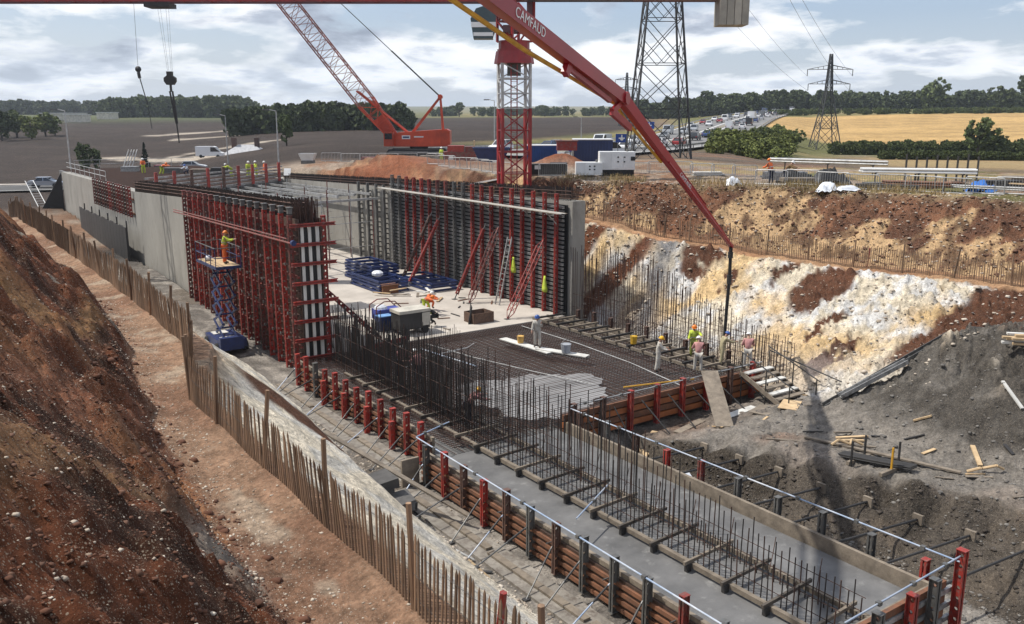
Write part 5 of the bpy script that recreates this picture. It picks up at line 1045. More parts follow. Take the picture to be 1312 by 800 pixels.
# hedges
sp = [(px(1060 + 270 * t, 212), 212 + rnd.uniform(-3, 3), rnd.uniform(2.6, 3.8), 1.0) for t in np.linspace(0, 1, 120)]
wood('field_hedge', 'dark green hedge along the lower edge of the stubble field', sp, (1, 3), thin=.6)
sp = [(px(1120 + 230 * t, 170), 170 + rnd.uniform(-1.5, 1.5), rnd.uniform(1.5, 2.0), 1.2) for t in np.linspace(0, 1, 130)]
wood('field_hedge', 'clipped low hedge in front of the taller field hedge', sp, (0, 1), thin=.6)
sp = [(px(rnd.uniform(985, 1330), 430), 415 + rnd.uniform(0, 40), rnd.uniform(2.0, 3.4), 1.4) for t in range(170)]
wood('field_hedge', 'scrubby hedge along the top of the stubble field', sp, (0, 4), thin=.4)
sp = []
for i in range(230):
    d = rnd.uniform(140, 290); X = rnd.uniform(885, 1000) - (d - 140) * .05
    if road_near(np.array([px(X, d)]), np.array([d]))[0][0] > 17: sp.append((px(X, d), d, rnd.uniform(1.6, 3.6), 1.3))
wood('embankment_scrub', 'tangled green scrub covering the embankment below the motorway', sp, (2, 4, 0), thin=.35, fm=FOL[2])
for i in range(26):
    X, d = 905 + i * 4.3 + rnd.uniform(-6, 6), 150 + rnd.uniform(0, 70); k = (2, 4, 0, 4)[i % 4]
    tree('light green bush on the embankment below the motorway' if k == 4 else 'dark green bush on the embankment below the motorway', px(X, d), d, rnd.uniform(2.2, 4.2), k, 1.35, 'light embankment bushes' if k == 4 else 'dark embankment bushes', 'bush')
# tufts of dry grass along the right rim
gr = []
for i in range(5200):
    t = rnd.random(); u = -26 + 36 * t; v = float(rim(u)) + rnd.uniform(-.5, 1.7) ; 
    if vnoise(v / 2.5, u / 2.5, 4) < .38: continue
    z = hz_at(v, u) if i % 8 == 0 or not gr else z; a = rnd.uniform(0, 6.28); h = rnd.uniform(.2, .55); w_ = .02; dx, dy = math.cos(a) * w_, math.sin(a) * w_; lx_, ly_ = rnd.gauss(0, .12), rnd.gauss(0, .12); z = hz_at(v, u)
    gr.append([(v - dx, u - dy, z - .03), (v + dx, u + dy, z - .03), (v + lx_ + dx * .3, u + ly_ + dy * .3, z + h), (v + lx_ - dx * .3, u + ly_ - dy * .3, z + h)])
tag(add(leaf_from('dry_grass', np.array(gr), mat('dry_grass_blades', (.34, .24, .11), (.2, .16, .07), rough=.9, scale=.5)), 'dry_grass'), 'dry yellow grass along the excavation rim', 'grass', kind='stuff')

# ---------------------------------------------------------------- motorway, local road, cars
def strip(name, pts, w, m, off=0, dz=0.0, z=None, kind='structure', n=6):
    P = []
    for (x0, y0, z0), (x1, y1, z1) in zip(pts, pts[1:]):
        for i in range(n): t = i / n; P.append((x0 + (x1 - x0) * t, y0 + (y1 - y0) * t, z0 + (z1 - z0) * t))
    P.append(pts[-1]); 
    S_ = [tuple(np.mean([P[max(0, min(len(P) - 1, i + k))] for k in (-4, -2, 0, 2, 4)], 0)) for i in range(len(P))]; q = MB(); Lp = []
    for i, p in enumerate(S_):
        a = S_[max(0, i - 1)]; c = S_[min(len(S_) - 1, i + 1)]; dx_, dy_ = c[0] - a[0], c[1] - a[1]; l = math.hypot(dx_, dy_); nx, ny = dy_ / l, -dx_ / l
        Lp.append((W(p[0] + nx * (off - w / 2), p[1] + ny * (off - w / 2), p[2] + dz), W(p[0] + nx * (off + w / 2), p[1] + ny * (off + w / 2), p[2] + dz), dx_, dy_))
    for a, c in zip(Lp, Lp[1:]): q.quad(a[0], a[1], c[1], c[0])
    o = q.build(name, m); return tag(o, kind=kind), S_
mo, MS = strip('motorway', ROAD, 24, ASPHL, 0, .12)
for off in (-11.2, -2.2, 1.6, 10.8): strip('road_marking', ROAD, .35, LINEP, off, .135)
q = MB()
for i in range(0, len(MS) - 2, 1): pass
bar_, _ = strip('central_reservation', ROAD, 1.6, mat('reservation_gravel', (.22, .19, .14), rough=.9, scale=.3), -.3, .14)
# barrier along the motorway edge
for off, lb in ((-12.2, 'grey steel crash barrier on the far motorway edge'), (11.9, 'grey steel crash barrier above the green embankment')):
    o = None; q = MB(); pr = MB()
    for i, (a, c) in enumerate(zip(MS, MS[1:])):
        dx_, dy_ = c[0] - a[0], c[1] - a[1]; l = math.hypot(dx_, dy_); nx, ny = dy_ / l * off, -dx_ / l * off; p0, p1 = W(a[0] + nx, a[1] + ny, a[2] + .75), W(c[0] + nx, c[1] + ny, c[2] + .75)
        if o is None: o = empty('crash_barrier', p0 - UZ * .7, lb, 'barrier')
        q.beam(p0, p1, .08, .32); pr.beam(p0 - UZ * .8, p0, .12, .12)
    q.build('barrier_beam', TUBE, o); pr.build('barrier_posts', GREYS, o)['kind'] = 'stuff'
# local road at the far left end of the works
LR = [(-140, 118, 1.75), (-75, 128, 1.75), (-58, 134, 1.8), (-40, 150, 2.4), (-20, 185, 4.2)]
lr_, _ = strip('local_road', LR, 11, ASPH, 0, .1); strip('road_marking', LR, .3, LINEP, -5.0, .118); strip('road_marking', LR, .25, LINEP, 5.0, .118); strip('local_pavement', LR, 2.0, CONCS, -7.0, .2)
def car_mesh(kind, paint):
    """one mesh: paint, glass, tyre, lights; length along x"""
    b = MB(); L_, Wd, Hh = {'hatch': (4.1, 1.75, 1.5), 'saloon': (4.6, 1.8, 1.45), 'suv': (4.6, 1.88, 1.7), 'van': (5.4, 2.0, 2.3), 'lorry': (8.5, 2.4, 3.4)}[kind]; h = L_ / 2
    if kind == 'lorry': lo = [(-h, .8), (h - 2.2, .8), (h - 2.2, 3.4), (-h, 3.4)]; b.prism(lo, 'y', -1.2, 1.2); b.prism([(h - 2.0, .5), (h, .5), (h, 1.6), (h - .3, 2.7), (h - 2.0, 2.8)], 'y', -1.15, 1.15); b.cur = 1; b.prism([(h - .02, 1.7), (h + .02, 1.65), (h - .24, 2.6), (h - .3, 2.6)], 'y', -1.05, 1.05)
    elif kind == 'van': b.prism([(-h, .4), (h, .4), (h, 1.0), (h - .7, 1.2), (h - 1.5, 2.2), (h - 1.8, 2.3), (-h, 2.3)], 'y', -1.0, 1.0); b.cur = 1; b.prism([(h - .72, 1.25), (h - 1.5, 2.12), (h - 2.4, 2.12), (h - 2.4, 1.25)], 'y', -1.012, 1.012); b.hexa([(h - .68, -.85, 1.24), (h - .68, .85, 1.24), (h - 1.46, .8, 2.16), (h - 1.46, -.8, 2.16), (h - .65, -.85, 1.26), (h - .65, .85, 1.26), (h - 1.43, .8, 2.18), (h - 1.43, -.8, 2.18)])
    else:
        rear = -h + (.15 if kind != 'saloon' else .9); b.prism([(-h, .35), (h, .35), (h + .02, .7), (h - .25, .85), (h - 1.2, .98), (-h + .1, 1.0), (-h - .02, .75)], 'y', -Wd / 2, Wd / 2)
        lo = [(rear, .98), (h - 1.15, .97), (h - 1.95, Hh - .02), (rear + .5, Hh - .02)]; k0 = len(b.v); ins = (.04, .04, .2, .2)
        b.cur = 1
        for s in (-1, 1): b.v += [(p[0], s * (Wd / 2 - i_), p[1]) for p, i_ in zip(lo, ins)]
        for i in range(4): b._f((k0 + i, k0 + (i + 1) % 4, k0 + 4 + (i + 1) % 4, k0 + 4 + i))
        b._f((k0 + 3, k0 + 2, k0 + 1, k0), (k0 + 4, k0 + 5, k0 + 6, k0 + 7)); b.cur = 0; b.bb(rear + .45, h - 1.9, -Wd / 2 + .18, Wd / 2 - .18, Hh - .03, Hh + .03)
        for s in (-1, 1): b.beam((-.1, s * (Wd / 2 - .05), .98), (-.15, s * (Wd / 2 - .2), Hh), .09, .03); b.beam((h - 1.15, s * (Wd / 2 - .04), .97), (h - 1.95, s * (Wd / 2 - .2), Hh), .08, .05); b.beam((rear, s * (Wd / 2 - .04), .97), (rear + .5, s * (Wd / 2 - .2), Hh), .14, .05)
    b.cur = 2
    for xx in (-h * .62, h * .64):
        for s in (-1, 1): b.tube((xx, s * (Wd / 2 - .2), .33 if kind != 'lorry' else .48), (xx, s * (Wd / 2 + .015), .33 if kind != 'lorry' else .48), .33 if kind != 'lorry' else .48, 12)
    b.cur = 3
    for s in (-1, 1): b.box((h - .02, s * (Wd / 2 - .3), .68), (.1, .35, .14)); 
    b.cur = 4
    for s in (-1, 1): b.box((-h, s * (Wd / 2 - .2), .8), (.08, .28, .16))
    return b.mesh('car_body', [paint, GLASS, TYRE, LINEP, mat('tail_lamp', (.35, .01, .01), rough=.3, scale=1)])
def paint(nm, c): return mat(nm + '_car_paint', c, rough=.25, scale=1, var=.04, rand=0, spec=.6)
PA = {'white': paint('white', (.75, .75, .75)), 'silver': paint('silver', (.42, .44, .46)), 'black': paint('black', (.02, .02, .022)), 'red': paint('red', (.30, .02, .02)), 'blue': paint('blue', (.04, .08, .2)), 'grey': paint('grey', (.16, .17, .18))}
CM = {}
def car(label, x, y, z, dirx, diry, kind, col, group=None, name=None):
    k = (kind, col)
    if k not in CM: CM[k] = car_mesh(kind, PA[col])
    nm = name or {'van': 'panel_van', 'lorry': 'box_lorry'}.get(kind, 'car'); p = W(x, y, z); d = HX * dirx + HY * diry
    o = add(CM[k], nm, None, p, (0, 0, math.atan2(d.y, d.x))); return tag(o, label, {'van': 'van', 'lorry': 'lorry'}.get(kind, 'car'), group)
cols = ['white', 'silver', 'white', 'black', 'silver', 'grey', 'white', 'red', 'blue', 'silver', 'white', 'grey']; kinds = ['hatch', 'saloon', 'suv', 'hatch', 'van', 'saloon', 'hatch']
ci = 0
for lane, off, dr, t0, t1, gap in ((0, 3.6, 1, 6, 40, 1.35), (1, 7.2, 1, 8, 42, 1.7), (2, -4.6, -1, 7, 52, 1.8), (3, -8.4, -1, 5, 58, 2.3)):
    t = t0
    while t < t1:
        i = int(t); f = t - i; a, c = MS[i], MS[min(i + 1, len(MS) - 1)]; dx_, dy_ = c[0] - a[0], c[1] - a[1]; l = math.hypot(dx_, dy_)
        x, y, z = a[0] + dx_ * f + dy_ / l * off, a[1] + dy_ * f - dx_ / l * off, a[2] + (c[2] - a[2]) * f
        kd, co_ = kinds[(ci * 3 + lane) % 7], cols[(ci * 5 + lane) % 12]; nm = {'van': 'van', 'lorry': 'lorry'}.get(kd, {'suv': 'tall car', 'saloon': 'saloon car', 'hatch': 'small car'}[kd] if kd != 'van' else '')
        car('%s %s in the motorway queue %s' % (co_, nm, 'heading uphill' if dr > 0 else 'coming downhill'), x, y, z + .13, dr * dx_ / l, dr * dy_ / l, kd, co_, 'motorway %s %s %s' % (co_, nm, 'uphill' if dr > 0 else 'downhill'))
        ci += 1; t += (gap * rnd.uniform(.7, 1.7)) * (7.0 / max(7, l)) * 1.95
a = MS[33]; car('large white lorry standing out above the motorway queue', MS[30][0] + 5, MS[30][1], MS[30][2] + .13, .35, .94, 'lorry', 'white')
# silver estate car on the local road, with its parts
sc_ = empty('estate_car', W(-68.3, 131.0, 1.90), 'silver estate car on the road beyond the far wall end', 'car'); car_o = MB()
me = car_mesh('saloon', SILV); q = add(me, 'car_body', sc_); q.rotation_euler = (0, 0, -R(35) + .13)
q = MB(); q.box((0, 0, 0), (1.9, 1.3, .06)); q = add(q.mesh('roof_panel', SILV), 'roof_panel', sc_, (-.3 * CH, .3 * SH, 1.48), (0, 0, -R(35) + .13))
for X, d, kd, co_, lb in ((275, 185, 'van', 'white', 'white van parked behind the deck beside the lamp post'), (253, 150, 'hatch', 'silver', 'silver car parked next to the white van behind the deck'), (218, 148, 'suv', 'red', 'red vehicle parked behind the bending deck worker'), (165, 150, 'saloon', 'silver', 'silver car parked behind the far wall rail'), (180, 149, 'hatch', 'white', 'white car parked behind the far wall rail'), (775, 128, 'van', 'white', 'white van parked behind the dark blue container')):
    x = px(X, d); p = Wg(x, d); car(lb, x, d, p.z, 1, .1, kd, co_)
# lamp posts
def lamp(label, X, d, ytop, ztop, arm=-1):
    p = Wg(px(X, d), d); o = empty('street_lamp', p, label, 'street lamp'); h = ztop - p.z
    q = MB(); q.tube(p, p + UZ * h, .11, 8, .06); q.build('column', TUBE, o)
    q = MB(); q.tube(p + UZ * (h - .05), p + UZ * (h + .15) + HX * arm * .9, .05, 6); q.build('bracket', TUBE, o); q = MB(); q.box(p + UZ * (h + .12) + HX * arm * 1.3, (.9, .3, .16), -R(35)); q.build('lantern', GREYS, o)
lamp('tall street lamp beside the far end of the concrete wall', 97, 112, 142, 12.8)
lamp('street lamp column rising behind the workers on deck', 361, 118, 142, 12.8)
lamp('thin lamp column behind the white-roofed house', 297, 150, 150, 12.2)
lamp('street lamp column just beside the tower crane mast', 634, 150, 130, 14.6)
lamp('lamp column standing behind the cabins on the field edge', 743, 190, 155, 11.8)
# house with white hipped roof and two chimneys
hp_ = W(px(322, 190), 190, .6); ho = empty('house', hp_, 'white hip-roofed house with two chimneys behind the deck', 'house'); hb = hp_.z
def Hh_(x, y, z): return hp_ + HX * x + HY * y + UZ * z
q = MB(); q.box(Hh_(0, 0, 1.6), (9.2, 7, 3.2), -R(35)); q.build('wall', CREAM, ho)
q = MB(); e = [Hh_(-5, -4, 3.2), Hh_(5, -4, 3.2), Hh_(5, 4, 3.2), Hh_(-5, 4, 3.2), Hh_(-1.8, 0, 5.6), Hh_(1.8, 0, 5.6)]; q.v = [tuple(p) for p in e]; q._f((0, 1, 5, 4), (1, 2, 5), (2, 3, 4, 5), (3, 0, 4), (3, 2, 1, 0)); rf_ = q.build('roof', mat('pale_slate_roof', (.36, .36, .37), (.24, .24, .25), rough=.6, scale=1.5), ho)
for x in (-2.6, 2.2): q = MB(); q.box(Hh_(x, -.2, 5.7), (.9, .8, 2.6), -R(35)); q.build('chimney', BROWNS, rf_)
for x in (-2.8, -.9, 1.0, 2.9): q = MB(); q.box(Hh_(x, -3.52, 1.9), (1.0, .06, 1.1), -R(35)); q.build('window', GLASS, ho)
# far white sheds
for X, d, w_, lb in ((95, 520, 22, 'long pale shed roof in front of the left woods'), (112, 500, 10, 'short pale shed below the row of poplars'), (150, 560, 9, 'small pale building at the wood edge')):
    p = Wg(px(X, d), d); q = MB(); q.box(p + UZ * 2, (w_, 10, 4), -R(35)); o = empty('farm_shed', p, lb, 'building'); q.build('wall', CREAM, o); q = MB(); q.box(p + UZ * 4.2, (w_ + .8, 11, .3), -R(35)); q.build('roof', WHITE, o)
# ---------------------------------------------------------------- site plant and stores on the plateau
def obox(o, name, c, s, m, rz=-R(35)): q = MB(); q.box(c, s, rz); return q.build(name, m, o)
def container(label, x, y, s, m, side=None, dz=0, roof=None, name='site_container', cat='container'):
    p = Wg(x, y, dz); o = empty(name, p, label, cat); b = obox(o, 'box_body', p + UZ * (s[2] / 2), s, m)
    q = MB(); n = int(s[0] / .28)
    for i in range(n): q.box(p + HX * (-s[0] / 2 + .14 + i * .28) - HY * (s[1] / 2 + .02) + UZ * (s[2] / 2), (.13, .04, s[2] - .3), -R(35))
    q.build('corrugation', m, b)['kind'] = 'stuff'
    obox(o, 'roof_sheet', p + UZ * (s[2] + .04), (s[0] + .1, s[1] + .1, .08), roof or WHITE)
    if side: obox(o, 'end_door', p - HX * (s[0] / 2 + .03) + UZ * (s[2] / 2), (.06, s[1] - .1, s[2] - .1), side)
    return o
container('dark blue site container with grey open end beside the spoil heap', px(757, 86), 86, (3.6, 3.0, 2.4), BLUEC, GREYS)
container('dark green flat-roofed container behind the blue one', px(757, 100), 100, (3.2, 2.6, 2.4), mat('dark_green_paint', (.03, .045, .035), scale=1), None)
container('long blue container far behind the tower crane mast', px(693, 105), 105, (3.6, 2.4, 2.1), mat('bright_blue_container', (.015, .055, .2), scale=1), None)
def generator(label, x, y, s, skirt=True, rz=-R(35)):
    p = Wg(x, y); o = empty('generator_set', p, label, 'generator'); b0_ = .5 if skirt else .12
    if skirt: obox(o, 'base_tank', p + UZ * .28, (s[0] * .96, s[1] * .94, .5), BLACK)
    b = obox(o, 'canopy', p + UZ * (b0_ + s[2] / 2), s, WHITE)
    for i in range(3): obox(b, 'door_panel', p + HX * (-s[0] / 3 + i * s[0] / 3) - HY * (s[1] / 2 + .012) + UZ * (b0_ + s[2] / 2), (s[0] / 3 - .06, .02, s[2] - .2), WHITE)
    for i, j in ((.02, .2), (.2, .2), (.02, -.05), (.2, -.05)): obox(b, 'latch', p + HX * (i * s[0]) - HY * (s[1] / 2 + .03) + UZ * (b0_ + s[2] / 2 + j * s[2]), (.12, .03, .1), BLACK)
    if skirt: obox(b, 'control_window', p + HX * (s[0] * .44) - HY * (s[1] / 2 + .03) + UZ * (b0_ + s[2] * .62), (.35, .03, .3), BLACK)
    q = MB(); q.tube(p + HX * s[0] * .3 + UZ * (b0_ + s[2]), p + HX * s[0] * .3 + UZ * (b0_ + s[2] + .2), .08, 8); q.build('exhaust', GREYS, o)
generator('large white generator with black base on the excavation rim', px(788, 69), 69, (2.7, 1.3, 1.35)); generator('smaller white generator cabinet beside the large one', px(753, 68.6), 68.6, (2.0, 1.2, .95), False)
# red welder sets, blue skip, hoist
p = Wg(px(590, 99), 99); o = empty('red_compressor', p, 'red site compressor by the yellow worker below the crawler crane', 'compressor')
obox(o, 'body', p + UZ * .8, (3.6, 1.8, 1.3), RED2); obox(o, 'engine_cover', p + UZ * 1.75 - HX * .4, (1.8, 1.5, .7), RED); obox(o, 'engine_cover', p + UZ * 1.7 + HX * 1.1, (1.0, 1.5, .6), RED2); obox(o, 'label_plate', p - HX * .9 - HY * .92 + UZ * .8, (.5, .03, .4), WHITE); obox(o, 'raised_flap', p + HX * 1.6 + UZ * 2.2, (.1, 1.2, .9), TIMBN)
p = Wg(px(630, 94), 94); o = empty('blue_skip', p, 'blue open skip with sloping sides beside the mast', 'skip')
q = MB(); k0 = len(q.v)
for z, a, b in ((.1, 1.2, .7), (1.6, 1.9, .95)): q.v += [tuple(p + HX * i * a + HY * j * b + UZ * z) for i, j in ((-1, -1), (1, -1), (1, 1), (-1, 1))]
q._f((0, 1, 5, 4), (1, 2, 6, 5), (2, 3, 7, 6), (3, 0, 4, 7), (3, 2, 1, 0)); q.build('skip_body', BLUE, o)
q = MB(); ring = [p + HX * i * 1.92 + HY * j * .97 + UZ * 1.6 for i, j in ((-1, -1), (1, -1), (1, 1), (-1, 1), (-1, -1))]; q.path(ring, .06, 6); q.build('rim', BLUE, o)
for k, (X, d, s, lb) in enumerate(((693, 69.8, (1.6, 1.1, .8), 'black covered crate with a white label by the mast foot'), (715, 70.2, (1.3, 1.1, .9), 'black wrapped pallet next to the covered crate'))):
    p = Wg(px(X, d), d); o = empty('covered_pallet', p, lb, 'pallet'); obox(o, 'wrapped_load', p + UZ * (.12 + s[2] / 2), s, BLACK); obox(o, 'pallet_base', p + UZ * .06, (s[0] + .1, s[1] + .1, .12), TIMB)
    if k == 0: obox(o, 'label_sheet', p + UZ * (.2 + s[2] * .6) - HY * (s[1] / 2 + .02) - HX * .3, (.45, .02, .3), WHITE)
plank('long white sheet pile lying by the mast foot', Wg(px(585, 74), 74, .15), Wg(px(640, 72), 72, .15), .5, .12, WHITE, 'steel_section'); plank('pale timber lying between pallets and generator', Wg(px(728, 70), 70, .1), Wg(px(748, 70), 70, .12), .35, .1, WHITEB)
p = Wg(px(725, 82), 82, .3); o = empty('red_hopper', p, 'red steel hopper half buried in the red spoil heap', 'hopper'); obox(o, 'hopper_body', p + UZ * .5, (1.8, 1.2, .8), RED); obox(o, 'hopper_lip', p + UZ * .95, (2.0, 1.4, .1), RED2)
# dark boxes and timber behind the tracks
for X, d, s, m, lb in ((525, 118, (5.5, 2, .9), DARK, 'dark stack of crane mats under the crawler crane boom'), (560, 116, (4.5, 2, .5), TIMB, 'pale timber mats beside the crawler tracks'), (480, 112, (3, 1.5, .5), RED2, 'red steel sections on the spoil bank')):
    p = Wg(px(X, d), d); o = empty('mat_stack', p, lb, 'stack')
    for k in range(3): obox(o, 'mat_board', p + UZ * (s[2] * (k + .5) / 3), (s[0] - .2 * k, s[1], s[2] / 3 - .02), m)
plank('long timber leaning down the red spoil bank', Wg(px(455, 102), 102, .3), Wg(px(428, 90), 90, .2), .35, .12, TIMB); plank('second long timber leaning down the spoil bank', Wg(px(462, 102), 102, .3), Wg(px(436, 89), 89, .2), .35, .12, TIMB)
p = Wg(px(398, 105), 105); o = empty('rubble_skip', p, 'small white skip on the deck side of the spoil bank', 'skip'); q = MB()
for z, a, b in ((.3, .6, .5), (1.2, .95, .7)): q.v += [tuple(p + HX * i * a + HY * j * b + UZ * z) for i, j in ((-1, -1), (1, -1), (1, 1), (-1, 1))]
q._f((0, 1, 5, 4), (1, 2, 6, 5), (2, 3, 7, 6), (3, 0, 4, 7), (3, 2, 1, 0)); q.build('skip_body', WHITE, o); obox(o, 'skip_legs', p + UZ * .2, (1.4, 1.2, .4), GREYS)
# crowd barriers
def barrier(label, p, ang, ln=2.3, h=1.05, group=None, tilt=0):
    o = empty('crowd_barrier', p, label, 'barrier', group); o.rotation_euler = (tilt, 0, ang); r = .022; q = MB()
    q.path([(-ln / 2, 0, .12), (-ln / 2, 0, h - .1), (-ln / 2 + .1, 0, h), (ln / 2 - .1, 0, h), (ln / 2, 0, h - .1), (ln / 2, 0, .12), (-ln / 2, 0, .12)], .034, 6); add(q.mesh('frame', TUBE), 'frame', o)
    for i in range(13): x = -ln / 2 + ln * (i + 1) / 14; q = MB(); q.tube((x, 0, .12), (x, 0, h), .01, 4); add(q.mesh('upright', TUBE), 'upright', o) if i in (0,) else add(o.children[-1].data, 'upright', o, (x - (-ln / 2 + ln / 14), 0, 0))
    for s in (-1, 1): q = MB(); q.tube((s * ln * .32, -.3, .02), (s * ln * .32, .3, .02), .02, 5); q.tube((s * ln * .32, 0, 0), (s * ln * .32, 0, .14), .02, 5); add(q.mesh('foot', TUBE), 'foot', o)
    return o
bar_me = None
pts = [(985 + i * 39, 59.9 - i * 1.05) for i in range(9)]
for i, (X, d) in enumerate(pts):
    p = Wg(px(X, d), d); q_ = Wg(px(X + 39, d - 1.05), d - 1.05); a = math.atan2(q_.y - p.y, q_.x - p.x); barrier('grey crowd barrier in the row along the right excavation rim', p, a + rnd.uniform(-.08, .08), 2.15, 1.05, 'barriers along the right rim', rnd.uniform(-.1, .25))
for i in range(7):
    X, d = 560 + i * 14, 82 - i * 1.6; p = Wg(px(X, d), d); barrier('grey crowd barrier in the row beside the white sheet pile', p, -R(35) - .6, 2.0, 1.05, 'barriers beside the mast', .1)
barrier('single crowd barrier in front of the black pallets', Wg(px(708, 69), 69), -R(35) + .1, 2.2, 1.0)
for i in range(7):
    X, d = 428 + i * 24, 108 + i * .6; p = Wg(px(X, d), d); barrier('crowd barrier along the crest of the spoil bank', p, -R(35) + rnd.uniform(-.1, .1), 2.4, 1.05, 'barriers on the spoil bank')
for i in range(6):
    X, d = 816 + i * 27, 72 - i * .6; p = Wg(px(X, d), d); barrier('pale barrier along the dry grass beside the generator', p, -R(35) + rnd.uniform(-.1, .1), 1.85, .95, 'barriers along the dry grass')
# stores by the right rim: tubes on trestles, rails, sheets
def trestle_stack(label, X0, X1, d0, d1, z, n, m, r=.05, name='tube_stack'):
    a, c = Wg(px(X0, d0), d0, z), Wg(px(X1, d1), d1, z); o = empty(name, a - UZ * z, label, 'tubes'); zz = max(a.z, c.z); a.z = c.z = zz
    for i in range(n): q = MB(); off = HY * ((i % 4) * r * 2.3); q.tube(a + off + UZ * (i // 4) * r * 2, c + off + UZ * (i // 4) * r * 2 + UZ * .02 * (i % 3), r, 7); q.build('tube', m, o)
    for t in (.12, .5, .88): p = a.lerp(c, t); q = MB(); gz_ = hz_at(p.x, p.y); q.beam(Vector((p.x, p.y, gz_)), Vector((p.x, p.y, zz - r)), .08, .08); q.beam(p - HY * .2 - UZ * r, p + HY * .6 - UZ * r, .08, .08); q.build('trestle', DARK, o)
    return o
trestle_stack('long white tubes on trestles with blue tied end', 1100, 1246, 62, 60, .8, 7, WHITE, .09); trestle_stack('long grey steel tubes lying on the plateau by orange worker', 985, 1132, 80, 74, .9, 8, TUBE, .1)
trestle_stack('rusty steel angles stacked below the white tubes', 1130, 1215, 57, 55, .35, 8, mat('rusty_angles', (.22, .11, .07), scale=2), .07, 'steel_stack'); trestle_stack('thin dark bars stacked behind the rim barriers', 1095, 1175, 57.5, 55.5, .2, 8, DARK, .05, 'steel_stack'); trestle_stack('grey tubes lying behind the rim barriers toward the blue tarp', 1190, 1330, 56, 52, .25, 6, TUBE, .05)
for i in range(8): p = Wg(px(1155 + i * 13, 63), 63); q = MB(); q.bb(p.x - .05, p.x + .05, p.y - .05, p.y + .05, p.z, p.z + 1.9 - .1 * (i % 3)); tag(q.build('stillage_post', DARK, base=p), 'dark upright stillage post among the white tubes', 'post', 'stillage posts')
def sheet(label, X, d, s, m, name='tarpaulin', seed=0, cat='sheet'):
    g = random.Random(seed); p = Wg(px(X, d), d); n = 9; q = MB()
    for j in range(n):
        for i in range(n):
            u_, v_ = i / (n - 1) - .5, j / (n - 1) - .5; e = max(abs(u_), abs(v_)) * 2; z = s[2] * (1 - e ** 2.5) + g.uniform(-.38, .38) * s[2] + .02; q.v.append(tuple(p + HX * (u_ * s[0] * (1 + g.uniform(-.08, .08))) + HY * (v_ * s[1]) + UZ * max(.0, z)))
    for j in range(n - 1):
        for i in range(n - 1): k = j * n + i; q._f((k, k + 1, k + n + 1, k + n))
    q._f(tuple(range(n)) + tuple(n * (n - 1) + i for i in range(n - 1, -1, -1)))
    return tag(q.build(name, m, None, True, base=p), label, cat)
sheet('heap of crumpled white plastic bags behind the rim barrier', 1058, 56.5, (1.3, .8, .5), POLY, 'plastic_heap', 1); sheet('crumpled white plastic strip lying beside the plastic heap', 1083, 56.2, (1.5, .6, .28), POLY, 'plastic_heap', 2); sheet('white and red plastic bags by the orange workers', 937, 60.5, (1.0, .7, .45), POLY, 'plastic_heap', 3)
sheet('bright blue tarpaulin over a low stack', 1251, 55, (1.6, 1.0, .6), mat('blue_tarpaulin', (.04, .16, .5), rough=.4, scale=2), 'tarpaulin', 4); sheet('black tarpaulin over a hump behind the plastic heap', 1060, 62, (2.6, 1.6, .9), BLACK, 'tarpaulin', 5); sheet('low black sheet beside the orange workers', 1015, 63, (2.6, 1.4, .7), BLACK, 'tarpaulin', 6)
plank('pale plank lying by the blue tarpaulin', Wg(px(1290, 54), 54, .6), Wg(px(1330, 52), 52, .6), .3, .06, TIMBN)
# motorway signs
def roadsign(label, X, d, zc, s, arrow=True):
    p = Wg(px(X, d), d); o = empty('road_sign', p, label, 'sign'); c = Vector((p.x, p.y, zc)); obox(o, 'sign_face', c, (s, .08, s * .68), mat('sign_blue', (.01, .06, .3), rough=.4, scale=1, var=.05))
    q = MB(); q.box(c - HY * .06, (s * .5, .03, .16), -R(35)); q.box(c - HY * .06 + UZ * s * .1, (.16, .03, s * .34), -R(35)); q.tube(c - HY * .06 - UZ * s * .06, c - HY * .08 - UZ * s * .06, s * .14, 12); q.build('sign_symbol', LINEP, o)
    for t in (-.3, .3): q = MB(); q.tube(p + HX * s * t, c + HX * s * t + HY * .06, .06, 6); q.build('sign_post', GREYS, o)
roadsign('blue direction sign in front of the tall pylon legs', 794, 118, 9.3, 1.6); roadsign('blue direction sign beside the queueing motorway traffic', 828, 150, 10.6, 1.7); roadsign('small round blue sign beside the spoil heap', 733, 95, 8.8, .9)

# ---------------------------------------------------------------- clutter on the slab and the platform
o = empty('towable_generator', (7.4, 1.9, 0), 'cream site generator with its shaded front painted dark on the slab edge', 'generator'); q = MB(); q.bb(6.5, 8.4, 1.2, 2.3, .3, 1.25); q.build('body', DARK, o); q = MB(); q.bb(6.45, 8.45, 1.15, 2.35, 1.25, 1.42); q.build('lid', CREAM, o); q = MB(); q.bb(7.9, 8.42, 1.14, 1.19, .45, 1.2); q.build('side_panel', CREAM, o)  # shade of the backlit front is put into the dark body colour
for x in (6.8, 8.1):
    for y in (1.2, 2.3): q = MB(); q.tube((x, y - .08, .22), (x, y + .08, .22), .22, 12); q.build('wheel', TYRE, o)
o = empty('blue_fuel_box', (6.4, 3.1, 0), 'small blue fuel box beside the towable generator', 'box'); q = MB(); q.bb(6.0, 6.9, 2.7, 3.4, .05, .85); q.build('body', BLUE, o); q = MB(); q.bb(6.02, 6.88, 2.72, 3.38, .851, .9); q.build('lid', mat('light_blue_plastic', (.15, .3, .55), scale=2), o)
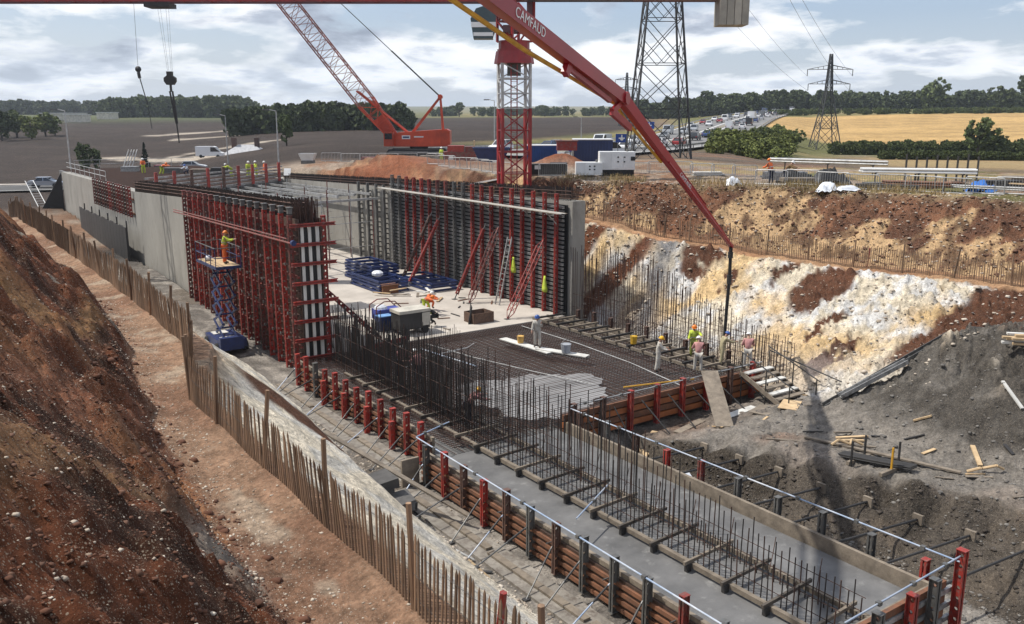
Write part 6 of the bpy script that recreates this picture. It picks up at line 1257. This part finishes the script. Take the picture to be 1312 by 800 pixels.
o = empty('pressure_washer', (7.3, 4.6, 0), 'blue and white pressure washer with red hoop frame on the slab', 'machine'); q = MB(); q.bb(6.6, 8.1, 4.1, 5.0, .35, .95); q.build('body', mat('washer_blue', (.05, .07, .3), scale=2), o); q = MB(); q.ball((7.0, 4.6, .95), .42, 10, 6, .6); q.build('tank', POLY, o); q = MB(); q.path([(6.4, 4.1, .1), (6.5, 4.1, 1.2), (7.0, 4.1, 1.45), (7.7, 4.1, 1.4), (8.3, 4.1, .8), (8.4, 4.1, .1)], .035, 6); q.build('hoop_frame', RED2, o); q = MB(); q.path([(6.4, 5, .1), (6.5, 5, 1.2), (7.0, 5, 1.45), (7.7, 5, 1.4), (8.3, 5, .8), (8.4, 5, .1)], .035, 6); q.build('hoop_frame', RED2, o)
o = empty('timber_box_shutter', (12.2, 1.9, 0), 'dark brown open timber box shutter on the pale slab', 'box')
for a in (((11.5, 1.3), (12.9, 1.3)), ((11.5, 2.4), (12.9, 2.4)), ((11.5, 1.3), (11.5, 2.4)), ((12.9, 1.3), (12.9, 2.4))): q = MB(); h0 = .62; (x0, y0), (x1, y1) = a; q.beam((x0, y0, h0 / 2), (x1, y1, h0 / 2), .05, h0); q.build('side_board', mat('brown_ply', (.13, .075, .05), scale=2, dirt=(.06, .04, .03)), o)
q = MB(); q.hexa([(11.2, 1.5, .02), (11.9, 2.5, .02), (12.0, 2.55, .02), (11.3, 1.45, .02), (11.5, 1.6, 1.0), (12.0, 2.5, 1.0), (12.05, 2.52, 1.0), (11.55, 1.55, 1.0)]); q.build('leaning_board', BLACK, o)
def frame_stack(label, x, y, n, ang=0):
    o = empty('steel_frame_stack', (x, y, 0), label, 'frames')
    for k in range(n):
        z = .1 + k * .24; q = MB(); w, l = 1.1 - .03 * (k % 3), 2.4 - .1 * (k % 2)
        for a, b in (((-w, -l), (w, -l)), ((w, -l), (w, l)), ((w, l), (-w, l)), ((-w, l), (-w, -l)), ((-w, -l / 3), (w, -l / 3)), ((-w, l / 3), (w, l / 3))): q.beam((x + a[0], y + a[1], z), (x + b[0], y + b[1], z), .12, .14)
        q.build('steel_frame', BLUE, o)
frame_stack('tall stack of blue steel frames inside by the far formwork', 13.2, 18.4, 6); frame_stack('lower stack of blue steel frames next to the grey prop', 12.2, 15.2, 4); frame_stack('small stack of blue frames against the formwork foot', 15.4, 13.6, 3)
sheet2 = MB(); sheet2.ball((12.0, 15.0, 1.05), .45, 8, 5, .55); tag(sheet2.build('white_sack', POLY, base=(12, 15, .8)), 'white sack lying on the blue steel frames', 'sack')
q = MB(); q.bb(11.2, 12.4, 12.6, 13.2, .0, .55); o = empty('brown_tool_chest', (11.8, 12.9, 0), 'brown wooden chest in front of the blue frames', 'chest'); q.build('body', mat('chest_wood', (.2, .085, .04), scale=2), o); q = MB(); q.bb(11.15, 12.45, 12.55, 13.25, .551, .62); q.build('lid', TIMBB, o)
for k in range(9): x, y, a = 12.2 + rnd.uniform(-1.2, 1.8), 9.4 + rnd.uniform(-1.8, 2.6), rnd.uniform(0, 3); plank('timber offcut in the pile behind the kneeling workers', (x, y, .06 + .05 * k), (x + math.cos(a) * 1.3, y + math.sin(a) * 1.3, .08 + .05 * k), .18, .05, (TIMBN, TIMB, WHITEB)[k % 3], 'timber_offcut', 'offcut pile on slab')
for k in range(12):
    x, y, a = rnd.uniform(9, 16), rnd.uniform(.5, 9), rnd.uniform(0, 3); plank('short batten lying loose on the pale slab', (x, y, .03), (x + math.cos(a) * rnd.uniform(.4, 1.6), y + math.sin(a) * rnd.uniform(.4, 1.0), .03), .08, .05, (TIMB, DARK, TIMBB)[k % 3], 'loose_batten', 'loose battens on the slab')
def bucket(label, p, m, r=.16, h=.3):
    o = empty('bucket', p, label, 'bucket'); q = MB(); q.tube(Vector(p), Vector(p) + UZ * h, r * .8, 12, r); q.build('body', m, o); q = MB(); q.path([Vector(p) + Vector((r * math.cos(t), 0, h + r * .8 * math.sin(t))) for t in np.linspace(0, math.pi, 7)], .012, 5); q.build('handle', GREYS, o)
bucket('grey bucket on the walking board beside the white-suited man', (11.75, -7.2, .13), mat('grey_plastic', (.35, .37, .4), scale=2), .28, .45); bucket('yellow bucket on the board behind the white-suited man', (11.05, -4.1, .09), mat('ochre_plastic', (.6, .36, .1), scale=2), .2, .38); bucket('yellow bucket hung by the right kicker frame', (15.4, -8.4, .3), mat('yellow_plastic', (.7, .42, .03), scale=2), .2, .42)
for i, (x, y) in enumerate(((17.0, 1.55), (17.02, 5.0))):
    q = MB(); n = 6
    for k in range(n):
        w = .1 + .05 * k - (.04 if k == n - 1 else 0); z = 3.1 - .2 * k; q.v += [(x - .05 - .03 * (k % 2), y - w, z), (x - .12, y, z - .03), (x - .05, y + w, z), (x + .01, y, z)]
    for k in range(n - 1):
        for j in range(4): a = k * 4; q._f((a + j, a + (j + 1) % 4, a + 4 + (j + 1) % 4, a + 4 + j))
    q._f((3, 2, 1, 0), tuple(range((n - 1) * 4, n * 4))); dz_ = -.75 if i == 0 else 0
    for k in range(len(q.v)): q.v[k] = (q.v[k][0], q.v[k][1], q.v[k][2] + dz_)
    tag(q.build('hanging_vest', HIY, None, True, base=(x, y, 2 + dz_)), ('yellow hi-vis jacket hanging on the formwork by the last red prop', 'pale hi-vis vest hanging high between two red formwork posts')[i], 'vest')
# ladder
def ladder(label, a, c, w=.42, m=ALU, n=12):
    a, c = Vector(a), Vector(c); d, sx, up = frame(c - a); o = empty('ladder', a, label, 'ladder')
    for s in (-1, 1): q = MB(); q.beam(a + sx * s * w / 2, c + sx * s * w / 2, .06, .08); q.build('stile', m, o)
    for i in range(n): p = a.lerp(c, (i + .5) / n); q = MB(); q.tube(p - sx * w / 2, p + sx * w / 2, .02, 6); q.build('rung', m, o)
ladder('grey ladder leaning on the right formwork beside the red props', (15.8, 5.2, 0), (16.9, 5.3, 4.4)); ladder('pale aluminium ladder rising from the dark pit to the road', W(-54, 103, .9), W(-60.5, 112, 4.2), .9, WHITE, 14)
for p0, lb in (((-49.5, 108, 2.2), 'upper white cone-shaped bag by the far wall end'), ((-48.5, 106, 1.0), 'lower white cone-shaped bag by the far wall end')): p = W(*p0); p.z = max(hz_at(p.x, p.y), .6) ; q = MB(); q.tube(p, p + UZ * 1.0, .5, 8, .1); q.tube(p, p + UZ * .1, .65, 8); tag(q.build('sand_bag', POLY, base=p), lb, 'bag')
# steps down from the slab corner
st_ = empty('timber_steps', (16.2, -17.6, -.2), 'timber and tube steps climbing to the slab corner', 'steps')
for i in range(7): q = MB(); q.bb(15.2, 17.0, -16.2 - i * .36 - .17, -16.2 - i * .36 + .13, .55 - i * .16, .61 - i * .16); q.build('tread', TIMB if i % 2 else WHITEB, st_)
for x in (15.15, 17.05): q = MB(); q.beam((x, -15.9, .56), (x, -18.7, -.62), .06, .2); q.build('stringer', TIMB, st_); q = MB(); q.tube((x, -15.9, 1.55), (x, -18.9, .5), .028, 6); q.build('handrail', DARK, st_)
for x in (15.15, 17.05):
    for y, z in ((-16, 1.5), (-17.4, 1.0), (-18.7, .55)): q = MB(); q.tube((x, y, hz_at(x, y)), (x, y, z), .03, 6); q.build('handrail_post', DARK, st_)
q = MB(); q.tube((17.2, -15.9, 1.3), (17.6, -19.6, hz_at(17.6, -19.6) + .1), .03, 6); q.build('brace', DARK, st_)
lb_ = plank('tall pale plywood board leaning on the slab edge posts', (11.05, -18.7, hz_at(11.05, -18.7) + .02), (13.0, -15.95, 1.0), .75, .04, TIMB, 'leaning_board')
for k, (x, y, a, w_, l_) in enumerate(((13.2, -18.6, .3, .9, 1.6), (14.4, -19.2, .5, .8, 1.5), (12.3, -17.6, .1, .4, 2.2), (9.8, -17.2, .2, .35, 2.0), (8.0, -17.0, .4, .5, 1.6), (7.0, -17.8, 1.0, .3, 1.2))):
    z = hz_at(x, y) + .05; plank('plywood offcut lying outside the slab edge formwork', (x, y, z), (x + math.cos(a) * l_, y + math.sin(a) * l_, hz_at(x + math.cos(a) * l_, y + math.sin(a) * l_) + .05), w_, .03, (TIMB, TIMBN, WHITEB)[k % 3], 'plywood_offcut', 'offcuts outside the slab edge')
# channel rails lying up the spoil mound
def channel(label, a, c, m, w=.3, h=.22, n=0, name='steel_channel'):
    a, c = Vector(a), Vector(c); d, sx, up = frame(c - a); o = empty(name, a, label, 'steel beam')
    for s in (-1, 1): q = MB(); q.beam(a + sx * s * w / 2, c + sx * s * w / 2, .03, h); q.build('flange', m, o)
    q = MB(); q.beam(a - up * h * .4, c - up * h * .4, w, .03); q.build('web', m, o)
    for i in range(n): p = a.lerp(c, (i + .5) / n); q = MB(); q.beam(p - sx * w / 2, p + sx * w / 2, .05, .05); q.build('cross_piece', m, o)
channel('long grey steel channel lying up the edge of the spoil mound', on(15.3, -20.4, .15), on(20.2, -22.8, .3), GREYS, .28, .2, 8); channel('second grey steel channel beside the long one on mound', on(15.6, -20.9, .12), on(18.2, -22.2, .2), ALU, .25, .18)
channel('red-ended perforated grey beam lying over the mound crest', on(21.6, -22.9, .5), on(22.8, -30, .9), DARK, .3, .24, 14); channel('thin grey lattice beam lying behind the mound crest', on(22.4, -22.4, .8), on(24.2, -29.5, 1.2), GREYS, .2, .2, 10); q = MB(); p = on(21.5, -22.3, .5); q.box(p, (.36, .5, .3)); tag(q.build('red_beam_end', RED, base=p), 'short red steel shoe at the perforated beam end', 'steel shoe')
for k in range(8): z = hz_at(20, -26.4) + .1 + .1 * (k // 2); y = -26 - .35 * (k % 2); x = 18.9 + rnd.uniform(-.2, .2); plank('sawn timber in the stack on the spoil mound', (x, y + .3, z), (x + 1.6, y - 1.6, z + rnd.uniform(0, .05)), .2, .08, TIMBN if k % 3 else WHITEB, 'sawn_timber', 'timber stack on the mound')
for k, (a, c, w_, m) in enumerate((((12.6, -22.9), (13.6, -23.6), .14, TIMBN), ((12.4, -23.1), (13.2, -23.7), .14, TIMBN), ((12.9, -22.6), (13.6, -22.9), .12, TIMB), ((15.3, -24.4), (15.5, -25.0), .12, TIMBN), ((15.0, -26.9), (14.3, -27.6), .16, TIMBN), ((17.5, -26.5), (16.9, -27.6), .12, WHITEB), ((11.6, -22.2), (13.2, -27.5), .18, TIMB), ((10.6, -21.2), (12.9, -24.4), .1, TIMB))):
    plank(('pair of new battens by the mound foot', 'shorter new batten beside the pair at mound foot', 'grey batten behind the new battens', 'small batten lying on red patch of platform', 'new batten pointing at the trench edge', 'pale batten on the lower mound', 'long weathered plank along the working platform', 'thin long lath across the grey platform')[k], on(*a, .07), on(*c, .07), w_, .06, m)
# rebar bundle with stakes
rb = empty('rebar_bundle', on(11.6, -25.2), 'bundle of dark bars on bearers with steel stakes at trench edge', 'rebar'); bz = hz_at(11.6, -25.2) + .15
for k in range(12): q = MB(); dx_ = (k % 6) * .08; q.tube((11.0 + dx_, -24.1, bz + .08 * (k // 6)), (11.9 + dx_, -26.4, bz + .08 * (k // 6) + .02), .03, 6); q.build('bar', DARK, rb)
for x, y, m in ((10.95, -24.7, DARK), (11.9, -24.6, DARK), (11.55, -25.9, YEL), (12.3, -25.7, DARK)): q = MB(); q.bb(x - .03, x + .03, y - .03, y + .03, bz - .2, bz + .75); q.build('stake', m, rb)
for y in (-24.6, -25.9): q = MB(); q.bb(10.9, 12.4, y - .06, y + .06, bz - .17, bz - .04); q.build('bearer', TIMB, rb)
q = MB(); pts_ = [on(13.4, -27.6, .1), on(13.7, -27.9, .25), on(14.0, -27.8, .12), on(14.2, -28.2, .3), on(14.5, -28.3, .1)]; q.path(pts_, .05, 6); tag(q.build('rope_coil', TIMBN, base=pts_[0]), 'tangle of pale rope beside the long plank', 'rope')
q = MB(); pts_ = [on(11.6, -23.4, .1), on(11.9, -23.5, .3), on(12.2, -23.8, .12), on(12.4, -23.7, .28), on(12.7, -24.0, .08)]; q.path(pts_, .05, 6); tag(q.build('rope_coil', TIMBN, base=pts_[0]), 'tangle of pale strapping behind the rebar bundle', 'rope')
# stone-like lumps of broken concrete on the chalk slope foot and white bag in trench
for k, (x, y) in enumerate(((-4.2, -17.4), (-3.6, -16.2), (-3.9, -18.2), (-3.3, -17.1))): p = on(x, y, .1); q = MB(); q.hexa([p + Vector((a * rnd.uniform(.3, .6), b * rnd.uniform(.3, .6), c * rnd.uniform(.1, .2))) for c in (-1, 1) for a, b in ((-1, -1), (1, -1), (1, 1), (-1, 1))]); tag(q.build('concrete_lump', mat('dark_rubble', (.09, .085, .08), scale=3, bump=.4), base=p), 'dark broken slab lump at the chalk slope foot', 'rubble', 'rubble at the chalk slope foot')
sheet3 = MB(); p = Vector((7.0, -20.6, -1.45)); sheet3.hexa([p, p + Vector((.5, .1, .05)), p + Vector((.55, .5, .3)), p + Vector((.05, .5, .3)), p + Vector((0, 0, .03)), p + Vector((.5, .1, .08)), p + Vector((.55, .5, .33)), p + Vector((.05, .5, .33))]); tag(sheet3.build('plastic_sack', POLY, base=p), 'white plastic sack lying in the trench', 'sack')
plank('grey metal strip lying on the trench gravel', on(7.0, -27.6, .06), on(7.9, -27.0, .08), .12, .04, ALU, 'metal_strip')
# things on the deck
for k in range(8): a = rnd.uniform(.1, .9); p = edge(a, .06, rnd.uniform(2, 16)); plank('scaffold board lying on the bridge deck', p, p + Vector((rnd.uniform(1, 3), rnd.uniform(-1, 2), .0)), .24, .05, WHITEB if k % 2 else TIMB, 'deck_board', 'boards on the deck')
for X, lb in ((163, 'first pair of white poles'), (170, 'second pair of white poles')):
    x = px(X, 108); q = MB()
    for s in (0, .35): q.tube(W(x + s, 108, 5.9), W(x + s + .9, 108, 8.2), .05, 6)
    tag(q.build('leaning_poles', WHITE, base=W(x, 108, 5.9)), ('two white poles leaning on the far wall rail' if X == 163 else 'two white poles leaning further along the far wall rail'), 'poles')
q = MB(); p = edge(.98, .9, -.9); q.hexa([p + HX * a * .35 + UZ * (c * .35) + HY * (c * .15 + b * .04) for b in (-1, 1) for a, c in ((-1, -1), (1, -1), (1, 1), (-1, 1))]); tag(q.build('deck_notice', WHITE, base=p), 'tilted white notice board at the right end of deck edge', 'notice')

# reinforcement and stacks lying on the deck
dm = empty('deck_rebar_mat', (9, 60, 5.64), 'brown reinforcement mat spread over the bridge deck', 'rebar'); q = MB()
for i in range(110): t = i / 110; y0 = 37 + 11.5 * ((1.6 + 16 * t - 1.4) / 16.2); q.tube((1.6 + 16 * t, y0 + .3, 5.68), (1.6 + 16 * t, 79, 5.68), .022, 4, cap=False)
for i in range(190): y = 37.5 + i * .22; x1 = min(17.6, 1.6 + (y - 37) / 11.5 * 16.2); q.tube((1.5, y, 5.72), (x1, y, 5.72), .022, 4, cap=False)
tag(q.build('mat_bars', REBAR, dm), kind='stuff')
for k, (X, d, s_, m, lb) in enumerate(((262, 99, (2.4, 1.2, .7), TIMB, 'stack of grey timber panels on the deck beside the crouching worker'), (226, 103, (2, 1.2, .6), GREYS, 'stack of steel panels on the deck behind bending worker'), (285, 98, (1.6, 1.2, .9), DARK, 'dark stack of formwork panels on the deck by stooping worker'), (172, 106, (1.8, 1.1, .6), ALU, 'pale stack of panels near the far wall rail'), (360, 97, (2.2, 1.0, .5), TIMB, 'low timber stack at the right end of the deck'))):
    p = W(px(X, d), d, 5.74); o = empty('panel_stack', p, lb, 'stack')
    for j in range(4): obox(o, 'stacked_panel', p + UZ * (s_[2] * (j + .5) / 4) + HX * .05 * (j % 2), (s_[0], s_[1], s_[2] / 4 - .015), m)
ms = MB(); ms.v = [(.4, 72.1, 5.8), (.4, 72.1, .2), (-2.6, 73.4, .2), (.4, 72.2, 5.8), (.4, 72.2, .2), (-2.6, 73.5, .2)]; ms._f((0, 1, 2), (5, 4, 3), (0, 3, 4, 1), (1, 4, 5, 2), (2, 5, 3, 0)); tag(ms.build('wall_end_shade', BLACK, base=(.4, 72.1, .2)), 'added black triangle standing in for shade on the far wall end', 'sheet')  # added black triangle, stands in for the shaded end face of the wall

for k, (X, d, s_, m, lb) in enumerate(((1020, 60.5, (2.2, 1.0, .5), TIMB, 'low timber stack behind the rim barrier beside the workers'), (1125, 58.5, (2.4, .9, .35), GREYS, 'grey steel sheets lying behind the rim barriers'), (1200, 58, (2.6, .9, .4), TIMBB, 'orange-brown board stack below the long white tubes'), (1275, 56.5, (2.4, .9, .5), DARK, 'dark frame stack next to the blue tarpaulin'), (1305, 58.5, (2.0, 1.2, .7), TIMB, 'taller timber stack by the rim beyond the blue tarpaulin'), (1000, 66, (3.0, 1.0, .6), ALU, 'pale aluminium beam stack behind the orange worker'), (905, 70, (2.2, .8, .3), WHITEB, 'pale boards stacked at the end of the dry grass'))):
    p = Wg(px(X, d), d); o = empty('panel_stack', p, lb, 'stack')
    for j in range(4): obox(o, 'stacked_panel', p + UZ * (s_[2] * (j + .5) / 4) + HX * rnd.uniform(-.15, .15), (s_[0], s_[1], s_[2] / 4 - .015), m)

g8 = random.Random(88)
for k in range(22):
    x, y = g8.uniform(10.5, 17.5), g8.uniform(-30, -17.5); a = g8.uniform(0, 6.28); l_ = g8.uniform(.25, .9)
    if x < float(plat_edge(y)) + .4: continue
    plank('small splintered offcut scattered on the grey platform', on(x, y, .04), on(x + math.cos(a) * l_, y + math.sin(a) * l_, .04), g8.uniform(.05, .14), .03, (TIMBN, TIMB, TIMB, DARK)[k % 4], 'timber_offcut', 'offcuts scattered on the platform')
for k in range(26):
    x, y = g8.uniform(-3.6, -1.7), g8.uniform(-31, -3); a = g8.uniform(0, 6.28); l_ = g8.uniform(.2, .8)
    plank('small splintered offcut lying beside the left footing', on(x, y, .05), on(x + math.cos(a) * l_, y + math.sin(a) * l_, .05), g8.uniform(.05, .14), .03, (TIMBN, TIMB, DARK, WHITEB)[k % 4], 'timber_offcut', 'offcuts beside the left footing')
# ---------------------------------------------------------------- people
def person(label, loc, face, top, legs, hat, bend=0, la=(8, 12, 10), ra=(8, 12, 10), ll=(2, 3, 5), rl=(-2, 3, 5), nod=0, h=1.76, one_suit=False, vest=None, group=None):
    """loc: feet; face: heading angle in radians; arms (pitch, elbow, out) and legs (pitch, knee, out) in degrees"""
    o = empty('person', loc, label, 'person', group); o.rotation_euler = (0, 0, face); k = h / 1.76; V = Vector
    dirx = lambda p, out=0, s=1: V((math.sin(R(p)) * math.cos(R(out)), s * math.sin(R(out)), -math.cos(R(p)) * math.cos(R(out))))
    b = R(bend); up = V((math.sin(b), 0, math.cos(b))); fw = V((math.cos(b), 0, -math.sin(b)))
    pel = V((0, 0, 0)); waist = up * .16; chest = up * .40 + fw * .01; neck = up * .53; nb = b * .7 + R(nod); hu = V((math.sin(nb), 0, math.cos(nb))); hf = V((math.cos(nb), 0, -math.sin(nb))); chin = neck + hu * .06; hd = neck + hu * .16 + hf * .02; crown = neck + hu * .255
    J = {'pel': (pel, .135), 'waist': (waist, .125), 'chest': (chest, .15), 'neck': (neck, .058), 'chin': (chin, .062), 'hd': (hd, .092), 'crown': (crown, .06), 'nose': (hd + hf * .105 - hu * .005, .014)}
    E_ = [('pel', 'waist'), ('waist', 'chest'), ('chest', 'neck'), ('neck', 'chin'), ('chin', 'hd'), ('hd', 'crown'), ('hd', 'nose')]
    for s, n, (p, e, ou) in ((1, 'l', la), (-1, 'r', ra)):
        sh = up * .46 + V((0, s * .175, 0)); el = sh + dirx(p, ou, s) * .29; wr = el + dirx(p + e, ou * .5, s) * .25; pd = dirx(p + e + 8, 0, s); pa = wr + pd * .07
        J[n + 'sh'] = (sh, .068); J[n + 'el'] = (el, .047); J[n + 'wr'] = (wr, .03); J[n + 'pa'] = (pa, .036); E_ += [('chest', n + 'sh'), (n + 'sh', n + 'el'), (n + 'el', n + 'wr'), (n + 'wr', n + 'pa')]
        cross = pd.cross(V((0, 1, 0))).normalized()
        for f, (off, ln) in enumerate(((-.026, .062), (-.009, .075), (.009, .07), (.026, .055))): J[n + 'f%d' % f] = (pa + V((0, off, 0)) * 1.0 + pd * ln - cross * .02, .0085); E_.append((n + 'pa', n + 'f%d' % f))
        J[n + 'th'] = (wr + pd * .06 + V((0, -s * .045, 0)) + cross * .015, .011); E_.append((n + 'wr', n + 'th'))
    for s, n, (p, kn, ou) in ((1, 'l', ll), (-1, 'r', rl)):
        hp = V((0, s * .095, -.05)); kj = hp + dirx(p, ou, s) * .43; an = kj + dirx(p - kn, ou * .4, s) * .41; fd = dirx(max(p - kn + 90, 35) if p - kn > -60 else p - kn + 60, 0, s); toe = an + V((.17, s * .02, -.055)) if p - kn > -55 else an + V((.02, 0, -.16)) * 1.0
        J[n + 'hp'] = (hp, .092); J[n + 'kn'] = (kj, .06); J[n + 'an'] = (an, .045); J[n + 'to'] = (toe, .035); E_ += [('pel', n + 'hp'), (n + 'hp', n + 'kn'), (n + 'kn', n + 'an'), (n + 'an', n + 'to')]
    low = min([J[n + 'an'][0].z - .09 for n in 'lr'] + [J[n + 'kn'][0].z - .075 for n in 'lr'] + [J[n + 'to'][0].z - .04 for n in 'lr'])
    for q in J: J[q] = ((J[q][0] - V((0, 0, low))) * k, J[q][1] * k)
    def skin(name, keys, grow, m, sub=1, radii=None):
        keys = [q for q in J if q in keys]; me = bpy.data.meshes.new(name); ix = {q: i for i, q in enumerate(keys)}
        me.from_pydata([J[q][0] for q in keys], [(ix[a], ix[c]) for a, c in E_ if a in ix and c in ix], []); me.materials.append(m); ob = add(me, name, o)
        md = ob.modifiers.new('Skin', 'SKIN'); md.use_smooth_shade = True
        for q, i in ix.items(): r = (J[q][1] + grow) * (radii or {}).get(q, 1); me.skin_vertices[0].data[i].radius = (r, r); me.skin_vertices[0].data[i].use_root = (i == 0)
        sb_ = ob.modifiers.new('Sub', 'SUBSURF'); sb_.levels = sb_.render_levels = sub; return ob
    skin('body', set(J), 0, SKIN)
    arms = [n + q for n in 'lr' for q in ('sh', 'el', 'wr')]; legk = [n + q for n in 'lr' for q in ('hp', 'kn', 'an')]
    if one_suit: skin('coverall', ['pel', 'waist', 'chest', 'neck'] + arms + legk, .03, top, 1, {'neck': 1.05, 'lwr': .8, 'rwr': .8})
    else: skin('jacket', ['pel', 'waist', 'chest', 'neck'] + arms, .028, top, 1, {'neck': 1.0}); skin('trousers', ['pel'] + legk, .024, legs, 1)
    if vest: skin('vest', ['waist', 'chest', 'lsh', 'rsh'], .038, vest, 1, {'lsh': .8, 'rsh': .8})
    if top in (HIY, HIO):
        w_, c_ = J['waist'][0], J['chest'][0]; a_ = (c_ - w_).normalized()
        q = MB(); q.tube(w_ + a_ * .02, w_ + a_ * .07, .168 * k, 14, .172 * k, cap=False); add(q.mesh('reflective_band', TUBE), 'reflective_band', o)
    for n in 'lr': skin('boot', [n + 'an', n + 'to'], .016, BOOT, 1)
    c = J['hd'][0] + hu * .045 * k; q = MB(); q.ball((0, 0, 0), .128 * k, 12, 5, .95, -.15); q.tube((0, 0, -.02), (0, 0, -.005), .15 * k, 14); hm = add(q.mesh('helmet', hat, True), 'helmet', o, c); hm.rotation_euler = (0, nb, 0)
    q = MB(); q.box((.115 * k, 0, -.012), (.11 * k, .16 * k, .015)); add(q.mesh('helmet_peak', hat), 'helmet_peak', hm)
    return o
A_ = lambda dx, dy: math.atan2((HX * dx + HY * dy).y, (HX * dx + HY * dy).x)       # facing: right of / away from the viewing bank
ped = R(180)
person('man in white coveralls and blue helmet standing on the pale board', (11.15, -5.5, .1), A_(-.2, -1), COVER, COVER, HATB, 4, (25, 125, 12), (10, 22, 12), (4, 4, 4), (-6, 2, 4), 10, one_suit=True)
person('worker in white coveralls and yellow helmet facing the pump hose', (13.4, -12.3, .0), A_(1, -.1), COVER, COVER, HATY, 6, (20, 70, 8), (30, 60, 8), (6, 4, 5), (-6, 4, 5), 12, one_suit=True)
person('worker in pink stained top and white helmet seen from behind', (14.9, -13.5, .0), A_(.15, 1), COVERP, COVER, HATW, 12, (30, 45, 14), (30, 45, 14), (4, 6, 6), (-4, 4, 6), 18)
person('worker in yellow-green hi-vis and orange helmet reaching out by dark posts', (16.6, -11.6, .0), A_(-.3, -1), HIY, mat('olive_trousers', (.3, .32, .07), scale=4), HATO, 5, (70, 15, 35), (15, 60, 12), (4, 4, 5), (-4, 4, 5), 10)
person('worker in sand coloured coveralls and blue helmet guiding the black hose', (16.75, -13.35, .0), A_(1, .2), mat('sand_coverall', (.42, .37, .22), (.3, .26, .16), scale=5), COVER, HATB, 14, (45, 50, 5), (55, 40, 5), (8, 6, 5), (-8, 4, 5), 20, one_suit=True)
person('worker in pink stained top and white helmet beside the timber steps', (16.7, -15.0, .25), A_(.25, 1), COVERP, COVER, HATW, 8, (20, 50, 14), (20, 50, 14), (3, 3, 6), (-3, 3, 6), 25)
person('worker bending among the tall starter bars above the near footing', (2.0, -13.1, -.2), A_(.9, .3), COVERP, NAVY, HATY, 38, (70, 20, 8), (60, 25, 8), (18, 14, 6), (-6, 10, 6), 10)
person('white-helmeted worker in the shade beside the left formwork foot', (2.9, -5.6, -.25), A_(.6, -.6), COVERP, NAVY, HATW, 12, (30, 60, 8), (25, 50, 8), nod=15)
person('worker in pale pink top near the shaded worker among bars', (3.2, -6.9, -.25), A_(-.7, .5), COVERP, NAVY, HATW, 16, (35, 50, 8), (35, 50, 8), nod=25)
person('orange-jacketed worker bending low over the slab', (10.6, 5.6, 0), A_(.7, -.6), HIO, HIY, HATO, 68, (75, 20, 8), (80, 15, 8), (30, 50, 8), (5, 40, 8), 20)
person('white-helmeted worker in orange crouching behind the bending one', (11.3, 6.5, 0), A_(.6, -.7), HIO, HIO, HATW, 45, (60, 30, 8), (60, 30, 8), (80, 110, 10), (60, 100, 10), 10)
person('worker in black with green vest crouching beside the towable generator', (9.4, 2.2, 0), A_(-1, -.2), BLACK, BLACK, HATW, 55, (60, 30, 8), (70, 20, 8), (85, 120, 10), (55, 110, 10), 30, vest=HIY)
person('worker in yellow vest and orange helmet on the scissor lift', (X0 + .1, Y0 - .5, zt + .16), A_(1, .2), HIY, HIO, HATO, 6, (50, 50, 8), (60, 40, 8), nod=5)
p = Wg(px(567, 109), 109); person('worker in yellow suit standing beside the crawler crane', p, A_(-.3, -1), HIY, HIY, HATW)
def deckman(label, X, d, top, legs, hat, face, **k): p = W(px(X, d), d, 5.63); person(label, p, face, top, legs, hat, **k)
deckman('worker in red-orange top and yellow trousers on the deck', 189, 103, HIO, HIY, HATW, A_(.3, -1), bend=10, la=(20, 60, 10), ra=(20, 60, 10))
deckman('worker in orange bending over the deck edge beam', 212, 101, HIO, HIY, HATO, A_(1, -.2), bend=62, la=(70, 20, 8), ra=(70, 20, 8), ll=(20, 40, 6), rl=(0, 30, 6))
deckman('crouching worker in white with dark head on the deck', 245, 100, POLY, NAVY, HATB, A_(-.3, -1), bend=45, la=(60, 30, 18), ra=(60, 30, 18), ll=(85, 110, 14), rl=(70, 100, 14))
deckman('worker in yellow jacket stooping by the deck posts', 300, 97, HIY, HIY, HATW, A_(-1, -.3), bend=55, la=(60, 20, 8), ra=(70, 20, 8), ll=(15, 30, 6), rl=(-5, 20, 6))
deckman('yellow-suited worker standing beside another on the deck', 322, 96, HIY, HIY, HATW, A_(.5, -1), bend=6)
deckman('yellow-suited worker between a yellow and an orange colleague', 332, 96.5, HIY, HIY, HATW, A_(-.7, -.8), bend=8, la=(20, 70, 8), ra=(20, 60, 8))
deckman('worker in orange top standing at the right end of deck', 343, 96, HIO, HIO, HATW, A_(-.8, -.5), bend=5, la=(20, 50, 8))
p = Wg(px(985, 61.5), 61.5); person('worker in orange and blue behind the rim barriers', p, A_(-.6, .8), HIO, NAVY, HATO, bend=20, la=(40, 40, 8), ra=(30, 30, 8))
p = Wg(px(1003, 62), 62); person('white-helmeted worker bending beside the orange and blue worker', p, A_(.8, -.4), mat('brown_jacket', (.2, .12, .05), scale=5), NAVY, HATW, bend=40, la=(60, 20, 8), ra=(60, 20, 8))
# ---------------------------------------------------------------- thin summer haze over the country
hzb = MB(); hzb.box((W(0, 900).x, W(0, 900).y, 29), (5200, 5200, 74), -R(35))
hm_ = bpy.data.materials.new('haze_air'); hm_.use_nodes = True; t_ = hm_.node_tree; t_.nodes.clear(); ho_ = N('ShaderNodeOutputMaterial', t_); pv = N('ShaderNodeVolumePrincipled', t_)
pv.inputs['Color'].default_value = (.80, .88, 1, 1); pv.inputs['Density'].default_value = .00014; pv.inputs['Anisotropy'].default_value = .2; t_.links.new(pv.outputs[0], ho_.inputs['Volume'])
tag(hzb.build('haze', hm_), 'thin pale haze hanging over the distant woods and fields', 'haze', kind='stuff')
